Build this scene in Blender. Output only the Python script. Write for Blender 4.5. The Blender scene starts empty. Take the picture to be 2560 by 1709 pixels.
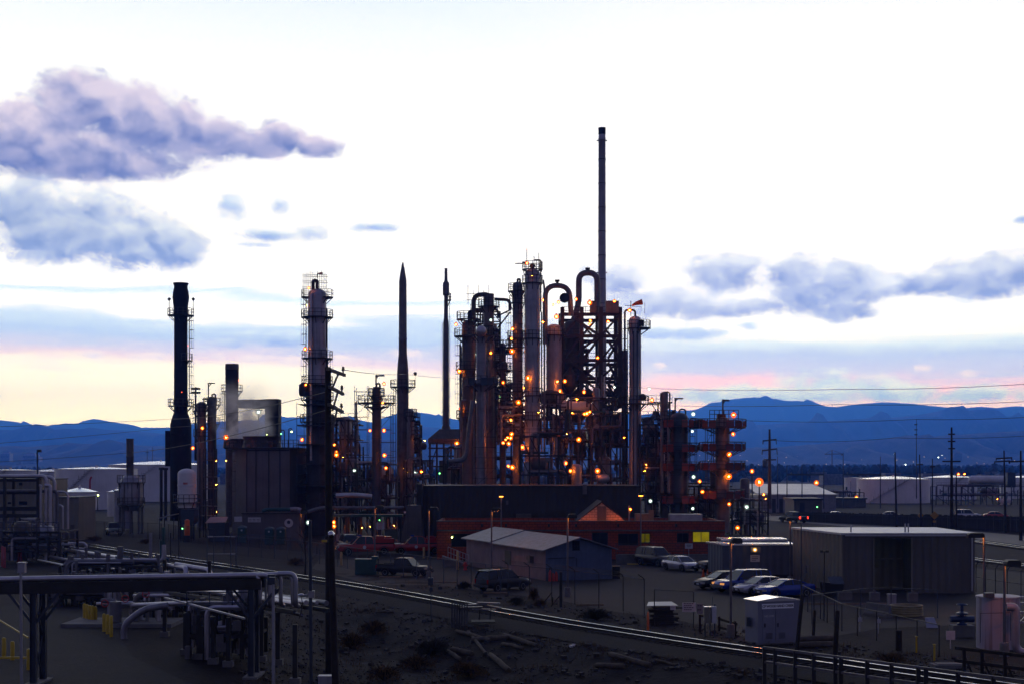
import bpy, bmesh, math, random
from mathutils import Vector, Matrix
random.seed(7)
PI = math.pi
scene = bpy.context.scene
COL = scene.collection
F = 3555.56; HZ = 1172.0; EYE = 10.0; CX = 1280.0     # focal length and horizon of the photograph, metres of eye height

def Xp(px, Y): return (px - CX) * Y / F
def Zp(py, Y): return EYE - (py - HZ) * Y / F
def P(px, py, Y): return Vector((Xp(px, Y), Y, Zp(py, Y)))
def Yg(py, z=0.0): return F * (EYE - z) / (py - HZ)
def G(px, py, z=0.0):
    Y = Yg(py, z)
    return Vector((Xp(px, Y), Y, z))

ROOT = {}
def settag(o, label=None, cat=None, group=None, kind=None):
    if label: o['label'] = label
    if cat: o['category'] = cat
    if group: o['group'] = group
    if kind: o['kind'] = kind
    return o
def thing(name, label, cat, loc=(0, 0, 0), rz=0.0, group=None):
    o = bpy.data.objects.new(name, None); COL.objects.link(o)
    o.empty_display_size = 0.3
    o.location = loc; o.rotation_euler = (0, 0, rz)
    ROOT[o.name] = Vector(loc) if rz == 0 else None
    return settag(o, label, cat, group)
def copy_thing(root, loc, label=None, rz=None, group=None):
    r = root.copy(); COL.objects.link(r); r.location = loc
    if rz is not None: r.rotation_euler = (0, 0, rz)
    if label: r['label'] = label
    if group: r['group'] = group
    ROOT[r.name] = Vector(loc)
    for ch in list(root.children):
        c = ch.copy(); COL.objects.link(c); c.parent = r
        for g in list(ch.children):
            d = g.copy(); COL.objects.link(d); d.parent = c
    return r

def rotz(v, a):
    c, s = math.cos(a), math.sin(a)
    return Vector((v[0]*c - v[1]*s, v[0]*s + v[1]*c, v[2]))

def fillet(pts, rad, seg=5):
    pts = [Vector(p) for p in pts]
    out = [pts[0]]
    for i in range(1, len(pts)-1):
        a, b, c = pts[i-1], pts[i], pts[i+1]
        u = a - b; w = c - b
        lu, lw = u.length, w.length
        if lu < 1e-6 or lw < 1e-6: continue
        u /= lu; w /= lw
        d = min(rad, lu*0.49, lw*0.49)
        p0 = b + u*d; p1 = b + w*d
        for k in range(seg+1):
            t = k/seg
            out.append(p0*(1-t)**2 + b*2*t*(1-t) + p1*t*t)
    out.append(pts[-1])
    return out

class MB:
    def __init__(s): s.v = []; s.f = []
    def add(s, vs, fs):
        o = len(s.v)
        s.v.extend(Vector(v) for v in vs)
        s.f.extend(tuple(i+o for i in f) for f in fs)
    def box(s, c, d, rz=0.0, tilt=None):
        hx, hy, hz = d[0]/2, d[1]/2, d[2]/2
        vs = []
        for z in (-hz, hz):
            for x, y in ((-hx,-hy),(hx,-hy),(hx,hy),(-hx,hy)):
                v = Vector((x, y, z))
                if tilt: v = tilt @ v
                if rz: v = rotz(v, rz)
                vs.append(v + Vector(c))
        s.add(vs, [(3,2,1,0),(4,5,6,7),(0,1,5,4),(1,2,6,5),(2,3,7,6),(3,0,4,7)])
    def box2(s, a, b):
        a, b = Vector(a), Vector(b)
        s.box((a+b)/2, (abs(b.x-a.x), abs(b.y-a.y), abs(b.z-a.z)))
    def bar(s, a, b, w, h=None):
        a, b = Vector(a), Vector(b); h = h or w
        t = b - a
        if t.length < 1e-6: return
        t.normalize()
        up = Vector((0,0,1)) if abs(t.z) < 0.9 else Vector((0,1,0))
        n = t.cross(up).normalized(); m = n.cross(t).normalized()
        vs = []
        for p in (a, b):
            for i, j in ((-1,-1),(1,-1),(1,1),(-1,1)):
                vs.append(p + n*(i*w/2) + m*(j*h/2))
        s.add(vs, [(0,1,2,3),(7,6,5,4),(0,4,5,1),(1,5,6,2),(2,6,7,3),(3,7,4,0)])
    def tube(s, pts, r, n=8, caps=True, closed=False):
        pts = [Vector(p) for p in pts]
        k = len(pts)
        rs = r if isinstance(r, (list, tuple)) else [r]*k
        tang = []
        for i in range(k):
            if closed: t = pts[(i+1) % k] - pts[i-1]
            else: t = pts[min(i+1, k-1)] - pts[max(i-1, 0)]
            tang.append(t.normalized() if t.length > 1e-9 else Vector((0,0,1)))
        up = Vector((0,0,1)) if abs(tang[0].z) < 0.9 else Vector((1,0,0))
        nrm = (up - tang[0]*up.dot(tang[0])).normalized()
        rings = []
        for i in range(k):
            nrm = nrm - tang[i]*nrm.dot(tang[i])
            nrm = nrm.normalized() if nrm.length > 1e-6 else tang[i].orthogonal().normalized()
            b = tang[i].cross(nrm)
            rings.append([pts[i] + (nrm*math.cos(2*PI*j/n) + b*math.sin(2*PI*j/n))*rs[i] for j in range(n)])
        vs = [v for rg in rings for v in rg]; fs = []
        kk = k if closed else k-1
        for i in range(kk):
            a = i*n; c = ((i+1) % k)*n
            for j in range(n):
                fs.append((a+j, a+(j+1) % n, c+(j+1) % n, c+j))
        if caps and not closed:
            fs.append(tuple(range(n-1, -1, -1))); fs.append(tuple((k-1)*n+j for j in range(n)))
        s.add(vs, fs)
    def cyl(s, a, b, r0, r1=None, n=12):
        s.tube([a, b], [r0, r0 if r1 is None else r1], n)
    def lathe(s, c, prof, n=24, M=None):
        c = Vector(c); vs = []; fs = []
        for r, z in prof:
            for j in range(n):
                v = Vector((r*math.cos(2*PI*j/n), r*math.sin(2*PI*j/n), z))
                if M: v = M @ v
                vs.append(c + v)
        m = len(prof)
        for i in range(m-1):
            for j in range(n):
                fs.append((i*n+j, i*n+(j+1) % n, (i+1)*n+(j+1) % n, (i+1)*n+j))
        if prof[0][0] > 1e-4: fs.append(tuple(range(n-1, -1, -1)))
        if prof[-1][0] > 1e-4: fs.append(tuple((m-1)*n+j for j in range(n)))
        s.add(vs, fs)
    def ball(s, c, r, n=12, m=7, sz=1.0):
        prof = [(max(r*math.sin(PI*i/m), 1e-5), -r*sz*math.cos(PI*i/m)) for i in range(m+1)]
        s.lathe(c, prof, n)
    def prism(s, poly, d):
        k = len(poly); d = Vector(d)
        vs = [Vector(p) for p in poly] + [Vector(p)+d for p in poly]
        fs = [tuple(range(k-1, -1, -1)), tuple(range(k, 2*k))]
        for i in range(k): fs.append((i, (i+1) % k, k+(i+1) % k, k+i))
        s.add(vs, fs)
    def quad(s, a, b, c, d): s.add([a, b, c, d], [(0,1,2,3)])
    def build(s, name, mat, parent=None, smooth=False, local=False, loc=None, angle=40, recalc=True):
        me = bpy.data.meshes.new(name)
        root = parent
        while root is not None and root.parent is not None: root = root.parent
        o = bpy.data.objects.new(name, me)
        if parent is None:
            if loc is None:
                xs = [v.x for v in s.v]; ys = [v.y for v in s.v]; zs = [v.z for v in s.v]
                loc = Vector(((min(xs)+max(xs))/2, (min(ys)+max(ys))/2, min(zs)))
            off = Vector(loc); o.location = off
            ROOT[o.name] = off
        else:
            off = Vector((0,0,0)) if local else ROOT.get(root.name, Vector((0,0,0)))
            if off is None: off = Vector((0,0,0))
            o.parent = parent
        me.from_pydata([tuple(v - off) for v in s.v], [], s.f)
        me.materials.append(mat)
        if recalc:
            bm = bmesh.new(); bm.from_mesh(me); bmesh.ops.recalc_face_normals(bm, faces=bm.faces); bm.to_mesh(me); bm.free()
        if smooth:
            for p in me.polygons: p.use_smooth = True
            try: me.set_sharp_from_angle(angle=math.radians(angle))
            except Exception: pass
        me.update()
        COL.objects.link(o)
        return o

# ------------------------------------------------------------------ materials
def s2l(c):
    def f(x): return x/12.92 if x <= 0.04045 else ((x+0.055)/1.055)**2.4
    return tuple(f(x) for x in c)
MATS = {}
def mat(name, col, rough=0.6, metal=0.0, var=0.25, scale=1.5, bump=0.0, streak=0.0, streakcol=(0.05,0.03,0.02), spec=0.5, pattern=None):
    """procedural paint/steel/concrete: noise-broken colour, optional vertical streaks and fine pattern"""
    if name in MATS: return MATS[name]
    m = bpy.data.materials.new(name); m.use_nodes = True
    nt = m.node_tree; N = nt.nodes; L = nt.links
    bs = N['Principled BSDF']
    bs.inputs['Roughness'].default_value = rough
    bs.inputs['Metallic'].default_value = metal
    bs.inputs['Specular IOR Level'].default_value = spec
    tc = N.new('ShaderNodeTexCoord')
    nz = N.new('ShaderNodeTexNoise'); nz.inputs['Scale'].default_value = scale
    nz.inputs['Detail'].default_value = 6; nz.inputs['Roughness'].default_value = 0.62
    L.new(tc.outputs['Object'], nz.inputs['Vector'])
    rp = N.new('ShaderNodeValToRGB')
    lo = tuple(max(0, c*(1-var)) for c in col); hi = tuple(min(1, c*(1+var)) for c in col)
    rp.color_ramp.elements[0].position = 0.3; rp.color_ramp.elements[0].color = (*lo, 1)
    rp.color_ramp.elements[1].position = 0.7; rp.color_ramp.elements[1].color = (*hi, 1)
    L.new(nz.outputs['Fac'], rp.inputs['Fac'])
    out = rp.outputs['Color']
    if streak > 0:
        mp = N.new('ShaderNodeMapping'); mp.inputs['Scale'].default_value = (2.2, 2.2, 0.12)
        L.new(tc.outputs['Object'], mp.inputs['Vector'])
        n2 = N.new('ShaderNodeTexNoise'); n2.inputs['Scale'].default_value = 1.6; n2.inputs['Detail'].default_value = 5
        L.new(mp.outputs['Vector'], n2.inputs['Vector'])
        r2 = N.new('ShaderNodeValToRGB')
        r2.color_ramp.elements[0].position = 0.5; r2.color_ramp.elements[0].color = (0,0,0,1)
        r2.color_ramp.elements[1].position = 0.75; r2.color_ramp.elements[1].color = (streak,streak,streak,1)
        L.new(n2.outputs['Fac'], r2.inputs['Fac'])
        mx = N.new('ShaderNodeMix'); mx.data_type = 'RGBA'
        L.new(r2.outputs['Color'], mx.inputs['Factor'])
        L.new(out, mx.inputs['A']); mx.inputs['B'].default_value = (*streakcol, 1)
        out = mx.outputs['Result']
    if pattern == 'brick':
        bk = N.new('ShaderNodeTexBrick'); bk.inputs['Scale'].default_value = 1.0
        bk.inputs['Brick Width'].default_value = 0.6; bk.inputs['Row Height'].default_value = 0.3
        bk.inputs['Mortar Size'].default_value = 0.035
        mp = N.new('ShaderNodeMapping'); mp.inputs['Rotation'].default_value = (PI/2, 0, 0)
        L.new(tc.outputs['Object'], mp.inputs['Vector']); L.new(mp.outputs['Vector'], bk.inputs['Vector'])
        L.new(out, bk.inputs['Color1']); L.new(out, bk.inputs['Color2'])
        bk.inputs['Mortar'].default_value = tuple(c*0.45 for c in col) + (1,)
        out = bk.outputs['Color']
    if pattern == 'rib':          # corrugated sheet: real bump across the width
        wv = N.new('ShaderNodeTexWave'); wv.inputs['Scale'].default_value = 0.95; wv.inputs['Distortion'].default_value = 0
        wv.bands_direction = 'DIAGONAL'
        mp = N.new('ShaderNodeMapping'); mp.inputs['Scale'].default_value = (1, 1, 0)
        L.new(tc.outputs['Object'], mp.inputs['Vector']); L.new(mp.outputs['Vector'], wv.inputs['Vector'])
        bp = N.new('ShaderNodeBump'); bp.inputs['Strength'].default_value = 0.7; bp.inputs['Distance'].default_value = 0.08
        L.new(wv.outputs['Fac'], bp.inputs['Height']); L.new(bp.outputs['Normal'], bs.inputs['Normal'])
    elif bump > 0:
        bp = N.new('ShaderNodeBump'); bp.inputs['Strength'].default_value = bump; bp.inputs['Distance'].default_value = 0.05
        nb = N.new('ShaderNodeTexNoise'); nb.inputs['Scale'].default_value = scale*6; nb.inputs['Detail'].default_value = 6
        L.new(tc.outputs['Object'], nb.inputs['Vector'])
        L.new(nb.outputs['Fac'], bp.inputs['Height']); L.new(bp.outputs['Normal'], bs.inputs['Normal'])
    L.new(out, bs.inputs['Base Color'])
    MATS[name] = m
    return m
def emat(name, col, strength):
    if name in MATS: return MATS[name]
    m = bpy.data.materials.new(name); m.use_nodes = True
    nt = m.node_tree; nt.nodes.clear()
    o = nt.nodes.new('ShaderNodeOutputMaterial'); e = nt.nodes.new('ShaderNodeEmission')
    e.inputs['Color'].default_value = (*col, 1); e.inputs['Strength'].default_value = strength
    nt.links.new(e.outputs[0], o.inputs['Surface'])
    MATS[name] = m
    return m
def halomat(name, col, strength, alpha):
    """lamp halo added as an emissive globe: lets the burner through and glows a little itself"""
    if name in MATS: return MATS[name]
    m = bpy.data.materials.new(name); m.use_nodes = True
    nt = m.node_tree; nt.nodes.clear()
    o = nt.nodes.new('ShaderNodeOutputMaterial'); e = nt.nodes.new('ShaderNodeEmission')
    t = nt.nodes.new('ShaderNodeBsdfTransparent'); x = nt.nodes.new('ShaderNodeMixShader')
    e.inputs['Color'].default_value = (*col, 1); e.inputs['Strength'].default_value = strength
    x.inputs[0].default_value = alpha
    nt.links.new(t.outputs[0], x.inputs[1]); nt.links.new(e.outputs[0], x.inputs[2]); nt.links.new(x.outputs[0], o.inputs['Surface'])
    MATS[name] = m
    return m

STEEL   = mat('grey_steel', (0.20,0.195,0.23), 0.45, 0.35, 0.3, 0.6, streak=0.5, streakcol=(0.06,0.045,0.04))
STEEL2  = mat('pale_cladding', (0.29,0.285,0.335), 0.42, 0.45, 0.25, 0.5, streak=0.45, streakcol=(0.10,0.08,0.07))
STEEL3  = mat('weathered_steel', (0.115,0.105,0.115), 0.55, 0.3, 0.4, 0.7, streak=0.6, streakcol=(0.04,0.025,0.018))
DARK    = mat('dark_steel', (0.022,0.021,0.024), 0.55, 0.3, 0.4, 1.0)
BLACK   = mat('sooty_black_steel', (0.010,0.009,0.010), 0.75, 0.0, 0.4, 0.5, spec=0.25)
BLUEST  = mat('blue_grey_steel', (0.035,0.045,0.07), 0.5, 0.3, 0.3, 0.8)
BROWNST = mat('brown_weathered_shell', (0.085,0.074,0.070), 0.6, 0.2, 0.35, 0.6, streak=0.6, streakcol=(0.030,0.023,0.020))
GALV    = mat('galvanised_steel', (0.33,0.33,0.37), 0.38, 0.7, 0.2, 1.2)
PIPE    = mat('insulated_pipe_jacket', (0.42,0.40,0.44), 0.36, 0.75, 0.2, 0.8)
PIPED   = mat('dull_pipe_steel', (0.13,0.125,0.14), 0.5, 0.5, 0.3, 0.9)
WHITE   = mat('white_tank_paint', (0.62,0.60,0.62), 0.5, 0.0, 0.12, 0.25, streak=0.25, streakcol=(0.36,0.32,0.30))
WHITER  = mat('white_roof_paint', (0.90,0.90,0.92), 0.16, 0.65, 0.08, 0.4)
CREAM   = mat('cream_cladding', (0.16,0.145,0.115), 0.6, 0.05, 0.15, 0.4, pattern='rib')
BEIGE   = mat('beige_corrugated_sheet', (0.092,0.084,0.077), 0.55, 0.1, 0.15, 0.4, pattern='rib')
COOL    = mat('cooling_tower_panel', (0.10,0.095,0.105), 0.7, 0.0, 0.2, 0.3, streak=0.3, streakcol=(0.05,0.05,0.05))
ORANGE  = mat('orange_red_guard_panel', (0.13,0.014,0.010), 0.5, 0.0, 0.25, 1.0)
TEAL    = mat('teal_painted_steel', (0.012,0.06,0.065), 0.5, 0.1, 0.3, 1.0)
YELLOW  = mat('yellow_safety_paint', (0.45,0.30,0.01), 0.5, 0.0, 0.2, 2.0)
CONC    = mat('concrete', (0.12,0.115,0.115), 0.85, 0.0, 0.25, 1.2, bump=0.3)
WOOD    = mat('creosoted_wood', (0.028,0.022,0.020), 0.85, 0.0, 0.4, 1.5, streak=0.6, streakcol=(0.012,0.010,0.010), spec=0.2)
WOODL   = mat('weathered_log', (0.085,0.070,0.055), 0.85, 0.0, 0.35, 2.0, streak=0.5, streakcol=(0.05,0.04,0.03), spec=0.2)
TYRE    = mat('tyre_rubber', (0.012,0.012,0.013), 0.85, 0.0, 0.2, 4.0, spec=0.3)
RIM     = mat('wheel_alloy', (0.25,0.25,0.27), 0.35, 0.8, 0.2, 4.0)
GLASS   = mat('tinted_glass', (0.010,0.013,0.020), 0.08, 0.0, 0.1, 1.0, spec=0.4)
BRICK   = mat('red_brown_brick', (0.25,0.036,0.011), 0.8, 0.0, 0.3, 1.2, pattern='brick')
BROWNW  = mat('dark_brown_sheet', (0.030,0.024,0.022), 0.7, 0.0, 0.15, 0.5, pattern='rib')
SIGNW   = mat('white_sign_enamel', (0.42,0.42,0.46), 0.5, 0.0, 0.08, 2.0)
LETTER  = mat('black_lettering', (0.01,0.01,0.012), 0.6, 0.0, 0.1, 2.0)
LETTERR = mat('red_lettering', (0.45,0.03,0.03), 0.6, 0.0, 0.1, 2.0)
REDP    = mat('red_vehicle_paint', (0.30,0.012,0.014), 0.3, 0.0, 0.1, 1.0, spec=0.6)
NAVY    = mat('black_vehicle_paint', (0.006,0.007,0.012), 0.30, 0.0, 0.1, 1.0, spec=0.4)
BLUEP   = mat('blue_vehicle_paint', (0.010,0.035,0.26), 0.18, 0.1, 0.1, 1.0, spec=0.7)
SILVER  = mat('silver_vehicle_paint', (0.45,0.43,0.47), 0.22, 0.45, 0.1, 1.0, spec=0.6)
TRAILER = mat('blue_grey_siding', (0.065,0.08,0.115), 0.55, 0.1, 0.15, 0.6, pattern='rib')
PINKW   = mat('pinkish_stucco', (0.17,0.125,0.14), 0.85, 0.0, 0.2, 0.8, streak=0.35, streakcol=(0.09,0.075,0.05), bump=0.2)
BLUEW   = mat('blue_painted_block', (0.075,0.10,0.17), 0.8, 0.0, 0.2, 0.8, streak=0.3, streakcol=(0.05,0.06,0.09), bump=0.2)
TINROOF = mat('rust_streaked_tin', (0.15,0.15,0.18), 0.5, 0.25, 0.25, 1.2, streak=0.9, streakcol=(0.09,0.045,0.035))
RED     = mat('red_safety_paint', (0.42,0.02,0.02), 0.5, 0.0, 0.2, 2.0)
ORNG    = mat('orange_plastic', (0.6,0.10,0.02), 0.55, 0.0, 0.15, 2.0)
GREENP  = mat('dark_green_plastic', (0.012,0.05,0.045), 0.6, 0.0, 0.2, 2.0)
ROOFG   = mat('grey_white_sheet_roof', (0.45,0.45,0.48), 0.42, 0.35, 0.15, 0.4, streak=0.4, streakcol=(0.3,0.3,0.32))
SIGNB   = mat('bright_sign_enamel', (0.80,0.80,0.84), 0.5, 0.0, 0.05, 2.0)
RUST    = mat('rusty_rail_side', (0.030,0.022,0.018), 0.8, 0.1, 0.3, 3.0)
RAILM   = mat('polished_rail', (0.9,0.9,0.93), 0.14, 0.95, 0.15, 3.0)
BULB_O  = emat('sodium_burner', (1.0, 0.20, 0.010), 950)
BULB_W  = emat('mercury_burner', (0.85, 1.0, 0.9), 30)
BULB_G  = emat('green_beacon', (0.15, 1.0, 0.22), 9)
BULB_Y  = emat('lime_lamp', (0.75, 1.0, 0.22), 14)
BULB_R  = emat('red_beacon', (1.0, 0.10, 0.04), 10)
HALO_O = halomat('sodium_halo', (1.0, 0.13, 0.005), 1.7, 0.6)  # bloom round the lamps, put in as emission on an outer ball
HALO_W = halomat('mercury_halo', (0.7, 1.0, 0.85), 0.9, 0.4)
# ------------------------------------------------------------------ camera
cam_d = bpy.data.cameras.new('camera'); cam = bpy.data.objects.new('camera', cam_d); COL.objects.link(cam)
cam.location = (0, 0, EYE); cam.rotation_euler = (PI/2, 0, 0)
cam_d.sensor_width = 36; cam_d.lens = 50; cam_d.shift_y = (HZ - 854.5) / 2560
cam_d.clip_start = 0.5; cam_d.clip_end = 60000
scene.camera = cam
scene.view_settings.view_transform = 'Standard'
scene.view_settings.look = 'None'; scene.view_settings.gamma = 1; scene.view_settings.exposure = 0
scene.cycles.max_bounces = 5; scene.cycles.diffuse_bounces = 2; scene.cycles.glossy_bounces = 2
scene.cycles.transparent_max_bounces = 12; scene.cycles.volume_bounces = 2
scene.cycles.use_denoising = True
scene.cycles.sample_clamp_indirect = 4.0

# ------------------------------------------------------------------ sky (world): Nishita dusk sky, layered glow and procedural clouds by azimuth/elevation
SUN_EL = math.radians(1.5); SUN_AZ = math.radians(4)
def azel(px, py):
    x, z = (px-CX)/F, (HZ-py)/F
    return math.atan2(x, 1), math.asin(z/math.sqrt(1+x*x+z*z))
def elv(py): return math.atan((HZ-py)/F)
w = bpy.data.worlds.new('World'); scene.world = w; w.use_nodes = True
nt = w.node_tree; N = nt.nodes; L = nt.links; N.clear()
def node(t, **kw):
    n = N.new(t)
    for k, v in kw.items(): setattr(n, k, v)
    return n
def mth(op, a, b=None, c=None, clamp=False):
    n = node('ShaderNodeMath', operation=op); n.use_clamp = clamp
    for i, x in enumerate((a, b, c)):
        if x is None: continue
        if hasattr(x, 'is_output'): L.new(x, n.inputs[i])
        else: n.inputs[i].default_value = x
    return n.outputs[0]
def mixc(f, a, b, mode='MIX'):
    n = node('ShaderNodeMix', data_type='RGBA', blend_type=mode)
    for k, x in (('Factor', f), ('A', a), ('B', b)):
        if hasattr(x, 'is_output'): L.new(x, n.inputs[k])
        elif k == 'Factor': n.inputs[k].default_value = x
        else: n.inputs[k].default_value = (*x, 1)
    return n.outputs['Result']
def ramp(fac, stops, interp='LINEAR'):
    n = node('ShaderNodeValToRGB'); cr = n.color_ramp; cr.interpolation = interp
    while len(cr.elements) < len(stops): cr.elements.new(0.5)
    for e, (p, c) in zip(cr.elements, sorted(stops, key=lambda t: t[0])):
        e.position = p; e.color = (*c, 1)
    L.new(fac, n.inputs[0]); return n.outputs[0]
def sstep(x, a, b):
    n = node('ShaderNodeMapRange', interpolation_type='SMOOTHSTEP')
    L.new(x, n.inputs[0]); n.inputs[1].default_value = a; n.inputs[2].default_value = b
    return n.outputs[0]
def comb(x, y, z=0.0):
    n = node('ShaderNodeCombineXYZ')
    for i, q in enumerate((x, y, z)):
        if hasattr(q, 'is_output'): L.new(q, n.inputs[i])
        else: n.inputs[i].default_value = q
    return n.outputs[0]
def noise(vec, scale, detail=7, rough=0.58, dist=0.0):
    n = node('ShaderNodeTexNoise', noise_dimensions='2D'); L.new(vec, n.inputs['Vector'])
    n.inputs['Scale'].default_value = scale; n.inputs['Detail'].default_value = detail
    n.inputs['Roughness'].default_value = rough; n.inputs['Distortion'].default_value = dist
    return n.outputs['Fac']

tc = node('ShaderNodeTexCoord')
sep = node('ShaderNodeSeparateXYZ'); L.new(tc.outputs['Generated'], sep.inputs[0])
az = mth('ARCTAN2', sep.outputs[0], sep.outputs[1]); el = mth('ARCSINE', sep.outputs[2])
q = comb(az, el)
# wispy displacement of the layers
streak_v = comb(mth('MULTIPLY', az, 3.0), mth('MULTIPLY', el, 22.0))
streak = noise(streak_v, 1.6, 6, 0.6, 0.4)
el_d = mth('ADD', el, mth('MULTIPLY', mth('SUBTRACT', streak, 0.5), 0.030))
t_el = mth('DIVIDE', el_d, 0.40, clamp=True)
def lay(stops): return [(max(0, min(1, elv(py)/0.40)), s2l(c)) for py, c in stops]
left = ramp(t_el, lay([(1172,(1,.94,.78)),(1045,(1,.98,.88)),(985,(1,.99,.925)),(935,(1,.985,.90)),(908,(.90,.83,.88)),(880,(.80,.80,.92)),
    (845,(.68,.77,.92)),(812,(.76,.84,.94)),(790,(1,1,1)),(768,(.97,.99,1)),(752,(.80,.88,.94)),(738,(1,1,1)),(600,(1,1,1)),(320,(1,1,1)),(200,(.99,.998,1)),(100,(.965,.988,1)),(0,(.93,.972,1))]))
right = ramp(t_el, lay([(1172,(.98,.86,.86)),(1040,(.99,.87,.86)),(1000,(.93,.84,.88)),(985,(.99,.80,.82)),(968,(.96,.80,.85)),(945,(.76,.78,.93)),
    (905,(.70,.77,.93)),(870,(.82,.89,.96)),(845,(.98,.985,.97)),(815,(1,1,.99)),(600,(1,1,1)),(250,(1,1,1)),(60,(.985,.995,1)),(0,(.97,.985,1))]))
side = sstep(az, -0.05, 0.14)
layers = mixc(side, left, right)

# ---- cloud masses: (px, py, rx, ry, weight) in the direction of the west sky
def masses(lst):
    best = None; shade = None; wsum = None
    for (px, py, rx, ry, wgt) in lst:
        a0, e0 = azel(px, py)
        d = node('ShaderNodeVectorMath', operation='SUBTRACT'); L.new(q, d.inputs[0]); d.inputs[1].default_value = (a0, e0, 0)
        m = node('ShaderNodeVectorMath', operation='MULTIPLY'); L.new(d.outputs[0], m.inputs[0]); m.inputs[1].default_value = (F/rx, F/ry, 0)
        ln = node('ShaderNodeVectorMath', operation='LENGTH'); L.new(m.outputs[0], ln.inputs[0])
        f = mth('MULTIPLY', mth('SUBTRACT', 1.0, ln.outputs['Value']), wgt)
        best = f if best is None else mth('SMOOTH_MAX', best, f, 0.15)
        sp = node('ShaderNodeSeparateXYZ'); L.new(m.outputs[0], sp.inputs[0])
        k = mth('MAXIMUM', f, 0.0)
        sh = mth('MULTIPLY', k, sp.outputs[1])
        shade = sh if shade is None else mth('ADD', shade, sh)
        wsum = k if wsum is None else mth('ADD', wsum, k)
    return best, mth('DIVIDE', shade, mth('ADD', wsum, 0.02))
cv = comb(az, mth('MULTIPLY', el, 1.35))
def puffs(vec, scale, detail=2.0, rough=0.55):
    n = node('ShaderNodeTexVoronoi', feature='SMOOTH_F1', voronoi_dimensions='2D'); n.normalize = True
    L.new(vec, n.inputs['Vector']); n.inputs['Scale'].default_value = scale; n.inputs['Detail'].default_value = detail
    n.inputs['Roughness'].default_value = rough; n.inputs['Smoothness'].default_value = 0.55; n.inputs['Randomness'].default_value = 1.0
    return mth('SUBTRACT', 1.0, n.outputs['Distance'])
wob = noise(cv, 22, 4, 0.6, 0.0)
cvw = comb(mth('ADD', az, mth('MULTIPLY', mth('SUBTRACT', wob, 0.5), 0.035)), mth('ADD', mth('MULTIPLY', el, 1.35), mth('MULTIPLY', mth('SUBTRACT', wob, 0.5), 0.02)))
cvu = node('ShaderNodeVectorMath', operation='ADD'); L.new(cvw, cvu.inputs[0]); cvu.inputs[1].default_value = (0.005, 0.011, 0)
pf = puffs(cvw, 34); pf_up = puffs(cvu.outputs[0], 34, 1.0)
n_fine = noise(cv, 48, 6, 0.68, 0.25)
n_soft = noise(cv, 16, 3, 0.55, 0.2)
relief = mth('SUBTRACT', pf, pf_up)
turb = mth('ADD', mth('ADD', mth('MULTIPLY', mth('SUBTRACT', pf, 0.62), 1.5), mth('MULTIPLY', mth('SUBTRACT', n_fine, 0.5), 1.9)), mth('MULTIPLY', mth('SUBTRACT', n_soft, 0.5), 0.5))
def cloud(base, lst, lit, dark, edge0=0.0, edge1=0.5, turbk=1.0, bias=0.0, shk=0.55, relk=1.5):
    d, sh = masses(lst)
    dens = mth('ADD', mth('ADD', d, 0.12), mth('MULTIPLY', turb, turbk*0.62))
    alpha = mth('MULTIPLY', sstep(dens, edge0, edge1), sstep(d, -0.7, -0.12))
    tone = mth('ADD', mth('ADD', mth('MULTIPLY', sh, shk), mth('MULTIPLY', relief, relk)), 0.5+bias)
    tone = mth('ADD', tone, mth('ADD', mth('MULTIPLY', mth('SUBTRACT', n_soft, 0.5), 0.45), mth('MULTIPLY', mth('SUBTRACT', n_fine, 0.5), 0.38)))
    tone = mth('SUBTRACT', tone, mth('MULTIPLY', sstep(dens, 0.25, 0.95), 0.14), clamp=True)
    col = ramp(tone, [(0.0, s2l(dark)), (0.45, s2l(tuple((a+b)/2 for a, b in zip(lit, dark)))), (1.0, s2l(lit))])
    return mixc(alpha, base, col)
sky = layers
A = [(60,345,190,95,1.25),(200,250,110,75,1.1),(330,300,130,90,1.15),(210,390,290,60,1.2),(430,330,110,80,1.0),(540,350,100,52,1.0),(640,362,90,34,0.9),(705,348,58,42,1.0),(800,368,75,28,0.95)]
sky = cloud(sky, A, (.84,.80,.865), (.41,.45,.645), -0.02, 0.55, 0.85, shk=0.60, bias=0.05)
B = [(60,520,120,70,1.0),(180,560,190,85,1.1),(330,600,150,72,1.05),(430,620,90,60,0.95),(110,610,130,50,0.9)]
sky = cloud(sky, B, (.85,.885,.94), (.50,.575,.76), -0.06, 0.66, 1.0, bias=0.0)
S = [(585,520,38,30,.55),(700,512,26,24,.45),(665,590,75,17,.75),(640,612,50,10,.5),(780,588,40,16,.4),(935,569,62,14,.9),(2560,548,42,12,.8)]
sky = cloud(sky, S, (.76,.84,.94), (.55,.65,.86), 0.0, 0.9, 1.0)
C = [(1810,692,105,52,1.05),(1990,690,100,50,1.0),(2120,692,90,46,1.0),(2060,735,190,46,1.1),(2110,775,90,32,.95),(2290,715,150,32,.9),(2480,690,150,56,1.1),(1680,755,170,46,.75),(1540,705,90,60,.55),(1880,765,160,28,.8)]
sky = cloud(sky, C, (.85,.88,.935), (.50,.565,.745), -0.06, 0.66, 1.0, bias=0.0)
D = [(1640,832,70,17,.85),(1745,834,85,20,.95),(1872,812,40,14,.5),(690,846,120,24,.9),(585,860,70,14,.45)]
sky = cloud(sky, D, (.80,.87,.95), (.57,.67,.88), 0.0, 0.8, 1.0)
E = [(1840,985,190,26,.8),(2080,968,170,42,1.0),(1990,985,260,26,.9),(2250,980,150,30,.85),(2420,985,140,22,.7)]
sky = cloud(sky, E, (.86,.91,.95), (.58,.71,.87), 0.0, 0.75, 1.1, bias=0.06)
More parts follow.
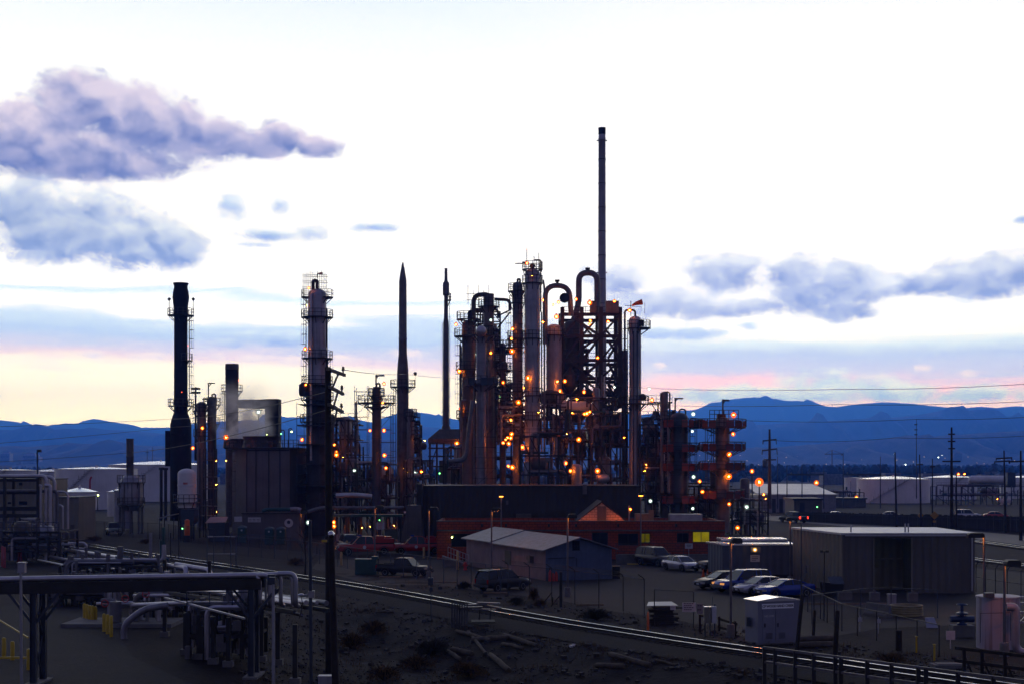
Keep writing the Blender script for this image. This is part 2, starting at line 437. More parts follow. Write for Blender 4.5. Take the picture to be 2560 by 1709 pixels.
W_ = [(232,886,36,14,.9),(345,890,30,10,.7),(395,888,42,13,.85),(640,895,60,14,.9),(545,890,26,12,.7),(720,900,50,12,.6),(855,898,40,12,.8),(1030,885,50,18,.8),(1650,915,18,10,.7),(2310,920,30,13,.9),(2415,932,26,12,.8)]
sky = cloud(sky, W_, (.96,.91,.93), (.86,.84,.92), 0.05, 0.9, 1.0)
# ---- the whole dome: bright afterglow in the west, dim blue overhead and behind
west = sstep(mth('ABSOLUTE', az), 1.55, 0.35)
high = sstep(el, 0.80, 0.28)
glow = mth('MULTIPLY', west, high)
dome = ramp(mth('DIVIDE', el, 1.57, clamp=True), [(0.0, (0.17,0.15,0.24)), (0.25, (0.13,0.13,0.25)), (1.0, (0.08,0.095,0.21))])
allsky = mixc(glow, dome, sky)
gain = ramp(mth('DIVIDE', el, 0.40, clamp=True), [(0.0, (4.2,4.3,6.6)), (0.10, (3.4,3.45,4.7)), (0.2, (2.3,2.3,2.65)), (0.40, (1.55,1.52,1.50)), (0.7, (1.33,1.30,1.27)), (1.0, (1.10,1.10,1.12))])
allsky = mixc(1.0, allsky, mixc(glow, (1, 1, 1), gain), 'MULTIPLY')
nish = node('ShaderNodeTexSky', sky_type='NISHITA'); nish.sun_disc = False
nish.sun_elevation = SUN_EL; nish.sun_rotation = SUN_AZ; nish.altitude = 1600; nish.air_density = 1.0; nish.dust_density = 1.0; nish.ozone_density = 3.0
b1 = node('ShaderNodeBackground'); L.new(nish.outputs[0], b1.inputs[0]); b1.inputs[1].default_value = 0.02
b2 = node('ShaderNodeBackground'); L.new(allsky, b2.inputs[0]); b2.inputs[1].default_value = 0.97
ad = node('ShaderNodeAddShader'); L.new(b1.outputs[0], ad.inputs[0]); L.new(b2.outputs[0], ad.inputs[1])
ow = node('ShaderNodeOutputWorld'); L.new(ad.outputs[0], ow.inputs['Surface'])
w.cycles.sampling_method = 'MANUAL'; w.cycles.sample_map_resolution = 512

# the sun is down behind the mountains: only its broad warm afterglow is left
sd = bpy.data.lights.new('sun', 'SUN'); so = bpy.data.objects.new('sun', sd); COL.objects.link(so)
sd.energy = 0.12; sd.angle = math.radians(20); sd.color = (1.0, 0.86, 0.74)
so.rotation_euler = Vector((math.sin(SUN_AZ)*math.cos(math.radians(9)), math.cos(SUN_AZ)*math.cos(math.radians(9)), math.sin(math.radians(9)))).to_track_quat('Z', 'Y').to_euler()
so.location = (0, 400, 200)
# ------------------------------------------------------------------ terrain
from mathutils import noise as mn
TR = [G(-400,1268),G(0,1330),G(218,1366),G(430,1397),G(586,1423),G(735,1442),G(900,1467),G(1040,1491),G(1229,1530),G(1456,1572),G(1800,1624),G(2091,1663),G(2425,1709),G(3000,1800)]
# straighten the track line a little: least-squares smoothing of the traced points
def smooth_line(pts, n=3):
    for _ in range(n):
        q = [pts[0]]
        for i in range(1, len(pts)-1): q.append(pts[i-1]*0.25 + pts[i]*0.5 + pts[i+1]*0.25)
        q.append(pts[-1]); pts = q
    return pts
TR = smooth_line(TR, 2)
def resample(pts, step):
    out = [pts[0].copy()]; acc = 0
    for a, b in zip(pts, pts[1:]):
        d = (b-a).length; t = step - acc
        while t < d:
            out.append(a + (b-a)*(t/d)); t += step
        acc = (acc + d) % step
    return out
def tdist(x, y):
    """signed distance to the near track: positive on the camera's side"""
    best = 1e9; sg = 1
    for a, b in zip(TR, TR[1:]):
        dx, dy = b.x-a.x, b.y-a.y; l2 = dx*dx+dy*dy
        t = max(0, min(1, ((x-a.x)*dx+(y-a.y)*dy)/l2))
        ex, ey = x-a.x-dx*t, y-a.y-dy*t
        d = ex*ex+ey*ey
        if d < best: best = d; sg = 1 if dx*(y-a.y)-dy*(x-a.x) < 0 else -1
    return math.sqrt(best)*sg
def ss(a, b, x):
    t = max(0, min(1, (x-a)/(b-a))); return t*t*(3-2*t)
def hgt(x, y):
    if y < 30 or y > 200 or abs(x) > 90: return 0.0
    d = tdist(x, y)
    h = 0.0
    h -= 1.5*ss(3.5, 13, d) * ss(-17, -9, x) * ss(30, 50, y) * (1-ss(95, 120, y))
    rough = ss(2.5, 6, d)*ss(-17, -9, x) + ss(2.5, 4, -d)*(1-ss(6.5, 9, -d))*0.5
    h += rough*(mn.fractal(Vector((x*0.45, y*0.45, 0)), 1.0, 2.0, 4)*0.16)
    return h
def axis(lo, hi, step, far):
    a = []; x = lo
    while x < hi: a.append(x); x += step
    a.append(hi)
    k = step; x = hi
    while x < far: k *= 1.5; x += k; a.append(x)
    k = step; x = lo; pre = []
    while x > -far: k *= 1.5; x -= k; pre.append(x)
    return pre[::-1] + a
xs = axis(-60, 60, 0.9, 16000); ys = axis(44, 160, 0.9, 16000)
gb = MB(); nx = len(xs)
for y in ys:
    for x in xs: gb.v.append(Vector((x, y, hgt(x, y))))
for j in range(len(ys)-1):
    for i in range(nx-1):
        gb.f.append((j*nx+i, j*nx+i+1, (j+1)*nx+i+1, (j+1)*nx+i))
def groundmat(name, c1, c2, c3, s1=0.25, s2=3.0, bump=0.6, rough=0.95, spec=0.25, band=(.42,.70)):
    m = bpy.data.materials.new(name); m.use_nodes = True
    nt = m.node_tree; N = nt.nodes; L = nt.links; bs = N['Principled BSDF']
    bs.inputs['Roughness'].default_value = rough; bs.inputs['Specular IOR Level'].default_value = spec
    tc = N.new('ShaderNodeTexCoord')
    a = N.new('ShaderNodeTexNoise'); a.inputs['Scale'].default_value = s1; a.inputs['Detail'].default_value = 7; a.inputs['Roughness'].default_value = 0.65
    b = N.new('ShaderNodeTexNoise'); b.inputs['Scale'].default_value = s2; b.inputs['Detail'].default_value = 8; b.inputs['Roughness'].default_value = 0.7
    for n in (a, b): L.new(tc.outputs['Object'], n.inputs['Vector'])
    r = N.new('ShaderNodeValToRGB'); r.color_ramp.elements[0].position = 0.35; r.color_ramp.elements[1].position = 0.66
    r.color_ramp.elements[0].color = (*c1, 1); r.color_ramp.elements[1].color = (*c2, 1)
    L.new(a.outputs['Fac'], r.inputs['Fac'])
    r2 = N.new('ShaderNodeValToRGB'); r2.color_ramp.elements[0].position = band[0]; r2.color_ramp.elements[1].position = band[1]
    L.new(b.outputs['Fac'], r2.inputs['Fac'])
    x = N.new('ShaderNodeMix'); x.data_type = 'RGBA'; L.new(r2.outputs['Color'], x.inputs['Factor']); L.new(r.outputs['Color'], x.inputs['A']); x.inputs['B'].default_value = (*c3, 1)
    L.new(x.outputs['Result'], bs.inputs['Base Color'])
    bp = N.new('ShaderNodeBump'); bp.inputs['Strength'].default_value = bump; bp.inputs['Distance'].default_value = 0.12
    L.new(b.outputs['Fac'], bp.inputs['Height']); L.new(bp.outputs['Normal'], bs.inputs['Normal'])
    return m
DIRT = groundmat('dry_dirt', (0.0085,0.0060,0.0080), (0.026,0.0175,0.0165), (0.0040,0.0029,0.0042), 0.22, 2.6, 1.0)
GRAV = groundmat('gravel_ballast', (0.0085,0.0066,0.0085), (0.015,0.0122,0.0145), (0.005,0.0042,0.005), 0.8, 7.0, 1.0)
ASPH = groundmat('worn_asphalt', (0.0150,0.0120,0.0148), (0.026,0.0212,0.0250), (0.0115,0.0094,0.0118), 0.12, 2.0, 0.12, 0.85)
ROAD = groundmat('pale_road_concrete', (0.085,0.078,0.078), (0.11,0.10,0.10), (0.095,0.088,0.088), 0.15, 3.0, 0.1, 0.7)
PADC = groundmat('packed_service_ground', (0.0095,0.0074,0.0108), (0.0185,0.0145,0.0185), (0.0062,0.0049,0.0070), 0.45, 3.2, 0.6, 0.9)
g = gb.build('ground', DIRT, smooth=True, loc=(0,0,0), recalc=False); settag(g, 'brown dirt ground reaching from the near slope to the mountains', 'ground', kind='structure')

def sheet(name, poly, z, m, label, cat, sub=1):
    """flat paving sheet laid a few millimetres above what is below"""
    ar = sum(a.x*c.y-c.x*a.y for a, c in zip(poly, poly[1:]+poly[:1]))
    if ar < 0: poly = poly[::-1]
    b = MB(); b.add([Vector((p.x, p.y, z)) for p in poly], [tuple(range(len(poly)))])
    o = b.build(name, m, loc=(0,0,0), recalc=False); return settag(o, label, cat, kind='structure')
lot = [G(930,1462),G(1090,1462),G(1400,1500),G(1530,1528),G(1680,1545),G(1850,1588),G(1990,1606),G(2200,1570),G(2430,1560),G(2560,1540),G(2640,1440),G(2250,1400),G(1760,1405),G(1500,1400),G(1100,1398),G(930,1400),G(800,1395),G(780,1420)]
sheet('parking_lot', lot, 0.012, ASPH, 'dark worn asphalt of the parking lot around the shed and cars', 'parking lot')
srv = [G(-300,1560),G(100,1500),G(260,1530),G(300,1590),G(330,1640),G(480,1709),G(520,1800),G(-300,1800)]
sheet('service_road', srv, 0.012, PADC, 'dusky paved service road passing under the front pipe rack', 'road')
# right-hand road that climbs away past the long dark fence
rd = [G(2900,1372),G(2560,1362),G(2436,1346),G(2250,1326),G(2065,1310),G(1930,1300),G(1850,1293),G(1850,1288),G(1950,1289),G(2065,1300),G(2250,1312),G(2436,1327),G(2560,1338),G(2900,1360)]
sheet('road', rd, 0.012, ROAD, 'pale two lane road running past the long dark fence at right', 'road')

# ballast bed under the rails
def strip(path, prof):
    """sweep a cross profile [(offset, z)] along a horizontal path"""
    b = MB(); k = len(prof)
    for i, p in enumerate(path):
        t = (path[min(i+1, len(path)-1)] - path[max(i-1, 0)]); t.z = 0; t.normalize()
        n = Vector((t.y, -t.x, 0))
        for o_, z in prof: b.v.append(Vector((p.x, p.y, 0)) + n*o_ + Vector((0,0,z)))
    for i in range(len(path)-1):
        for j in range(k-1):
            b.f.append((i*k+j, i*k+j+1, (i+1)*k+j+1, (i+1)*k+j))
    return b
tp = resample(TR, 1.2)
# path runs toward +x/-y; left normal is (t.y,-t.x): camera side is positive
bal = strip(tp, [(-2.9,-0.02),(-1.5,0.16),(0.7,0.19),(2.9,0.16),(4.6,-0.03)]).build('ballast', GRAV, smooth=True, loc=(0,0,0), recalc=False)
settag(bal, 'grey gravel ballast bed carrying the near railway track', 'ballast', kind='structure')
def railprof(o, zb): return [(o-0.07, zb), (o-0.05, zb+0.03), (o-0.012, zb+0.04), (o-0.012, zb+0.115), (o-0.046, zb+0.125), (o-0.046, zb+0.155), (o+0.046, zb+0.155), (o+0.046, zb+0.125), (o+0.012, zb+0.115), (o+0.012, zb+0.04), (o+0.05, zb+0.03), (o+0.07, zb)]
def track(name, path, label, z0=0.17, gauge=1.5, group=None, sleepers=True, off=0.0):
    t = thing(name, label, 'railway track', (path[len(path)//2].x, path[len(path)//2].y, 0), group=group)
    for o_ in (off, off+gauge):
        rl_ = strip(path, railprof(o_, z0+0.06)).build('rail', RUST, t, recalc=False); strip(path, [(o_-.058,z0+.219),(o_-.03,z0+.227),(o_+.03,z0+.227),(o_+.058,z0+.219)]).build('running_surface', RAILM, rl_, recalc=False)
    if sleepers:
        sb = MB()
        for p, q_ in zip(path, path[1:]):
            d = (q_-p); d.z = 0; L_ = d.length; d.normalize(); n = Vector((d.y, -d.x, 0))
            a = math.atan2(n.y, n.x)
            for f_ in (0.25, 0.75):
                c = Vector((p.x, p.y, 0)) + d*(L_*f_) + n*(off+gauge/2)
                sb.box(c + Vector((0,0,z0-0.03)), (2.6, 0.24, 0.17), a)
        o = sb.build('sleepers', WOOD, t); settag(o, kind='stuff')
    return t
track('railway_track', tp, 'railway track with two shiny rails curving across the near ground')
# tracks far right behind the beige building
r2 = [Vector((p.x, p.y, 0)) for p in (G(3000,1490),G(2560,1418),G(2437,1402),G(2200,1372),G(2000,1350))]
track('railway_track', resample(r2, 2.0), 'pair of bright rails right of the beige building, nearer of two', z0=0.0)
r3 = [Vector((p.x, p.y, 0)) for p in (G(3000,1410),G(2560,1373),G(2437,1356),G(2200,1335))]
track('railway_track', resample(r3, 2.0), 'pair of bright rails just below the road at far right', z0=0.0)

# ------------------------------------------------------------------ mountains
def interp(pts, x):
    if x <= pts[0][0]: return pts[0][1]
    for (a, b), (c, d) in zip(pts, pts[1:]):
        if x <= c: return b + (d-b)*(x-a)/(c-a)
    return pts[-1][1]
far_ridge = [(-900,1040),(-500,1050),(-200,1030),(0,1044),(29,1047),(72,1056),(100,1061),(123,1059),(155,1052),(195,1053),(212,1045),(241,1040),(264,1046),(301,1052),(324,1055),(353,1063),(425,1063),(477,1053),(560,1046),(640,1044),(698,1038),(741,1036),(830,1041),(888,1043),(928,1049),(960,1038),(991,1026),(1031,1022),(1067,1025),(1105,1035),(1138,1042),(1250,1050),(1400,1046),(1560,1034),(1707,1019),(1739,1017),(1760,1009),(1815,992),(1866,985),(1922,984),(1964,995),(2003,993),(2041,1002),(2084,1011),(2147,1002),(2211,997),(2284,1002),(2348,1009),(2394,1014),(2454,1009),(2497,1012),(2539,1007),(2560,1009),(2800,1000),(3200,1030),(3800,1045)]
mid_ridge = [(-900,1085),(0,1068),(60,1075),(160,1066),(300,1070),(420,1080),(700,1066),(830,1072),(990,1058),(1100,1064),(1300,1080),(1700,1066),(1780,1060),(1900,1056),(2060,1047),(2127,1042),(2216,1038),(2283,1033),(2328,1025),(2372,1016),(2440,1020),(2484,1027),(2529,1036),(2560,1031),(2900,1040),(3800,1080)]
low_ridge = [(-900,1130),(0,1118),(200,1105),(420,1112),(700,1100),(1000,1095),(1300,1110),(1700,1110),(1900,1118),(2100,1102),(2300,1090),(2450,1078),(2560,1072),(2900,1090),(3800,1120)]
MOUNT = groundmat('mountain_slope', (0.006,0.010,0.016), (0.034,0.034,0.040), (0.055,0.050,0.052), 0.0012, 0.005, 0.0, band=(.50,.62))
SNOWM = groundmat('mountain_slope_with_snow', (0.022,0.028,0.033), (0.045,0.048,0.055), (0.34,0.36,0.42), 0.0009, 0.0034, 0.0, band=(.60,.68))
def ridge(name, prof, Y, depth, label, m, seed, rough):
    b = MB(); n = 360; rows = 16
    x0, x1 = -900, 3800
    for r in range(rows+1):
        fr = r/rows            # 0 foot (near) .. ~0.8 crest .. 1 back
        for i in range(n+1):
            px = x0 + (x1-x0)*i/n
            yb = Y + depth*(fr-0.8)
            hz_ = (HZ - interp(prof, px))*Y/F
            nn = mn.fractal(Vector((px*0.018+seed, fr*2.3, seed)), 1.0, 2.0, 6)
            nr = abs(mn.fractal(Vector((px*0.03+seed, fr*1.2, 3+seed)), 0.9, 2.1, 5))
            if fr <= 0.8:
                k = (fr/0.8)
                e = hz_*(k**1.25)*(1 + (1-k)*k*rough*2.2*(nn-nr*0.9)) + hz_*0.025*nn*k*k
            else:
                e = hz_*(1 - (fr-0.8)/0.2*0.6)
            b.v.append(Vector((Xp(px, Y), yb + nn*depth*0.03, EYE + e if fr > 0 else -5)))
    for r in range(rows):
        for i in range(n):
            a = r*(n+1)+i
            b.f.append((a, a+1, a+n+2, a+n+1))
    o = b.build(name, m, smooth=True, loc=(0, Y, 0), angle=180, recalc=False)
    return settag(o, label, 'mountains', kind='structure')
ridge('mountain_range', far_ridge, 13500, 2600, 'far blue mountain crest under the pale horizon', SNOWM, 1.3, 1.3)
ridge('foothills', mid_ridge, 8600, 2400, 'middle range of blue foothills below the far crest', MOUNT, 5.1, 1.7)
ridge('foothills', low_ridge, 5200, 1900, 'nearest low foothills spreading behind the refinery plain', MOUNT, 9.7, 1.7)
# ------------------------------------------------------------------ air
hz = MB(); hz.box2((-15500, -120, -8), (15500, 14300, 770))
HAZE = bpy.data.materials.new('haze_air'); HAZE.use_nodes = True
hn = HAZE.node_tree; hn.nodes.clear()
ho = hn.nodes.new('ShaderNodeOutputMaterial'); hv = hn.nodes.new('ShaderNodeVolumePrincipled')
hv.inputs['Color'].default_value = (0.05, 0.22, 1.0, 1); hv.inputs['Density'].default_value = 1.6e-4; hv.inputs['Anisotropy'].default_value = 0.68
hv.inputs['Absorption Color'].default_value = (.3,.3,.3,1); hv.inputs['Emission Strength'].default_value = 0
hn.links.new(hv.outputs[0], ho.inputs['Volume'])
ha = hz.build('haze', HAZE, loc=(0,0,-8)); settag(ha, 'thin blue evening air over the whole plain', 'haze', kind='stuff')
# ------------------------------------------------------------------ process equipment helpers
def platform(name, parent, cx, cy, r_in, r_out, z, a0=0.0, a1=2*PI, m=None, panel=None, rail_h=1.1, t=0.12, brackets=True, kick=True):
    """ring platform: deck, posts and rails as one part; brackets below"""
    b = MB(); n = max(6, int(abs(a1-a0)/(PI/8)))
    def pt(a, r, zz): return Vector((cx+r*math.cos(a), cy+r*math.sin(a), zz))
    for i in range(n):
        p, q_ = a0+(a1-a0)*i/n, a0+(a1-a0)*(i+1)/n
        vs = [pt(p, r_in, z), pt(p, r_out, z), pt(q_, r_out, z), pt(q_, r_in, z)]
        b.prism(vs, (0,0,t))
    full = abs(a1-a0) > 6.2
    for i in range(n + (0 if full else 1)):
        a = a0+(a1-a0)*i/n
        ro = r_out+(.10 if panel else -.05); b.bar(pt(a, ro, z+t), pt(a, ro, z+t+rail_h), 0.075)
        if brackets and i % 2 == 0:
            b.bar(pt(a, r_out-0.15, z), pt(a, r_in, z-0.9), 0.10)
    for hh in (0.55, rail_h):
        pts = [pt(a0+(a1-a0)*i/n, r_out+(.10 if panel else -.05), z+t+hh) for i in range(n+1)]
        if full: b.tube(pts[:-1], 0.04, 4, closed=True)
        else: b.tube(pts, 0.04, 4)
    o = b.build(name, m or DARK, parent)
    if panel:
        pb = MB()
        for i in range(n):
            if i % 3 == 2: continue
            p, q_ = a0+(a1-a0)*(i+.06)/n, a0+(a1-a0)*(i+.94)/n
            pb.add([pt(p, r_out+0.03, z-0.1), pt(q_, r_out+0.03, z-0.1), pt(q_, r_out+0.03, z+t+rail_h*0.78), pt(p, r_out+0.03, z+t+rail_h*0.78),
                    pt(p, r_out-0.0, z-0.1), pt(q_, r_out-0.0, z-0.1), pt(q_, r_out-0.0, z+t+rail_h*0.78), pt(p, r_out-0.0, z+t+rail_h*0.78)],
                   [(0,1,2,3),(7,6,5,4),(0,4,5,1),(3,2,6,7),(0,3,7,4),(1,5,6,2)])
        pb.build('guard_panel', panel, o)
    return o
def ladder(name, parent, x, y, z0, z1, m=None, wdt=0.5, cage=True, face=0.0):
    b = MB(); c, s_ = math.cos(face), math.sin(face)
    def pt(u, v, z): return Vector((x + u*(-s_) + v*c, y + u*c + v*s_, z))
    for u in (-wdt/2, wdt/2): b.bar(pt(u,0,z0), pt(u,0,z1), 0.07)
    z = z0
    while z < z1: b.bar(pt(-wdt/2,0,z), pt(wdt/2,0,z), 0.045); z += 0.6
    if cage:
        z = z0+2.2
        while z < z1:
            b.tube([pt(wdt/2*math.cos(a)*1.4, 0.75*math.sin(a), z) for a in [PI*k/6 for k in range(7)]], 0.035, 4); z += 1.5
        for k in (1, 3, 5):
            a = PI*k/6
            b.bar(pt(wdt/2*math.cos(a)*1.4, 0.75*math.sin(a), z0+2.2), pt(wdt/2*math.cos(a)*1.4, 0.75*math.sin(a), z1), 0.04)
    return b.build(name, m or DARK, parent)
def shell(parent, cx, cy, z0, z1, r, m, dome=True, bands=6, name='shell', skirt=0.0, n=28):
    b = MB(); prof = [(r+skirt, z0)]
    if skirt: prof.append((r+0.01, z0+2.5))
    zt = z1 - (r*0.62 if dome else 0)
    k = max(1, bands)
    for i in range(1, k):
        z = z0 + (zt-z0)*i/k
        if z < z0+2.6 and skirt: continue
        prof += [(r, z-0.14), (r+0.045, z-0.12), (r+0.045, z+0.12), (r, z+0.14)]
    prof.append((r, zt))
    if dome:
        for i in range(1, 7):
            a = i*PI/12
            prof.append((max(r*math.cos(a), 0.02), zt + r*0.62*math.sin(a)))
    b.lathe((cx, cy, 0), prof, n)
    return b.build(name, m, parent, smooth=True, angle=35)
def pipe(name, parent, pts, r, m, n=10, rad=None):
    b = MB(); b.tube(fillet(pts, rad if rad is not None else r*3.2, 6), r, n)
    return b.build(name, m, parent, smooth=True, angle=50)
def sp(px, py, Y): return P(px, py, Y)
def ccol(px, Y): return Xp(px, Y), Y

def column(name, label, cat, px, Y, pyt, rpx, m, pyb=None, plats=(), lad=None, dome=True, bands=7, pipes=(), loop=None, group=None, skirt=0.0):
    """vertical vessel: px = centre, rpx = half width in photo pixels; plats = (py, overhang px, start deg, end deg)"""
    k = Y/F; cx = Xp(px, Y); r = rpx*k
    zt = Zp(pyt, Y); zb = 0.0 if pyb is None else Zp(pyb, Y)
    t = thing(name, label, cat, (cx, Y, zb), group=group)
    shell(t, cx, Y, zb, zt, r, m, dome, bands, skirt=skirt)
    for q_ in plats:
        py, ov, d0, d1 = q_[:4]; pm = q_[4] if len(q_) > 4 else None
        platform('platform', t, cx, Y, r*0.98, r+ov*k, Zp(py, Y), math.radians(d0), math.radians(d1), DARK, pm)
    if lad:
        for (side, p0, p1) in lad:
            ladder('ladder', t, cx + side*(r+0.25), Y-0.3, Zp(p0, Y), Zp(p1, Y), face=(0 if side > 0 else PI))
    for (ox, pt_, pb_, rp, mm) in pipes:    # vertical side pipes: offset px from the centre line
        a = Xp(px+ox, Y); yy = Y - math.sqrt(max(0.0, (r+rp*k+0.1)**2 - (a-cx)**2)) if abs(a-cx) < r else Y
        pipe('side_pipe', t, [(cx, Y, Zp(pt_, Y)), (a, yy, Zp(pt_, Y)), (a, yy, Zp(pb_, Y))], rp*k, mm)
    if loop:
        ox, pyh, pyend, rp, mm = loop       # overhead line out of the top, over and down
        h = Zp(pyh, Y)
        pipe('overhead_pipe', t, [(cx, Y, zt-0.4), (cx, Y, h), (Xp(px+ox, Y), Y-0.2, h), (Xp(px+ox, Y), Y-0.2, Zp(pyend, Y))], rp*k, mm)
    return t

FULL = (0, 360)
HOSTS = {}
LAMPS = []
def lamp(px, py, Y, host, kind='O', s=1.0, bracket=0):
    LAMPS.append((px, py, Y, host, kind, s, bracket))

# ================================================================== left group
# black stack with flared mouth
Y = 240; cx = Xp(452, Y); k = Y/F
t = thing('chimney_stack', 'tall black flared stack with two ringed platforms, left of the refinery', 'chimney', (cx, Y, 0))
prof = [(26.5,1300),(26,1062),(24.5,1052),(19,1036),(17,1030),(16.5,860),(16.5,790),(17,772),(19.5,752),(20.5,743),(19,730),(17,722),(16.5,715),(19.5,708),(19.5,706)]
b = MB(); b.lathe((cx, Y, 0), [(a*k, max(0, Zp(p, Y))) for a, p in prof[:-1]] + [(15.5*k, Zp(709, Y)), (15*k, Zp(725, Y))], 28)
b.build('shell', BLACK, t, smooth=True, angle=40)
platform('platform', t, cx, Y, 17*k, 33*k, Zp(790, Y), m=DARK)
platform('platform', t, cx, Y, 17*k, 32*k, Zp(1015, Y), m=DARK)
platform('platform', t, cx, Y, 17*k, 29*k, Zp(902, Y), -1.3, 1.0, DARK)
ladder('ladder', t, cx+22*k, Y-0.2, Zp(902, Y), Zp(790, Y), BLACK)
ladder('ladder', t, cx+22*k, Y-0.2, Zp(1015, Y), Zp(902, Y), BLACK)
b = MB()
for q_ in (423, 483): b.bar(P(q_, 776, Y-0.3), P(q_, 750, Y-0.3), 0.09); b.ball(P(q_, 748, Y-0.3), 0.28, 8, 5)
b.build('lightning_mast', DARK, t)
b = MB(); b.box((cx, Y-2.1, Zp(1085, Y)), (2.3, 0.25, 0.25)); b.box((cx-1.5, Y+0.4, Zp(1120, Y)), (2.0, 2.0, 6)); b.build('breeching', BLACK, t)
lamp(470, 864, Y-1.5, 'on the black flared stack', 'R', 0.7); lamp(454.5, 979, Y-1.6, 'on the black flared stack', 'R', 0.45)

# two domed columns and a floodlight mast right of the black stack
column('process_column', 'short domed grey column just right of the black stack', 'column', 504, 236, 1003, 11.5, STEEL3, plats=[(1028, 12, 0, 360), (1090, 9, 180, 360)], lad=[(-1,1090,1028)], bands=5)
column('process_column', 'darker short column with a looped pipe and crane hook arm', 'column', 530, 236, 990, 11, DARK, plats=[(1012, 11, 0, 360), (1060, 8, 200, 380)], bands=5, loop=(9, 984, 1020, 2.2, STEEL3))
Y = 236; t = thing('davit_crane', 'thin dark davit arm above the two short columns', 'crane', P(521,1005,Y)); b = MB()
b.bar(P(521,1010,Y), P(521,956,Y), 0.18); b.bar(P(519,957,Y), P(537,957,Y), 0.20); b.bar(P(521,966,Y), P(528,958,Y), 0.12); b.bar(P(506,997,Y), P(521,997,Y), 0.22); b.build('arm', DARK, t)
t = thing('floodlight_mast', 'dark mast with two crossbars of floodlights beside the black stack', 'floodlight', P(489,1150,242)); b = MB(); Y = 242
b.cyl(P(489,1150,Y), P(489,966,Y), 0.22, 0.14, 8); b.build('mast', DARK, t)
for py in (971, 981):
    b = MB(); b.bar(P(478,py,Y), P(500,py,Y), 0.14)
    for q_ in (480, 485, 493, 498): b.box(P(q_, py-0.5, Y-0.3), (0.32, 0.4, 0.36))
    b.build('floodlight_bar', DARK, t)
# smoking stack and the flue duct with the vertical box
Y = 250; k = Y/F; cx = Xp(580, Y)
t = thing('chimney_stack', 'stubby grey stack with a dark sooty top behind the cooling tower', 'chimney', (cx, Y, 0))
b = MB(); b.lathe((cx,Y,0), [(16*k,0),(16*k,Zp(925,Y)),(17*k,Zp(923,Y)),(17*k,Zp(918,Y)),(16.4*k,Zp(909,Y)),(14.5*k,Zp(909,Y)),(14.5*k,Zp(930,Y))], 26); b.build('shell', BROWNST, t, smooth=True)
platform('platform', t, cx, Y, 16*k, 27*k, Zp(978,Y), m=DARK)
ladder('ladder', t, cx-19*k, Y, Zp(1100,Y), Zp(978,Y), face=PI)
b = MB(); b.lathe((cx,Y,0), [(16.4*k,Zp(960,Y)),(16.5*k,Zp(912,Y))], 26); b.build('soot_band', BLACK, t, smooth=True)
lamp(597, 950, Y-1.4, 'on the stubby grey stack', 'R', 0.7)
t = thing('flue_duct', 'dark portal shaped flue duct rising behind the steaming cooling tower', 'duct', P(670,1180,248)); Y = 248
b = MB(); b.prism([P(594,998,Y), P(658,997,Y), P(672,996,Y), P(696,996,Y), P(696,1300,Y), P(662,1300,Y), P(662,1019,Y), P(594,1018,Y)], (0,3.2,0)); b.build('duct', BLACK, t)
b = MB()
for py in (1040, 1085): b.box(P(679,py,Y-0.1), (2.6,0.25,0.2))
b.box(P(628,1008,Y-0.1), (0.2,0.25,1.6)); b.build('stiffener', DARK, t)
lamp(646, 1029, 300, 'on the far mast framed by the flue duct', 'W', 1.5)
b = MB(); b.cyl(P(646,1180,300.3), P(646,1022,300.3), 0.2, 0.12, 8); b.bar(P(636,1024,300.3), P(656,1024,300.3), 0.25)
o = b.build('floodlight_mast', DARK); settag(o, 'thin bright floodlight mast framed by the dark flue duct', 'floodlight')

# cooling tower
Y = 214; k = Y/F
t = thing('cooling_tower', 'large grey panelled cooling tower giving off steam', 'cooling tower', (Xp(650,Y), Y+4, 0))
b = MB()
x0, x1, x2, x3 = Xp(566,Y), Xp(617,Y), Xp(724,Y), Xp(744,Y); zt = Zp(1121,Y)
b.prism([(x1,Y,0),(x2,Y,0),(x3,Y+6,0),(x3,Y+16,0),(x0,Y+16,0),(x0,Y+4.5,0)], (0,0,zt)); b.build('casing', COOL, t)
b = MB()
for q_ in (617, 640, 672, 700): b.box((Xp(q_,Y), Y-0.06, zt/2), (0.13, 0.10, zt))
for q_ in (620, 720): b.box((Xp((617+724)/2,Y), Y-0.07, zt - (0.2 if q_ == 620 else zt-0.3)), (x2-x1, 0.12, 0.25))
b.build('corner_post', DARK, t)
b = MB(); b.box(((x0+x3)/2, Y+8, zt+0.12), (x3-x0+0.5, 17, 0.24))
z = zt+0.24
for i in range(15):
    a = (x0-0.2)+(x3-x0+0.4)*i/14; b.bar((a, Y-0.4, z), (a, Y-0.4, z+1.1), 0.08)
for hh in (0.55, 1.1): b.bar((x0-0.2, Y-0.4, z+hh), (x3+0.2, Y-0.4, z+hh), 0.07)
b.build('deck_rail', DARK, t)
for (qx, qw, qy, dy) in ((585,27,1101,10),(605,30,1096,10),(655,48,1090,5)):
    b = MB(); cxx = Xp(qx,Y+dy); r = qw*(Y+dy)/F
    b.lathe((cxx,Y+dy,0), [(r*1.02,zt+0.3),(r*0.93,zt+1.4),(r,Zp(qy,Y+dy)),(r*0.95,Zp(qy,Y+dy)),(r*0.88,zt+1.4),(r*0.9,zt+0.35)], 30); b.build('fan_stack', DARK, t, smooth=True)
ladder('stair_ladder', t, Xp(572,Y), Y+2.2, 0, zt+1.2, m=STEEL3, wdt=1.0, face=-PI/2)
t = thing('ladder_cage', 'tall caged ladder glowing orange on the corner of the cooling tower', 'ladder', (Xp(571,Y),Y+2.0,0))
ladder('ladder', t, Xp(567,Y), Y+2.0, 0, Zp(1105,Y), m=STEEL3, wdt=0.8, face=-PI/2, cage=False)
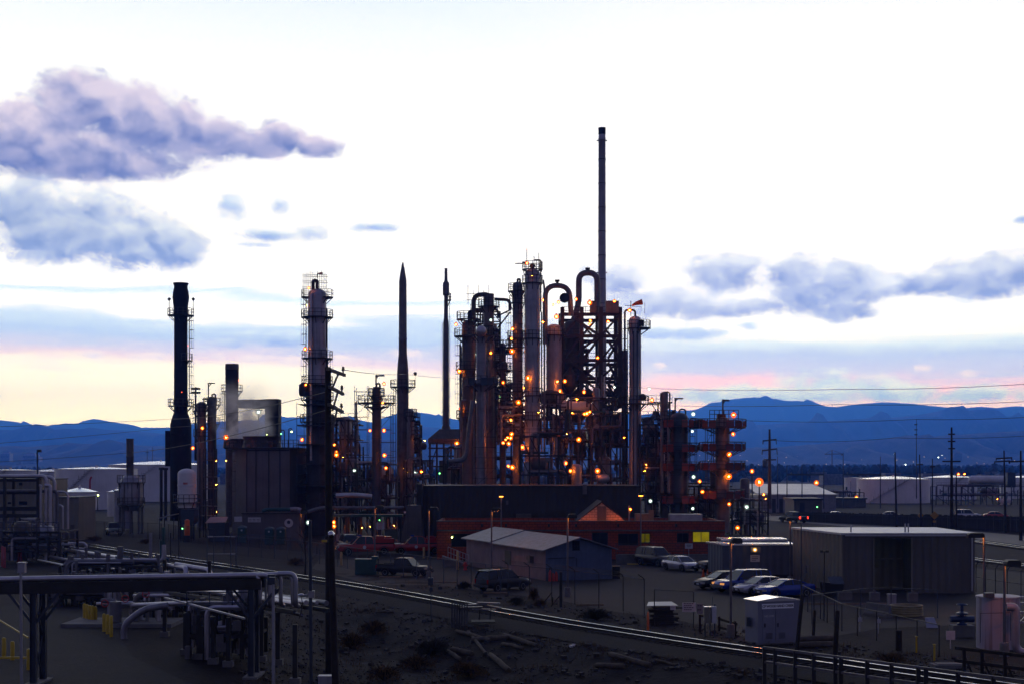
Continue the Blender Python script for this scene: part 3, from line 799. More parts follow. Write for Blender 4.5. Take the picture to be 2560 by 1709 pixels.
lamp(565, 1092, Y+0.4, 'over the caged ladder of the cooling tower', 'O', 1.2)
lamp(566, 1150, Y-0.9, 'part way down the cooling tower ladder', 'O', 0.35)
lamp(667, 1085, Y-0.6, 'on the cooling tower deck rail', 'Y', 0.6)
# steam
sb = MB(); sb.box2(P(540,1098,Y+14)+Vector((0,-8,0)), P(688,930,Y+14)+Vector((0,6,0)))
STM = bpy.data.materials.new('steam'); STM.use_nodes = True
n_ = STM.node_tree; n_.nodes.clear(); NN = n_.nodes; LL = n_.links
oo = NN.new('ShaderNodeOutputMaterial'); vv = NN.new('ShaderNodeVolumePrincipled'); LL.new(vv.outputs[0], oo.inputs['Volume'])
vv.inputs['Color'].default_value = (0.95,0.93,0.90,1); vv.inputs['Anisotropy'].default_value = 0.35
tcn = NN.new('ShaderNodeTexCoord'); mp = NN.new('ShaderNodeMapping'); LL.new(tcn.outputs['Generated'], mp.inputs['Vector'])
nz = NN.new('ShaderNodeTexNoise'); nz.inputs['Scale'].default_value = 0.28; nz.inputs['Detail'].default_value = 5; nz.inputs['Distortion'].default_value = 0.8; LL.new(tcn.outputs['Object'], nz.inputs['Vector'])
sx = NN.new('ShaderNodeSeparateXYZ'); LL.new(tcn.outputs['Generated'], sx.inputs[0])
def M2(op, a, b_=None, cl=False):
    q = NN.new('ShaderNodeMath'); q.operation = op; q.use_clamp = cl
    for i, x in enumerate((a, b_)):
        if x is None: continue
        if hasattr(x, 'is_output'): LL.new(x, q.inputs[i])
        else: q.inputs[i].default_value = x
    return q.outputs[0]
def edge(o_): # 0 at both ends
    return M2('MULTIPLY', M2('MULTIPLY', o_, M2('SUBTRACT', 1.0, o_)), 4.0)
fall = M2('MULTIPLY', edge(sx.outputs[0]), edge(sx.outputs[1]))
up = M2('POWER', M2('SUBTRACT', 1.0, sx.outputs[2], True), 1.7)
body = M2('MULTIPLY', M2('MULTIPLY', fall, up), M2('MULTIPLY', M2('SUBTRACT', nz.outputs['Fac'], 0.45, True), 7.0))
LL.new(M2('MULTIPLY', M2('MULTIPLY', body, 0.80), M2('GREATER_THAN', sx.outputs[2], 0.004)), vv.inputs['Density'])
o = sb.build('steam', STM); settag(o, 'pale steam cloud drifting off the top of the cooling tower', 'steam', kind='stuff')

# small white tank with red letters in front of the cooling tower
Y = 205
t = column('storage_tank', 'small white upright tank with faint red lettering by the black stack', 'tank', 467, Y, 1170, 22.5, WHITE, pyb=1268, bands=3)
b = MB(); xx = Xp(467,Y); rr = 22.5*Y/F
for i in range(4):
    a = math.radians(-97+i*7); b.box((xx+(rr+0.03)*math.cos(a), Y+(rr+0.03)*math.sin(a), Zp(1207,Y)), (0.1,0.04,0.28), a+PI/2)
b.build('lettering', LETTERR, t)
platform('platform', t, xx, Y, rr, rr+0.7, Zp(1256,Y), m=DARK)
b = MB()
for a in (0.6,2.5,3.8,5.6): b.bar((xx+rr*0.8*math.cos(a),Y+rr*0.8*math.sin(a),0),(xx+rr*0.8*math.cos(a),Y+rr*0.8*math.sin(a),Zp(1266,Y)),0.25)
b.build('leg_frame', DARK, t)
# cylindrical heater with its own stack
Y = 222; k = Y/F; cx = Xp(328,Y)
t = thing('fired_heater', 'round grey heater on legs with a slim chimney, left of the black stack', 'heater', (cx,Y,0))
b = MB(); b.lathe((cx,Y,0),[(20*k,Zp(1275,Y)),(30*k,Zp(1256,Y)),(30*k,Zp(1207,Y)),(28*k,Zp(1204,Y)),(18*k,Zp(1188,Y)),(12*k,Zp(1186,Y))],24); b.build('shell', STEEL2, t, smooth=True, angle=25)
b = MB(); b.lathe((cx-3*k,Y,0),[(9*k,Zp(1188,Y)),(9*k,Zp(1143,Y)),(9.7*k,Zp(1142,Y)),(9.7*k,Zp(1140,Y)),(9*k,Zp(1139,Y)),(9*k,Zp(1098,Y)),(9.6*k,Zp(1095,Y)),(8*k,Zp(1095,Y)),(8*k,Zp(1110,Y))],20); b.build('chimney', BROWNST, t, smooth=True)
platform('platform', t, cx, Y, 29*k, 35*k, Zp(1206,Y), m=BROWNST); platform('platform', t, cx, Y, 28*k, 34*k, Zp(1262,Y), m=BROWNST)
b = MB()
for a in [PI*2*i/8+0.2 for i in range(8)]: b.bar((cx+27*k*math.cos(a),Y+27*k*math.sin(a),0),(cx+27*k*math.cos(a),Y+27*k*math.sin(a),Zp(1266,Y)),0.28)
for a in [PI*2*i/10 for i in range(10)]: b.bar((cx+30.4*k*math.cos(a),Y+30.4*k*math.sin(a),Zp(1256,Y)),(cx+30.4*k*math.cos(a),Y+30.4*k*math.sin(a),Zp(1207,Y)),0.14)
b.build('support_frame', STEEL3, t)
# small chimney pipes between heater and black stack
for px, pt_, lab in ((403,1167,'thin dark vent pipe beside the round grey heater'),(414,1168,'second thin dark vent pipe nearer the black stack')):
    b = MB(); b.cyl(P(px,1300,236),P(px,pt_+6,236),0.26,0.26,10); b.cyl(P(px,pt_+6,236),P(px,pt_,236),0.42,0.42,10)
    o = b.build('vent_pipe', DARK, smooth=True); settag(o, lab, 'pipe')

# ================================================================== main left column with scaffolded foot
Y = 216; k = Y/F
t = column('distillation_column', 'tall pale banded column with a looped top pipe, left of the rocket shaped stack', 'column', 793, Y, 722, 23, STEEL2,
    plats=[(745,17,-40,220),(795,17,0,360),(897,16,0,360),(960,16,0,360),(1000,18,0,360),(1055,20,0,360)], lad=[(-1,897,745),(-1,1000,897),(1,960,897)], bands=9,
    pipes=[(-12,735,1150,3.0,PIPE),(24,770,1000,2.2,DARK)], loop=(-10,702,1140,4.5,DARK))
b = MB(); xx = Xp(780,Y)
for i in range(7):
    for j in range(2): b.bar((xx-1.2+i*0.55,Y-1+j*2,Zp(745,Y)),(xx-1.2+i*0.55,Y-1+j*2,Zp(684-(i%3)*3,Y)),0.06)
for py in (690,705,720,735): b.bar((xx-1.4,Y-1,Zp(py,Y)),(xx+2.4,Y-1,Zp(py,Y)),0.06); b.bar((xx-1.4,Y+1,Zp(py,Y)),(xx+2.4,Y+1,Zp(py,Y)),0.06)
b.build('top_scaffold', DARK, t)
b = MB(); b.box((Xp(812,Y),Y-1.3,Zp(880,Y)),(0.9,0.5,1.2)); b.build('pale_patch', STEEL2, t)
b = MB(); b.lathe((Xp(793,Y),Y,0),[(23.5*k+.25,0),(23.5*k+.25,Zp(968,Y)),(23.2*k,Zp(962,Y))],28); b.build('lower_jacket', DARK, t, smooth=True)
b = MB(); b.lathe((Xp(762,Y),Y-1,0),[(.6,Zp(990,Y)),(.75,Zp(984,Y)),(.75,Zp(962,Y)),(.3,Zp(956,Y))],14); b.build('side_drum', DARK, t, smooth=True)
t = thing('windsock', 'small red vane high above the tall pale banded column', 'windsock', P(797,690,Y)); b = MB(); b.bar(P(793,695,Y),P(793,684,Y),0.08); b.build('pole', DARK, t)
b = MB(); b.cyl(P(793,684,Y),P(806,683.5,Y),0.08,0.20,8); b.build('sock', RED, t)
lamp(772,720,Y-1.6,'on the tall pale banded column','O',.8); lamp(763,872,Y-1.4,'on the tall pale banded column','O',.8); lamp(764,961,Y-1.8,'on the tall pale banded column','O',.7); lamp(755,1098,Y-2,'on the tall pale banded column','O',.8); lamp(766,764,Y-1.4,'on the tall pale banded column','O',.3)

def scaffold(label, px0, px1, pyt, pyb, Y, depth=3.0, step=1.9, m=None, decks=(), seed=1, jag=0.0, cat='scaffold', group=None, xstep=None):
    """tube scaffold: standards, ledgers, plank decks"""
    rnd = random.Random(seed); m = m or DARK; xstep = xstep or step
    x0, x1 = Xp(px0,Y), Xp(px1,Y); zb, zt = max(0, Zp(pyb,Y)), Zp(pyt,Y)
    t = thing('scaffold', label, cat, ((x0+x1)/2, Y, zb), group=group)
    nx_ = max(1, round((x1-x0)/xstep)); b = MB()
    tops = [zt - rnd.random()*jag for _ in range(nx_+1)]
    for i in range(nx_+1):
        x = x0+(x1-x0)*i/nx_
        for d in (0, depth): b.bar((x,Y+d,zb),(x,Y+d,tops[i]+rnd.random()*0.8),0.075)
    b.build('standards', m, t)
    b = MB(); z = zb+0.5
    while z < zt:
        for i in range(nx_):
            xa, xb = x0+(x1-x0)*i/nx_, x0+(x1-x0)*(i+1)/nx_
            if z > min(tops[i], tops[i+1]): continue
            for d in (0, depth):
                b.bar((xa,Y+d,z),(xb,Y+d,z),0.06)
            b.bar((xa,Y,z),(xa,Y+depth,z),0.06)
            if rnd.random() < 0.18: b.bar((xa,Y,z),(xb,Y,z+step),0.055)
        z += step
    b.build('ledgers', m, t)
    if decks:
        b = MB()
        for (py, a, c) in decks: b.box2((Xp(a,Y),Y,Zp(py,Y)),(Xp(c,Y),Y+depth,Zp(py,Y)+0.1))
        b.build('plank_deck', DARK, t)
    return t
scaffold('pipe scaffold wrapped round the foot of the tall pale column', 742, 826, 990, 1290, 212.5, 7.5, 1.45, seed=3, jag=5, decks=[(1010,745,826),(1062,742,826),(1110,742,826),(1160,742,826),(1215,742,826)])
scaffold('tall open scaffold left of the slim scaffolded column', 886, 918, 960, 1240, 212, 2.6, 1.9, seed=4, jag=2.2)
scaffold('lower scaffold on the right of the slim scaffolded column', 948, 976, 985, 1240, 212, 3.2, 1.9, seed=5, jag=3)
t = column('process_column', 'slim bluish column inside open scaffolding', 'column', 941, 214, 965, 11, BLUEST, plats=[(1008,36,0,360),(1018,20,160,380),(990,10,0,360)], bands=6, loop=(9,958,1000,2.4,DARK))
b = MB(); Y = 214; b.bar(P(940,965,Y-1),P(940,937,Y-1),0.2); b.bar(P(939,938,Y-1),P(961,938,Y-1),0.22); b.bar(P(940,946,Y-1),P(945,939,Y-1),0.14); b.build('davit_arm', DARK, t)
for q_ in ((925,1075),(960,1075),(960,958.6),(957,1006),(961,1137),(965,1169)): lamp(q_[0],q_[1],211.2,'beside the slim scaffolded column','O',1.1 if q_[1]==1137 else .75)

# rocket shaped stack
Y = 232; k = Y/F; cx = Xp(1007,Y)
t = thing('chimney_stack', 'rocket shaped stack with a pointed cone top', 'chimney', (cx,Y,0))
pr = [(15,1240),(14.5,940),(14,925),(12,900),(10.5,885),(10.2,850),(10.8,849),(10.8,846),(10.2,845),(9.4,702),(9,700),(6,680),(2.2,660),(1.2,656)]
b = MB(); b.lathe((cx,Y,0),[(16*k,0)]+[(a*k,Zp(p,Y)) for a,p in pr],26); b.build('shell', STEEL3, t, smooth=True, angle=35)
platform('platform', t, cx, Y, 13.5*k, 32*k, Zp(968,Y), m=DARK); platform('platform', t, cx, Y, 14*k, 30*k, Zp(1080,Y), -0.8, 1.2, DARK)
ladder('ladder', t, cx-17*k, Y-0.4, Zp(1230,Y), Zp(968,Y), face=PI)
b = MB(); b.bar(P(1038,962,Y),P(1038,934,Y),0.07); b.ball(P(1038,933,Y),0.3,8,5); b.build('beacon_pole', DARK, t)
column('process_column', 'short grey column tucked against the rocket shaped stack', 'column', 1026, 230, 1022, 9, STEEL, plats=[(1052,16,-80,120),(1085,16,-80,120),(1040,8,0,360)], bands=5)
lamp(1008,1172,Y-2.6,'low on the rocket shaped stack','O',.55); lamp(1020,1180,Y-3,'low on the rocket shaped stack','O',.4)

# thin stack on heater box
Y = 236; k = Y/F; cx = Xp(1115,Y)
t = thing('fired_heater', 'low dark hip roofed heater carrying a very thin stack', 'heater', (Xp(1125,Y),Y,0))
pr = [(13,1080),(11,1068),(8,1060),(7.4,820),(7.2,808),(5.2,796),(4.8,740),(8,738),(8.2,710),(6.5,706),(4,702),(3.4,672),(3.6,671)]
b = MB(); b.lathe((cx,Y,0),[(a*k,Zp(p,Y)) for a,p in pr],18); b.build('chimney', STEEL3, t, smooth=True, angle=35)
ladder('ladder', t, cx+9.5*k, Y-0.1, Zp(1060,Y), Zp(740,Y), wdt=0.4, cage=False)
ladder('ladder', t, cx-9.5*k, Y-0.1, Zp(1060,Y), Zp(805,Y), wdt=0.3, cage=False, face=PI)
platform('platform', t, cx, Y, 5*k, 13*k, Zp(752,Y), -1.2, 1.2, DARK)
b = MB(); a0,a1 = Xp(1074,Y),Xp(1168,Y); c0,c1 = Xp(1100,Y),Xp(1150,Y); zr,ze,zf = Zp(1072,Y),Zp(1097,Y),Zp(1108,Y)
b.add([(a0,Y-4,ze),(a1,Y-4,ze),(a1,Y+5,ze),(a0,Y+5,ze),(c0,Y-1.5,zr),(c1,Y-1.5,zr),(c1,Y+2,zr),(c0,Y+2,zr)],[(0,1,5,4),(1,2,6,5),(2,3,7,6),(3,0,4,7),(4,5,6,7),(3,2,1,0)])
b.box2((a0,Y-4.02,zf),(a1,Y+5,ze-0.02)); b.build('convection_box', BROWNST, t)
b = MB()
for q_ in (1078,1095,1112,1130,1148,1164):
    b.bar((Xp(q_,Y),Y-3.6,0),(Xp(q_,Y),Y-3.6,zf),0.3)
for py in (1120,1140,1165): b.bar((a0,Y-3.6,Zp(py,Y)),(a1,Y-3.6,Zp(py,Y)),0.25)
for q_ in (1078,1112,1148): b.bar((Xp(q_,Y),Y-3.7,Zp(1165,Y)),(Xp(q_+17,Y),Y-3.7,Zp(1120,Y)),0.16)
b.build('support_frame', DARK, t)
b = MB(); b.box2((Xp(1100,Y),Y-2.5,Zp(1205,Y)),(Xp(1160,Y),Y+3,Zp(1150,Y))); b.build('firebox', BROWNST, t)
lamp(1142,1108,Y-5,'on the low heater under the thin stack','O',1.1); lamp(1099,1182,Y-5,'on the low heater under the thin stack','G',.8); lamp(1131,1184,Y-5,'on the low heater under the thin stack','G',.8)
lamp(1054,1178,225,'between the rocket stack and the thin stack','O',1.35); lamp(1039,1179,225,'between the rocket stack and the thin stack','W',.8)
lamp(1062,1100,228,'between the rocket stack and the thin stack','O',.5)
# ================================================================== middle group
# left platformed column (px ~1170) with downcomers
Y = 214; k = Y/F
t = column('process_column', 'brown column with orange lit flank at the left end of the dense middle group', 'column', 1172, Y, 800, 17, BROWNST, plats=[(842,20,120,300),(925,16,150,330),(800,14,0,360),(1045,15,120,280)], lad=[(-1,925,842),(-1,1045,925)], bands=7, loop=(6,779,860,3,DARK))
pipe('side_pipe', t, [P(1166,1000,Y-2),P(1153,1000,Y-2),P(1153,1110,Y-2)], 3*k, PIPED)
# tall pair of short drums with crossover (px 1190-1230, top 735)
t = column('process_column', 'dark rusty column topped by a wide crossover pipe', 'column', 1222, 217, 735, 13, STEEL3, plats=[(905,26,0,360),(768,14,0,360),(840,16,0,360)], bands=8, dome=False)
Y = 217
pipe('overhead_pipe', t, [P(1222,760,Y),P(1222,736,Y),P(1184,738,Y-1.5),P(1184,858,Y-1.5)], 6*k, BROWNST, rad=1.2)
pipe('overhead_pipe', t, [P(1236,748,Y),P(1275,750,Y),P(1275,775,Y)], 4*k, BROWNST)
pipe('transfer_pipe', t, [P(1232,860,Y-2),P(1222,950,Y-2.5),P(1222,1012,Y-2.5)], 5.5*k, STEEL3)
b = MB()
for (p0,p1) in (((1180,815),(1232,815)),((1244,790),(1276,775)),((1244,820),(1276,780))): b.bar(P(p0[0],p0[1],Y-2),P(p1[0],p1[1],Y-2),0.22)
for i in range(5): b.bar(P(1170+i*13,760,Y-2),P(1170+i*13,712+(i%2)*14,Y-2),0.07)
for py in (735,750): b.bar(P(1166,py,Y-2),P(1226,py,Y-2),0.07)
b.build('top_frame', DARK, t)
t = column('process_column', 'slender pale column with a domed top in front of the dense middle group', 'column', 1203, 206, 818, 12.5, STEEL, plats=[(962,30,0,360,BLUEST),(840,20,140,400)], bands=6, pipes=[(-18,950,1215,2.2,PIPED),(16,900,1080,2.0,PIPED)])
b = MB(); b.ball(P(1203,828,203.5),0.8,14,8); b.build('top_valve', PIPE, t, smooth=True)
pipe('curved_pipe', t, [P(1183,1000,204),P(1172,1080,204),P(1168,1130,204),P(1160,1148,204),P(1122,1153,204)], 6*k, PIPED, rad=3)
column('process_column', 'small orange lit column behind the slender pale column', 'column', 1228, 222, 880, 14, STEEL3, plats=[(870,18,0,360),(985,18,0,360)], bands=4)
column('process_column', 'narrow column with stacked platforms left of the twin tall columns', 'column', 1257, 222, 858, 8, STEEL3, plats=[(870,12,0,360),(925,14,0,360),(968,14,0,360),(1005,10,0,360),(1050,10,0,360)], bands=5, lad=[(1,1050,870)])
# twin tall columns
column('distillation_column', 'darker and thinner of the twin tall columns', 'column', 1294, 214, 705, 12.5, STEEL3, plats=[(730,12,0,360),(848,14,0,360),(870,16,150,340),(980,14,0,360),(760,9,180,330)], lad=[(1,848,730),(1,980,848),(-1,870,760)], bands=8, loop=(6,698,760,2.6,DARK))
t = column('distillation_column', 'taller and paler of the twin tall columns, crowned by a looped pipe', 'column', 1331, 210, 672, 19, STEEL2, plats=[(710,7,0,360),(848,6,0,360),(990,8,0,360),(1050,8,0,360),(676,7,0,360)], lad=[(-1,848,710),(-1,990,848),(-1,1050,990)], bands=10)
Y = 210; k = Y/F
pipe('overhead_pipe', t, [P(1331,680,Y),P(1331,662,Y)], 5*k, DARK)
b = MB(); b.tube([P(1331+6*math.cos(a),668-7*math.sin(a),Y) for a in [PI*i/10 for i in range(11)]], 2.2*k, 8); b.build('loop_pipe', DARK, t, smooth=True)
pipe('side_pipe', t, [P(1336,650,Y),P(1352,650,Y),P(1352,780,Y)], 1.8*k, DARK); pipe('side_pipe', t, [P(1358,700,Y-1),P(1361,720,Y-1),P(1361,1130,Y-1)], 2.4*k, PIPED); pipe('side_pipe', t, [P(1354,780,Y-1),P(1354,1130,Y-1)], 1.8*k, PIPED)
b = MB()
for q_,t0 in ((1335,640),(1347,632),(1317,624),(1312,655)): b.bar(P(q_,680,Y),P(q_,t0,Y),0.09)
b.bar(P(1288,659,Y),P(1318,659,Y),0.14); b.bar(P(1308,656,Y),P(1322,656,Y),0.1); b.build('antenna', DARK, t)
lamp(1317,658,Y-1,'at the crown of the taller twin column','O',.7); lamp(1317,623,Y,'at the crown of the taller twin column','R',.45); lamp(1331,690,Y-2.2,'at the crown of the taller twin column','O',.25)
# vessels right of the twin columns and the big loops
t = column('reactor_vessel', 'wide grey vessel hung inside the steel tower below the lower loop pipe', 'vessel', 1385, 216, 810, 19.5, STEEL2, pyb=985, plats=[(840,8,0,360)], bands=4)
Y = 216; k = Y/F
pipe('overhead_pipe', t, [P(1363,860,Y-1),P(1363,714,Y-1),P(1423,714,Y-1),P(1428,790,Y-1)], 6.5*k, STEEL3, rad=3.6)
b = MB(); b.cyl(P(1393,714,Y-1),P(1393,703,Y-1),0.2,0.2,8); b.box(P(1393,702,Y-1),(0.7,0.7,0.25)); b.cyl(P(1411,745,Y-3),P(1411,745,Y),0.75,0.75,14); b.build('valve', DARK, t)
t = column('reactor_vessel', 'broad rust brown reactor in the steel tower below the taller loop pipe', 'vessel', 1431, 224, 800, 21, BROWNST, pyb=960, bands=4)
Y = 222; k = Y/F
pipe('overhead_pipe', t, [P(1434,800,Y),P(1447,760,Y),P(1447,682,Y),P(1493,682,Y),P(1493,790,Y)], 7.5*k, STEEL3, rad=4.6)
b = MB(); b.cyl(P(1469,682,Y),P(1469,672,Y),0.2,0.2,8); b.box(P(1469,672,Y),(0.7,0.7,0.25)); b.build('valve', DARK, t)
# tall thin stack
Y = 226; k = Y/F; cx = Xp(1505,Y)
t = thing('chimney_stack', 'tallest slender grey stack rising high above everything', 'chimney', (cx,Y,0))
b = MB(); b.lathe((cx,Y,0),[(11.5*k,0),(11*k,Zp(780,Y)),(9.8*k,Zp(690,Y)),(8.8*k,Zp(352,Y)),(9.4*k,Zp(351,Y)),(9.4*k,Zp(346,Y)),(8.8*k,Zp(345,Y)),(8.8*k,Zp(334,Y)),(7.6*k,Zp(334,Y)),(7.6*k,Zp(350,Y))],24); b.build('shell', STEEL2, t, smooth=True, angle=35)
b = MB(); b.lathe((cx,Y,0),[(9.0*k,Zp(337,Y)),(9.3*k,Zp(320,Y)),(7.9*k,Zp(320,Y)),(7.9*k,Zp(337,Y))],24); b.build('sooty_lip', BLACK, t, smooth=True)
b = MB()
for py in (352, 682): b.box((cx,Y,Zp(py,Y)),(26*k,0.3,0.15))
for i in range(9):
    py = 400+i*60; rr = (8.8+ (py-352)/330*1.0)*k
    b.lathe((cx,Y,0),[(rr+0.02,Zp(py,Y)),(rr+0.06,Zp(py,Y)),(rr+0.06,Zp(py,Y)+0.12),(rr+0.02,Zp(py,Y)+0.12)],20)
b.build('band', STEEL3, t)
# braced steel tower round the reactors
def tower(label, px0, px1, pyt, pyb, Y, depth, levels, bays, m=None, braces=True, seed=2, wd=0.42, cat='steel frame', name='steel_frame', rails=True):
    rnd = random.Random(seed); m = m or DARK
    x0,x1 = Xp(px0,Y),Xp(px1,Y); zb = max(0,Zp(pyb,Y)); zt = Zp(pyt,Y)
    t = thing(name, label, cat, ((x0+x1)/2,Y,zb))
    xsb = [x0+(x1-x0)*i/bays for i in range(bays+1)]; zl = [Zp(p,Y) for p in levels]
    b = MB()
    for x in xsb:
        for d in (0,depth): b.bar((x,Y+d,zb),(x,Y+d,zt),wd)
    b.build('posts', m, t)
    b = MB()
    for z in zl:
        for d in (0,depth): b.bar((x0,Y+d,z),(x1,Y+d,z),wd*0.8)
        for x in xsb: b.bar((x,Y,z),(x,Y+depth,z),wd*0.6)
    b.build('beams', m, t)
    if braces:
        b = MB(); zz = sorted(zl)
        for z0,z1 in zip(zz,zz[1:]):
            for i in range(bays):
                for d in (0,depth):
                    r = rnd.random()
                    if r < 0.42: b.bar((xsb[i],Y+d,z0),(xsb[i+1],Y+d,z1),wd*0.5)
                    elif r < 0.84: b.bar((xsb[i+1],Y+d,z0),(xsb[i],Y+d,z1),wd*0.5)
        b.build('braces', m, t)
    if rails:
        b = MB()
        for z in zl:
            for hh in (0.55,1.1): b.bar((x0,Y-0.3,z+hh),(x1,Y-0.3,z+hh),0.07)
            nn = max(2,int((x1-x0)/1.6))
            for i in range(nn+1):
                x = x0+(x1-x0)*i/nn; b.bar((x,Y-0.3,z),(x,Y-0.3,z+1.1),0.07)
        b.build('handrail', m, t)
    return t
t = tower('big braced steel tower holding the reactors below the loop pipes', 1406, 1550, 768, 1020, 218, 9, (786,840,900,945,980,1015), 3, wd=0.62, seed=8)
b = MB(); Y = 217.6
for (a,c) in (((1436,796),(1500,840)),((1420,900),(1490,845)),((1430,905),(1500,955)),((1430,960),(1500,905)),((1520,850),(1548,895)),((1548,850),(1520,895)),((1520,905),(1548,960)),((1548,905),(1520,960)),((1520,1010),(1548,960)),((1520,960),(1548,1010)),((1412,980),(1470,920))):
    b.bar(P(a[0],a[1],Y),P(c[0],c[1],Y),0.38)
b.build('heavy_brace', DARK, t)
b = MB(); b.box(P(1530,768,Y),(2.0,1.5,1.8)); b.box(P(1482,768,Y),(0.9,1.2,1.8)); b.build('equipment_box', STEEL3, t)
b = MB(); cq = P(1425,935,217); b.lathe((cq.x,cq.y,0),[(0.05,Zp(915,217)),(1.1,Zp(938,217)),(1.1,Zp(965,217)),(0.2,Zp(985,217))],14); b.build('hopper', DARK, t)
b = MB()
for i in range(6): b.box(P(1515,1000+i*1,219+i*0.3),(0.1,0.1,0.1))
b.box2(P(1470,1115,222),P(1560,1040,230)); b.build('equipment_house', DARK, t)
# right single column with wind sock
Y = 212; k = Y/F
t = column('distillation_column', 'pale domed column with a red windsock at its top, right of the braced tower', 'column', 1588, Y, 790, 15, STEEL2, pyb=1330, plats=[(822,24,-70,90),(822,6,90,290),(1010,20,0,360)], lad=[(-1,1010,822)], bands=8, pipes=[(4,830,1280,1.8,BLUEST),(-6,830,1280,1.8,BLUEST)])
pipe('overhead_pipe', t, [P(1588,795,Y),P(1588,775,Y-.4),P(1562,775,Y-.4),P(1562,1100,Y-.4)], 2.6*k, DARK)
b = MB(); b.box(P(1603,808,Y-1),(0.8,0.8,0.9)); b.ball(P(1607,992,Y-0.8),0.55,10,6); b.build('equipment_box', DARK, t)
t = thing('windsock', 'orange red windsock flying over the pale domed column', 'windsock', P(1577,790,Y)); b = MB(); b.bar(P(1577,790,Y),P(1577,752,Y),0.1); b.bar(P(1562,764,Y),P(1580,764,Y),0.08); b.bar(P(1612,785,Y),P(1612,755,Y),0.06); b.bar(P(1580,767,Y),P(1603,767,Y),0.05); b.bar(P(1603,767,Y),P(1603,778,Y),0.05); b.build('pole', DARK, t)
b = MB(); b.tube([P(1580,764,Y),P(1590,759,Y),P(1606,755,Y)],[0.12,0.28,0.42],8); b.build('sock', ORNG, t)
column('process_column', 'dark rectangular looking column hidden behind the windsock column', 'column', 1562, 224, 875, 8, STEEL3, bands=3, dome=False)
column('process_vessel', 'short pale drum behind the windsock column', 'vessel', 1630, 222, 1060, 13, STEEL2, pyb=1170, plats=[(1115,8,0,360)], bands=2)
# right orange guard columns
PN = ORANGE
t = column('process_column', 'left one of the two dark columns with orange red guard panels', 'column', 1698, 208, 1030, 22, BLUEST, pyb=1330, plats=[(1066,24,0,360,PN),(1127,26,0,360,PN),(1174,26,0,360,PN),(1255,26,0,360,PN)], bands=4, lad=[(1,1127,1066),(1,1174,1127)])
b = MB(); Y = 208; b.bar(P(1688,1050,Y),P(1688,995,Y),0.2); b.bar(P(1686,995,Y),P(1708,995,Y),0.22); b.bar(P(1688,1003,Y),P(1693,996,Y),0.14); b.build('davit_arm', DARK, t)
pipe('overhead_pipe', t, [P(1698,1035,Y),P(1698,1022,Y),P(1714,1022,Y),P(1714,1060,Y)], 0.12, DARK)
pipe('side_pipe', t, [P(1655,1050,Y-1),P(1655,1230,Y-1)], 0.25, PIPED); pipe('side_pipe', t, [P(1672,1050,Y-1.3),P(1672,1230,Y-1.3)], 0.25, PIPED)
t = column('process_column', 'right one of the two dark columns with orange red guard panels', 'column', 1806, 206, 1040, 18, STEEL3, pyb=1330, plats=[(1068,40,0,360,PN),(1125,38,0,360,PN),(1172,37,0,360,PN),(1243,37,0,360,PN)], bands=4, lad=[(-1,1125,1068),(-1,1172,1125)])
Y = 206; b = MB(); b.bar(P(1807,1045,Y),P(1807,999,Y),0.2); b.bar(P(1805,999,Y),P(1823,1000,Y),0.26); b.bar(P(1807,1008,Y),P(1813,1000,Y),0.14); b.box(P(1803,1042,Y),(1.2,1,0.9)); b.build('davit_arm', DARK, t)
b = MB()
for i in range(7): b.bar(P(1774+i*12,1066,Y-2.2),P(1774+i*12,1024,Y-2.2),0.09)
for py in (1024,1034,1045): b.bar(P(1774,py,Y-2.2),P(1846,py,Y-2.2),0.09)
b.build('top_railing', DARK, t)
t = thing('walkway_bridge', 'orange panelled footbridge joining the two guard panel columns', 'footbridge', P(1752,1070,207)); b = MB(); Y = 207
b.box2(P(1724,1070,Y),P(1772,1066,Y+1.4)); b.build('deck', DARK, t)
b = MB(); b.box2(P(1738,1066,Y-0.05),P(1762,1048,Y)); b.build('side_panel', ORANGE, t)
b = MB()
for q_ in range(1726,1774,6): b.bar(P(q_,1066,Y-0.1),P(q_,1045,Y-0.1),0.07)
b.bar(P(1726,1045,Y-0.1),P(1772,1045,Y-0.1),0.08); b.build('handrail', DARK, t)
t = column('process_column', 'thin dark column with a hooked pipe left of the guard panel columns', 'column', 1660, 214, 978, 10, STEEL3, pyb=1330, plats=[(1048,10,0,360)], bands=5, loop=(14,979,1060,2,DARK))
# hanging rung ladders and thin posts by the guard columns
# lamps on these hosts
H1='on the brown column at the left of the middle group'
for q_ in ((1140,811),(1148,927),(1151,1021)): lamp(q_[0],q_[1],213.3,H1,'O',1.0)
H2='among the platforms of the dense middle group'
for q_ in ((1179,801,'W',.6),(1227,800,'W',.7),(1194,886,'W',.75),(1227,882,'O',.8),(1258,955,'O',.8),(1281,822,'O',1.1),(1279,846,'O',.7),(1280,878,'O',1.0),(1250,991,'G',.45)): lamp(q_[0],q_[1],214.2 if q_[0]<1230 else (212.7 if q_[0]>1275 else 219.5),H2,q_[2],q_[3])
H3='in front of the twin tall columns'
for q_ in ((1320,944,1.1),(1309,969,.7),(1296,1005,1.2),(1277,1049,.8),(1306,1117,1.2),(1271,1164,.8),(1281,1167,1.0),(1306,1213,1.1),(1346,1030,.2),(1331,1125,.35)): lamp(q_[0],q_[1],208.25 if q_[0]>1300 else 211.8,H3,'O',q_[2])
H4='in the lamp cluster left of the twin columns foot'
for q_ in ((1279,1084),(1269,1093),(1277,1094),(1264,1098),(1258,1106),(1272,1108)): lamp(q_[0],q_[1],206.5,H4,'O',.85)
H5='along the upper deck of the braced steel tower'
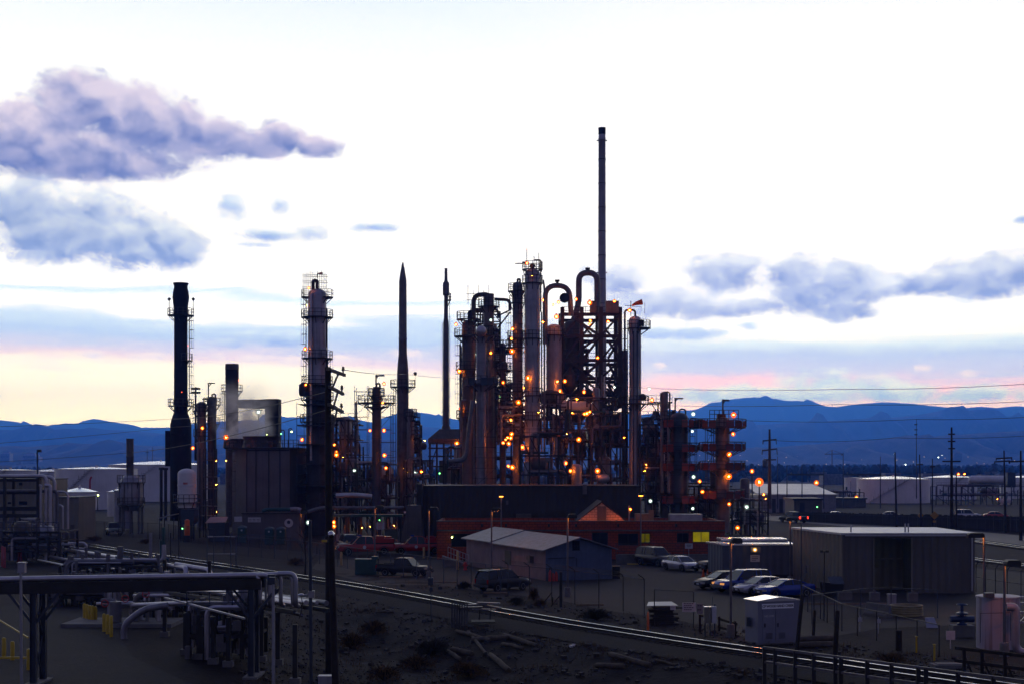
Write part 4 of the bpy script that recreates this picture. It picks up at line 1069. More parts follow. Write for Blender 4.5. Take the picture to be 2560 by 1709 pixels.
for q_ in ((1391,792,1.1),(1396,755.5,.8),(1383,762,.6),(1440,748,.9),(1474,757,1.0),(1476,802,.95),(1474,810,.8),(1520,804,.8),(1536,753,1.0),(1358,750,.7),(1357,805,.7)): lamp(q_[0],q_[1],213.5,H5,'O',q_[2])
H6='on the lower levels of the braced steel tower'
for q_ in ((1494,894,1.0),(1412,952,.95),(1400,977,1.15),(1460,979,.8),(1442,997,1.0),(1431,1031,.9)): lamp(q_[0],q_[1],213.0,H6,'O',q_[2])
lamp(1394,953,213.2,H6,'O',.5); lamp(1536,967,213,H6,'W',.8)
H7='above the pipe jungle under the braced steel tower'
for q_ in ((1461,1034,.8),(1467,1033,.9),(1474,1029,1.0),(1397,1085,.95),(1417,1084,.5),(1447,1098,1.15),(1415,1157,.8),(1426,1176,1.1),(1494,1176,1.1),(1560,1093,.6)): lamp(q_[0],q_[1],208,H7,'O',q_[2])
lamp(1574,776,210.5,'under the hooked pipe of the windsock column','O',.75)
H8='on the pole lights right of the windsock column'
lamp(1623,971,210,H8,'W',.8); lamp(1630,999,210,H8,'O',1.05); lamp(1616,1160,210,H8,'O',.35); lamp(1612,1176,210,H8,'O',.35)
H9='around the two orange panelled columns'
for q_ in ((1733,1034,'W',.9),(1834,1036,'O',1.1),(1731,1077,'W',.9),(1833,1084,'O',1.2),(1823,1135,'O',1.1),(1822,1190,'O',1.15),(1734,1191,'W',.9),(1749,1202,'O',.95),(1756,1228,'O',.8),(1626,1251,'W',.7),(1732,1270,'W',.85),(1823,1259,'O',1.1)): lamp(q_[0],q_[1],204.6 if q_[1]==1190 else 202.9,H9,q_[2],q_[3])

# lit drums at the foot of the braced tower
Y = 209; k = Y/F
t = column('process_vessel','short pale drum glowing orange above the brown building','vessel',1442,Y,1158,13,STEEL2,pyb=1225,bands=2)
t = thing('process_vessel','small horizontal drum lit orange right of the glowing upright drum','vessel',P(1502,1205,Y)); b = MB(); b.lathe(P(1489,1195,Y),[(.02,0),(.4,.08),(.62,.3),(.65,.5),(.65,1.6),(.4,2.0),(.02,2.1)],16,Matrix.Rotation(PI/2,3,'Y')); b.build('shell',STEEL2,t,smooth=True)
b = MB(); b.box(P(1494,1212,Y),(.3,.9,.9)); b.build('saddle',CONC,t); b = MB(); b.box(P(1506,1212,Y),(.3,.9,.9)); b.build('saddle',CONC,t)
column('process_column','slim lit column left of the guard panel columns','column',1619,213,1085,8,STEEL2,pyb=1330,bands=4,plats=[(1130,8,0,360)])
scaffold('ladder scaffold filling the gap between the middle group and the twin columns',1240,1275,890,1110,213,3,1.5,seed=41,jag=3)
scaffold('scaffold round the foot of the slender pale column',1180,1240,1080,1230,204,2.5,1.5,seed=42,jag=2,m=BLUEST)
scaffold('blue scaffold at the foot of the taller twin column',1306,1420,1120,1240,206,2.5,1.6,seed=43,jag=2,m=BLUEST)
scaffold('scaffold on the flank of the windsock column',1598,1640,1010,1250,211,3,1.7,seed=44,jag=2)
scaffold('scaffold beside the right guard panel column',1768,1784,1060,1290,204,2,1.7,seed=45)
scaffold('scaffold in the gap left of the guard panel columns',1722,1742,1060,1290,206,2,1.7,seed=46)
# ================================================================== pipe jungles between the columns
def jungle(label, px0, px1, pyt, pyb, Y, seed, levels=4, bays=6, depth=5.0, drums=4, runs=12, top=True, light=0.35, cat='pipework'):
    rnd = random.Random(seed)
    x0,x1 = Xp(px0,Y),Xp(px1,Y); zb = max(0.0,Zp(pyb,Y)); zt = Zp(pyt,Y)
    t = thing('pipe_rack', label, cat, ((x0+x1)/2,Y,zb))
    fr = MB(); rl = MB()
    xsb = [x0+(x1-x0)*i/bays for i in range(bays+1)]
    zl = [zb+(zt-zb)*(i+1)/levels for i in range(levels)]
    for i,x in enumerate(xsb):
        h = zt - (rnd.random()*(zt-zb)*0.3 if i % 2 else 0)
        for d in (0,depth): fr.bar((x,Y+d,zb),(x,Y+d,h),0.24)
    for j,z in enumerate(zl):
        i0 = rnd.randrange(0,2) if j == levels-1 else 0
        for i in range(i0,bays):
            for d in (0,depth): fr.bar((xsb[i],Y+d,z),(xsb[i+1],Y+d,z),0.2)
            if rnd.random() < 0.4: fr.bar((xsb[i],Y,z),(xsb[i+1],Y,zl[j-1] if j else zb),0.13)
        for i in range(bays+1): fr.bar((xsb[i],Y,z),(xsb[i],Y+depth,z),0.16)
        if rnd.random() < 0.75:
            for hh in (0.55,1.1): rl.bar((x0,Y-0.25,z+hh),(x1,Y-0.25,z+hh),0.06)
            n = int((x1-x0)/1.4)+1
            for i in range(n+1): rl.bar((x0+(x1-x0)*i/n,Y-0.25,z),(x0+(x1-x0)*i/n,Y-0.25,z+1.1),0.055)
    fr.build('frame', DARK, t)
    if rl.v: rl.build('handrail', rnd.choice([DARK,BLUEST,STEEL3]), t)
    for i in range(drums):
        q_ = rnd.random(); zz = rnd.choice([zb]+zl[:-1]) if len(zl) > 1 else zb
        xx = rnd.uniform(x0+1,x1-1); yy = Y+rnd.uniform(0.8,depth-0.8)
        b = MB()
        if q_ < 0.55:
            r = rnd.uniform(0.5,1.1); ln = rnd.uniform(2.2,4.5); zc = zz+r+0.5
            prof = [(0.02,0),(r*0.6,r*0.12),(r*0.92,r*0.35),(r,r*0.6),(r,ln-r*0.6),(r*0.92,ln-r*0.35),(r*0.6,ln-r*0.12),(0.02,ln)]
            b.lathe((xx-ln/2,yy,zc),prof,16,Matrix.Rotation(PI/2,3,'Y')); b.box((xx-ln/4,yy,zz+0.35),(0.3,r*1.5,0.7)); b.box((xx+ln/4,yy,zz+0.35),(0.3,r*1.5,0.7))
            b.build('horizontal_drum', rnd.choice([STEEL,STEEL2,STEEL3,WHITE,PIPED]), t, smooth=True)
        else:
            r = rnd.uniform(0.5,1.1); h = rnd.uniform(2.5,5.5)
            b.lathe((xx,yy,zz),[(r*0.8,0),(r*0.8,0.8),(r,0.9),(r,h-r*0.5),(r*0.8,h-r*0.2),(r*0.45,h-0.05),(0.02,h)],16)
            b.build('vertical_drum', rnd.choice([STEEL,STEEL3,STEEL2,BROWNST]), t, smooth=True)
    for i in range(runs):
        z = rnd.choice(zl) + rnd.uniform(0.25,0.5); yy = Y+rnd.uniform(-0.3,depth)
        xa = rnd.uniform(x0,x0+(x1-x0)*0.5); xb = rnd.uniform(x0+(x1-x0)*0.5,x1); r = rnd.choice([0.08,0.11,0.15,0.2,0.28])
        pts = [(xa,yy,z),(xb,yy,z)]
        if rnd.random() < 0.7: pts = [(xa,yy,max(zb,z-rnd.uniform(1.5,5)))] + pts
        if rnd.random() < 0.7: pts = pts + [(xb,yy,max(zb,z+rnd.uniform(-5,3.5)))]
        m = rnd.choice([PIPE,PIPE,PIPED,STEEL,TEAL,STEEL3]) if rnd.random() < light*2 else rnd.choice([PIPED,STEEL3,DARK])
        pipe('pipe_run', t, pts, r, m, 7)
    vb = MB()
    for i in range(runs*3):
        x = rnd.uniform(x0,x1); z = rnd.uniform(zb+0.4,zt-0.5); yy = Y+rnd.uniform(-0.5,depth)
        if rnd.random() < 0.5: vb.box((x,yy,z),(rnd.uniform(.2,.7),rnd.uniform(.2,.6),rnd.uniform(.2,.8)))
        else: vb.cyl((x,yy,z),(x,yy,z+rnd.uniform(.6,2.2)),rnd.uniform(.06,.2),None,7)
    vb.build('valves', rnd.choice([STEEL3,PIPED]), t)
    return t
J = [('tangled pipe rack filling the gap between cooling tower and tall pale column',735,800,1130,1330,222,11,5,3,6,3,10),
 ('tangled pipe rack with a small stack of platforms right of the leaning power pole',832,890,1050,1330,219,12,6,3,5,5,12),
 ('low pipe rack right behind the slim scaffolded column',870,990,1160,1330,217,13,4,5,6,6,16),
 ('pipe rack between the rocket shaped stack and the low heater',1010,1080,1150,1330,219,14,4,3,6,4,12),
 ('pipe rack at the foot of the brown column left of the slender pale column',1110,1200,1120,1330,219,15,4,4,6,4,14),
 ('dark pipe rack behind the slender pale column',1190,1300,1010,1330,226,16,7,5,6,6,18),
 ('blue railed pipe rack at the foot of the taller twin column',1300,1420,1090,1330,203,17,5,5,5,2,12),
 ('big pipe jungle under the braced steel tower, left half',1380,1480,1010,1330,214,18,7,4,7,5,20),
 ('big pipe jungle under the braced steel tower, right half',1478,1575,1030,1330,213,19,7,4,7,5,20),
 ('narrow pipe rack just right of the windsock column',1600,1680,1005,1330,220,20,8,3,5,3,14),
 ('low pipe rack joining the feet of the two guard panel columns',1690,1830,1215,1330,214,21,3,5,5,5,12),
 ('low pipe rack running right from the guard panel columns',1830,1920,1250,1340,216,22,3,4,5,3,10),
 ('fine pipe deck inside the braced tower left bay',1410,1470,850,1000,223,61,6,3,5,1,10),
 ('railed pipe deck before the twin columns foot',1245,1345,1000,1110,212.5,62,5,5,3,2,12),
 ('pipe deck high behind the slender pale column',1176,1250,780,900,224,63,5,4,4,1,8),
 ('crowded pipe deck between windsock column and panelled columns',1600,1700,1060,1260,211,64,7,5,4,4,16),
 ('tall pipe deck behind the brown column of the middle group',1150,1255,860,1120,227,24,7,4,5,3,16),
 ('dense pipe deck in the gap between twin columns and braced tower',1345,1415,985,1110,211,25,4,3,4,3,12),
 ('upper pipe deck in the shade of the braced tower',1420,1560,1000,1110,211,26,3,5,3,4,16),
 ('dark pipe deck between the tall pale column and scaffolded column',800,900,1060,1250,226,27,5,5,5,4,14),
 ('small pipe deck right of the rocket shaped stack',1010,1050,1060,1200,236,28,4,2,4,2,8),
 ('rack of small pipes behind the orange lit column and twin columns',1240,1290,880,1100,228,23,5,2,4,1,6)]
for (lab,a,c,t0,b0,yy,sd_,lv,by,dp,dr,rn) in J: jungle(lab,a,c,t0,b0,yy,sd_,lv,by,dp,dr,rn)
# teal canopy row with glowing furnaces at its foot (left middle)
t = thing('pipe_rack', 'long low teal beamed rack with glowing ground floor behind the red trucks', 'pipework', (Xp(925,196),196,0)); Y = 196
b = MB(); b.box2((Xp(832,Y),Y,Zp(1291,Y)),(Xp(1005,Y),Y+3,Zp(1285,Y))); b.build('teal_beam', TEAL, t)
b = MB()
for q_ in (836,866,897,931,966,1002): b.bar((Xp(q_,Y),Y+.3,0),(Xp(q_,Y),Y+.3,Zp(1290,Y)),0.3); b.bar((Xp(q_,Y),Y+2.6,0),(Xp(q_,Y),Y+2.6,Zp(1290,Y)),0.3)
b.build('posts', DARK, t)
b = MB(); rnd = random.Random(5)
for i in range(26): 
    x = Xp(rnd.uniform(832,1003),Y); b.cyl((x,Y+1.2+rnd.random()*2,0),(x,Y+1.2+rnd.random()*2,rnd.uniform(1.5,3.2)),rnd.uniform(.05,.16),None,7)
b.build('standpipes', STEEL, t)
pipe('pipe_run', t, [P(770,1278,194),P(800,1268,194),P(1010,1268,194)],0.22,PIPED); pipe('pipe_run', t, [P(840,1238,197),P(880,1236,197),P(930,1240,197)],0.35,PIPE)
for q_ in ((834.5,1304,1.05),(835,1314,.95),(868,1322,.4),(905,1318,.45),(925,1315,.35),(985,1312,.35)): lamp(q_[0],q_[1],Y-0.6 if q_[0]<840 else Y+1.0,'low under the teal beamed rack','O',q_[2])
lamp(948.6,1299,Y-1.0,'on the teal beam','G',.6); lamp(1032,1306,Y-1.0,'on the teal beam','G',.6); lamp(771,1305,190,'on the pole by the round wall sign','W',.8)
for q_ in ((807,1111,.6),(836,1111,.6),(841,1129,.9),(841,1136,1.0),(858,1142,.35)): lamp(q_[0],q_[1],217,'on the pipework right of the leaning power pole','O',q_[2])
lamp(886,1175,215,'on the pipework right of the leaning power pole','W',.8)
lamp(703,1083,226,'on a hooked post right of the flue duct','G',.65); lamp(729,1078,226,'on a hooked post right of the flue duct','Y',.75)
lamp(506,1069,233,'on the two short columns right of the black stack','O',.75); lamp(482,1119,232,'on the two short columns right of the black stack','O',1.1); lamp(500,1173,230,'on the two short columns right of the black stack','G',.5)
lamp(456,1320,196,'in the yard below the small white tank','G',.6)
# hooked lamp posts right of the duct
for (q0,q1,py) in ((711,703,1080),(722,729,1076)):
    Yv = 226.2; b = MB(); b.tube(fillet([P(q0,1130,Yv),P(q0,py-6,Yv),P(q1,py-6,Yv),P(q1,py-2,Yv)],0.5,4),0.08,6)
    o = b.build('hooked_lamp_post', DARK); settag(o, 'hooked lamp post %s between flue duct and scaffolded column' % ('nearer the duct' if q0 == 711 else 'nearer the scaffold'), 'lamp post')
# stacked platform tower (orange lit) left of cooling tower
t = thing('ladder_tower', 'open stair tower of dark platforms lit orange left of the cooling tower', 'stair tower', (Xp(515,208),208,0)); Y = 208
b = MB()
for q_ in (500,515,533):
    for d in (0,2.5): b.bar((Xp(q_,Y),Y+d,0),(Xp(q_,Y),Y+d,Zp(1120,Y)),0.16)
b.build('posts', DARK, t)
for py in (1150,1192,1222,1266,1290):
    b = MB(); b.box2((Xp(498,Y),Y,Zp(py,Y)),(Xp(535,Y),Y+2.5,Zp(py,Y)+.14))
    for hh in (.55,1.1): b.bar((Xp(498,Y),Y,Zp(py,Y)+hh),(Xp(535,Y),Y,Zp(py,Y)+hh),.07)
    for q_ in range(498,537,6): b.bar((Xp(q_,Y),Y,Zp(py,Y)),(Xp(q_,Y),Y,Zp(py,Y)+1.1),.06)
    b.build('platform', BROWNST, t)
for py in (1152,1210,1278): lamp(541,py,Y-0.8,'hidden in the stair tower left of the cooling tower','O',.42)
# low wall building with signs in front of the cooling tower
t = thing('utility_building', 'low dark wall building carrying white signs below the cooling tower', 'building', (Xp(675,203),203,0)); Y = 203
b = MB(); b.box2((Xp(606,Y),Y,0),(Xp(748,Y),Y+5,Zp(1283,Y))); b.build('wall', COOL, t)
b = MB(); b.box2((Xp(604,Y),Y-.2,Zp(1283,Y)+.003),(Xp(750,Y),Y+5.2,Zp(1281,Y))); b.build('roof_edge', DARK, t)
b = MB(); b.box2((Xp(620,Y),Y-.08,Zp(1304,Y)),(Xp(652,Y),Y-.01,Zp(1292,Y))); o = b.build('sign', SIGNW, t)
b = MB()
for i in range(3): b.box2((Xp(622+i*10,Y),Y-.1,Zp(1297,Y)),(Xp(629+i*10,Y),Y-.085,Zp(1296,Y))); b.box2((Xp(623+i*10,Y),Y-.1,Zp(1301,Y)),(Xp(629+i*10,Y),Y-.085,Zp(1300,Y)))
b.build('lettering', LETTER, o)
b = MB(); b.cyl((Xp(722,Y),Y-.1,Zp(1306,Y)),(Xp(722,Y),Y-.01,Zp(1306,Y)),.62,.62,24); o = b.build('round_sign', SIGNW, t)
b = MB(); b.cyl((Xp(722,Y),Y-.13,Zp(1304,Y)),(Xp(722,Y),Y-.105,Zp(1304,Y)),.28,.28,5); b.build('emblem', BLUEST, o)
b = MB(); b.box2((Xp(586,Y),Y-.1,Zp(1303,Y)),(Xp(605,Y),Y-.02,Zp(1290,Y))); b.build('sign_board', SIGNW, t)
t = thing('pipe_line', 'teal pipe lying along the roof of the low sign wall building', 'pipe', P(700,1275,202)); pipe('pipe_run', t, [P(656,1276,202),P(668,1272,202),P(726,1272,202)],.25,TEAL); pipe('pipe_jacket', t, [P(726,1272,202),P(744,1271,202),P(752,1274,202)],.32,STEEL)
# small shed with a pinkish roof, orange tank, dumpsters
t = thing('shed', 'small gabled shed with a pinkish metal roof below the stair tower', 'shed', (Xp(537,197),197,0)); Y = 197
b = MB(); b.prism([(Xp(522,Y),Y,.0),(Xp(562,Y),Y,0),(Xp(562,Y),Y,Zp(1305,Y)),(Xp(522,Y),Y,Zp(1305,Y))],(0,3.2,0)); b.build('wall', BLUEST, t)
b = MB(); b.prism([(Xp(513,Y),Y-.1,Zp(1307,Y)),(Xp(524,Y),Y-.1,Zp(1306,Y)),(Xp(562,Y)+.1,Y-.1,Zp(1305,Y)),(Xp(562,Y)+.1,Y+1.8,Zp(1293,Y)),(Xp(519,Y),Y+1.8,Zp(1293,Y))],(0,0,.08)); b.build('roof', mat('pink_tin',(.26,.17,.17),.5,.1,.15,1.0), t)
t = thing('chemical_tank', 'bright orange upright tank box beside the dark blue bin', 'tank', (Xp(468,196),196,0)); Y = 196
b = MB(); b.lathe((Xp(468,Y),Y,0),[(.34,.9),(.38,1.0),(.38,2.3),(.34,2.4),(.34,3.0),(.05,3.15)],14); b.build('tank', ORNG, t, smooth=True)
b = MB(); b.box((Xp(468,Y),Y,.45),(.9,.8,.9)); b.build('stand', DARK, t)
t = thing('hopper_bin', 'dark blue hopper bin hanging over the orange tank', 'hopper', (Xp(470,200),200,0)); Y = 200
b = MB(); b.prism([P(452,1303,Y),P(457,1310,Y),P(481,1310,Y),P(486,1303,Y),P(486,1272,Y),P(452,1272,Y)],(0,2.2,0)); b.build('bin', BLUEST, t)
b = MB()
for q_ in (453,485): b.bar(P(q_,1372,Y),P(q_,1300,Y),.15); b.bar(P(q_,1372,Y+2),P(q_,1300,Y+2),.15)
b.build('leg_frame', DARK, t)
t = thing('canopy', 'small grey tilted canopy roof left of the dark blue hopper bin', 'canopy', (Xp(415,204),204,0)); Y = 204
b = MB(); b.prism([P(396,1293,Y),P(437,1283,Y),P(437,1285,Y),P(396,1295,Y)],(0,3,0)); b.build('roof', GALV, t)
b = MB()
for q_ in (399,434): b.bar((Xp(q_,Y),Y+.1,0),(Xp(q_,Y),Y+.1,Zp(1293,Y)),.12); b.bar((Xp(q_,Y),Y+2.9,0),(Xp(q_,Y),Y+2.9,Zp(1289,Y)),.12)
b.build('posts', DARK, t)
# portable toilets
def toilet(px, py, label):
    p = G(px,py); t = thing('portable_toilet', label, 'portable toilet', p, group='green portable toilets along the refinery yard'); x,y = p.x,p.y
    b = MB(); b.box((x,y,1.05),(1.1,1.1,2.0)); b.build('cabin', GREENP, t)
    b = MB(); b.prism([(x-.6,y-.6,2.05),(x+.6,y-.6,2.05),(x+.5,y-.6,2.22),(x+.2,y-.6,2.34),(x-.2,y-.6,2.34),(x-.5,y-.6,2.22)],(0,1.2,0)); b.build('roof', mat('toilet_roof',(.10,.14,.17),.5,0,.1,1), t)
    b = MB(); b.box((x,y-.57,1.05),(.8,.04,1.8)); d = b.build('door', TEAL, t); b = MB(); b.box((x,y-.60,1.75),(.22,.02,.22)); b.build('notice', SIGNW, d)
toilet(606,1356,'green portable toilet standing alone left of the other two'); toilet(674,1360,'left one of the two neighbouring green portable toilets'); toilet(703,1360,'right one of the two neighbouring green portable toilets, below the round sign')

# ================================================================== tanks
def tank(label, px0, px1, pyt, pyb, Y, m=WHITE, cone=0.06, cat='storage tank', group=None, rail=True, mr=WHITER, extra=False):
    cx = Xp((px0+px1)/2,Y); r = (Xp(px1,Y)-Xp(px0,Y))/2; zb = Zp(pyb,Y); zt = Zp(pyt,Y)
    t = thing('storage_tank', label, cat, (cx,Y+r,zb), group=group); n = 48
    b = MB(); prof = [(r,zb)]
    for i in range(1,5): z = zb+(zt-zb)*i/5; prof += [(r,z-.03),(r+.03,z),(r,z+.03)]
    prof += [(r,zt),(r+.12,zt),(r+.12,zt+.12),(r,zt+.12)]
    b.lathe((cx,Y+r,0),prof,n); b.build('wall', m, t, smooth=True, angle=30)
    b = MB(); b.lathe((cx,Y+r,0),[(r-.02,zt+.1),(r*.5,zt+.1+r*cone*.62),(.3,zt+.1+r*cone),(.3,zt+.5+r*cone),(.01,zt+.5+r*cone)],n); b.build('roof', mr, t, smooth=True, angle=30)
    if rail:
        b = MB()
        for i in range(-8,9):
            a = -PI/2+i*.045; b.bar((cx+r*math.cos(a),Y+r+r*math.sin(a),zt+.1),(cx+r*math.cos(a),Y+r+r*math.sin(a),zt+1.2),.06)
        for i in range(26):
            f = i/25; a = -PI/2-.9+f*1.1; b.box((cx+(r+.45)*math.cos(a),Y+r+(r+.45)*math.sin(a),zb+.3+(zt-zb)*f),(.5,.7,.1),a)
            if i % 3 == 0: b.bar((cx+(r+.8)*math.cos(a),Y+r+(r+.8)*math.sin(a),zb+.3+(zt-zb)*f),(cx+(r+.8)*math.cos(a),Y+r+(r+.8)*math.sin(a),zb+1.3+(zt-zb)*f),.06)
        b.build('stairway', STEEL3, t)
    return t
t = tank('biggest white storage tank at left with a red riser pipe',108,313,1172,1273,350,cone=.05)
b = MB(); Y = 349; b.tube(fillet([P(225,1240,Y),P(225,1198,Y),P(229,1190,Y)],.8,4),.22,7); b.build('riser_pipe', RED, t)
tank('far wide white tank with a bright roof behind the black stack',240,500,1161,1260,440,cone=.075)
tank('low white tank with bright roof partly hidden at far left',60,170,1178,1270,420,cone=.10)
tank('white tank cut by the left edge behind the high pipes',-70,72,1175,1272,330,cone=.03)
tank('small white tank with a steep cone roof behind the vertical pipes',140,231,1230,1268,262,cone=.22,rail=False)
tank('short white tank left of the round grey heater',262,312,1229,1290,270,cone=.2,rail=False)
t = tank('tall dull white tank half hidden by the round grey heater',279,325,1226,1320,232,cone=.25,rail=False,m=STEEL2)
tank('nearest white tank in the far right tank farm, widest one',2166,2348,1197,1258,418,cone=.075)
tank('narrow white tank at the left end of the far right tank farm',2121,2200,1194,1258,440,cone=.03,mr=STEEL)
tank('bright roofed white tank behind the widest one at far right',2330,2460,1193,1255,470,cone=.085)
tank('white tank cut by the right edge of the far tank farm',2531,2700,1193,1255,480,cone=.06)
t = thing('bullet_tank', 'white horizontal bullet tank on a frame at far right', 'tank', P(2470,1240,430)); Y = 430
b = MB(); b.lathe((Xp(2421,Y),Y,Zp(1197,Y)),[(.02,0),(.7,.15),(1.1,.8),(1.15,1.2),(1.15,10.5),(.7,11.4),(.02,11.6)],18,Matrix.Rotation(PI/2,3,'Y')); b.build('shell', WHITE, t, smooth=True)
b = MB()
for q_ in (2430,2455,2480,2505): b.bar(P(q_,1260,Y),P(q_,1200,Y),.3)
b.bar(P(2421,1208,Y),P(2520,1208,Y),.3); b.build('frame', DARK, t)
jungle('long dark pipe rack in front of the far right tanks',2340,2560,1215,1262,400,31,2,7,5,3,12,light=.5)
jungle('dark pipe rack with small drums left of the far right tanks',2060,2160,1230,1268,390,32,2,4,5,3,8)
t = thing('box_container', 'dark tall box tank standing in the far right tank farm', 'tank', P(2527,1230,400)); b = MB(); b.box2(P(2519,1217,400),P(2533,1181,402)); b.build('body', BLUEST, t); b = MB(); b.box2(P(2518,1181,399.8),P(2534,1179.5,402.2)); b.build('lid', DARK, t)
for q_ in ((2396,1184),(2411,1184),(2494,1246)): lamp(q_[0],q_[1],398,'on the far right tank farm','O',1.5 if q_[0]==2396 else .9)
lamp(2142.6,1251,380,'on the brown building left of the far right tanks','O',2.6); lamp(2141,1242,380,'on the brown building left of the far right tanks','O',1.2)
for q_ in ((2264,1160,1.5),(2295,1160,1.1),(2346,1142,1.5),(2355,1137,1.0),(2235,1133,.8)): lamp(q_[0],q_[1],900 if q_[1]>1150 else 2200,'in the far town below the mountains','W',q_[2]*(1.3 if q_[1]>1150 else 2.2))
lamp(245,1236.6,255,'on a thin post before the biggest white tank','Y',.9)
b = MB(); b.cyl(P(244,1275,255.2),P(244,1236,255.2),.09,.09,6); o = b.build('lamp_post', DARK, smooth=True); settag(o,'thin post with a lime green lamp before the biggest white tank','lamp post')
lamp(1880,1176.6,230,'on a tall pole right of the guard panel columns','O',1.1); lamp(1898,1204,222,'on a tall pole right of the guard panel columns','O',1.7)
lamp(2041,1205.6,420,'on the dark bank above the white roofed warehouse','O',1.9); lamp(1909,1235,320,'on the white roofed warehouse','O',.9); lamp(2043,1266,300,'on the brown building right of the warehouse','G',.8)
lamp(1914,1246,321,'on the white roofed warehouse','O',.8); lamp(1867,1266,215,'on the low rack right of the guard panel columns','W',.9); lamp(1844,1318,170,'behind the blue grey trailer','O',.75)
for (px,py,yy,lab) in ((1881,1300,230,'tall thin lamp pole right of the guard panel columns, farther one'),(1899,1310,222,'tall thin lamp pole right of the guard panel columns, brighter one')):
    b = MB(); b.cyl(P(px,py,yy+.3),P(px-1,1178 if px<1890 else 1206,yy+.3),.13,.09,8); o = b.build('lamp_post', DARK, smooth=True); settag(o,lab,'lamp post')
# ================================================================== buildings
# dark brown long shed
Y = 176; t = thing('metal_building', 'large dark brown windowless building behind the orange brick one', 'building', (Xp(1330,Y),Y,0))
b = MB(); b.box2((Xp(1058,Y),Y,0),(Xp(1602,Y),Y+14,Zp(1215,Y))); b.build('wall', BROWNW, t)
b = MB(); b.box2((Xp(1057,Y),Y-.15,Zp(1215,Y)+.003),(Xp(1603,Y),Y+14.2,Zp(1212.5,Y))); b.build('roof', DARK, t)
b = MB(); b.cyl(P(1268,1260,Y-.3),P(1268,1250,Y-.3),.14,None,8); b.box(P(1462,1222,Y-.2),(.5,.4,1.2)); b.build('wall_vent', STEEL3, t)
b = MB(); b.box2((Xp(1290,Y),Y-.6,Zp(1298,Y)),(Xp(1328,Y),Y-.02,Zp(1283,Y))); b.build('door_box', BROWNST, t)
# dark hopper shape left of it
t = thing('hopper_tower', 'dark tapering hopper tower at the left end of the brown building', 'hopper', (Xp(1035,173),173,0)); Y = 173
b = MB(); b.prism([P(996,1382,Y),P(1060,1382,Y),P(1052,1262,Y),P(1018,1262,Y)],(0,4,0)); b.build('bin', BROWNST, t)
b = MB(); b.box2(P(1042,1300,Y+1),P(1058,1208,Y+3)); b.build('elevator_leg', DARK, t)
b = MB(); b.bar(P(1024,1262,Y),P(1034,1228,Y),.2); b.build('chute', STEEL3, t)
# orange brick building with flat roof
Y = 158; zt = Zp(1302,Y); x0,x1 = Xp(1092,Y),Xp(1812,Y)
t = thing('brick_building', 'long low orange brick building with two yellow lit windows', 'building', ((x0+x1)/2,Y,0))
wins = [(1128,1210,1332,1366,'d'),(1480,1520,1330,1390,'d'),(1545,1596,1332,1362,'b'),(1599,1626,1331,1356,'y'),(1692,1722,1331,1355,'b'),(1731,1775,1327,1355,'y')]
b = MB(); dep = .22
xsb = sorted([x0,x1]+[Xp(a[0],Y) for a in wins]+[Xp(a[1],Y) for a in wins])
for xa,xb in zip(xsb,xsb[1:]):
    wq = [a for a in wins if abs(Xp(a[0],Y)-xa)<1e-4]
    if wq: 
        b.box2((xa,Y,0),(xb,Y+.4,Zp(wq[0][3],Y))); b.box2((xa,Y,Zp(wq[0][2],Y)),(xb,Y+.4,zt))
    else: b.box2((xa,Y,0),(xb,Y+.4,zt))
b.box2((x0,Y+.4,0),(x0+.4,Y+12,zt)); b.box2((x1-.4,Y+.4,0),(x1,Y+12,zt)); b.box2((x0+.4,Y+11.6,0),(x1-.4,Y+12,zt))
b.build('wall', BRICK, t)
b = MB(); b.box2((x0+.42,Y+.42,zt-.95),(x1-.42,Y+11.58,zt-.8)); b.build('roof', STEEL3, t)
b = MB(); b.box2((x0-.08,Y-.08,zt+.003),(x1+.08,Y+.48,zt+.07)); b.build('coping', STEEL3, t)
b = MB(); b.box2((x0,Y-.12,Zp(1327,Y)+.02),(x1,Y-.003,Zp(1323,Y))); b.build('band_course', BROWNST, t)
WINY = emat('lit_yellow_blind',(0.62,0.50,0.01),.28); WINY2 = emat('dim_yellow_blind',(0.5,0.42,0.01),.26)
for m_,s0 in ((WINY,.28),(WINY2,.13)):      # drawn blinds: slats and a brighter lamp side
    q_ = m_.node_tree; wv = q_.nodes.new('ShaderNodeTexWave'); wv.bands_direction = 'Z'; wv.inputs['Scale'].default_value = 3.2; wv.inputs['Distortion'].default_value = .3
    nz_ = q_.nodes.new('ShaderNodeTexNoise'); nz_.inputs['Scale'].default_value = 1.1; tc_ = q_.nodes.new('ShaderNodeTexCoord')
    q_.links.new(tc_.outputs['Object'],wv.inputs['Vector']); q_.links.new(tc_.outputs['Object'],nz_.inputs['Vector'])
    a_ = q_.nodes.new('ShaderNodeMath'); a_.operation = 'MULTIPLY_ADD'; q_.links.new(wv.outputs['Fac'],a_.inputs[0]); a_.inputs[1].default_value = s0*.45; a_.inputs[2].default_value = s0*.25
    c_ = q_.nodes.new('ShaderNodeMath'); c_.operation = 'MULTIPLY_ADD'; q_.links.new(nz_.outputs['Fac'],c_.inputs[0]); c_.inputs[1].default_value = s0*1.1; q_.links.new(a_.outputs[0],c_.inputs[2])
    e_ = [n2 for n2 in q_.nodes if n2.type == 'EMISSION'][0]; q_.links.new(c_.outputs[0],e_.inputs['Strength'])
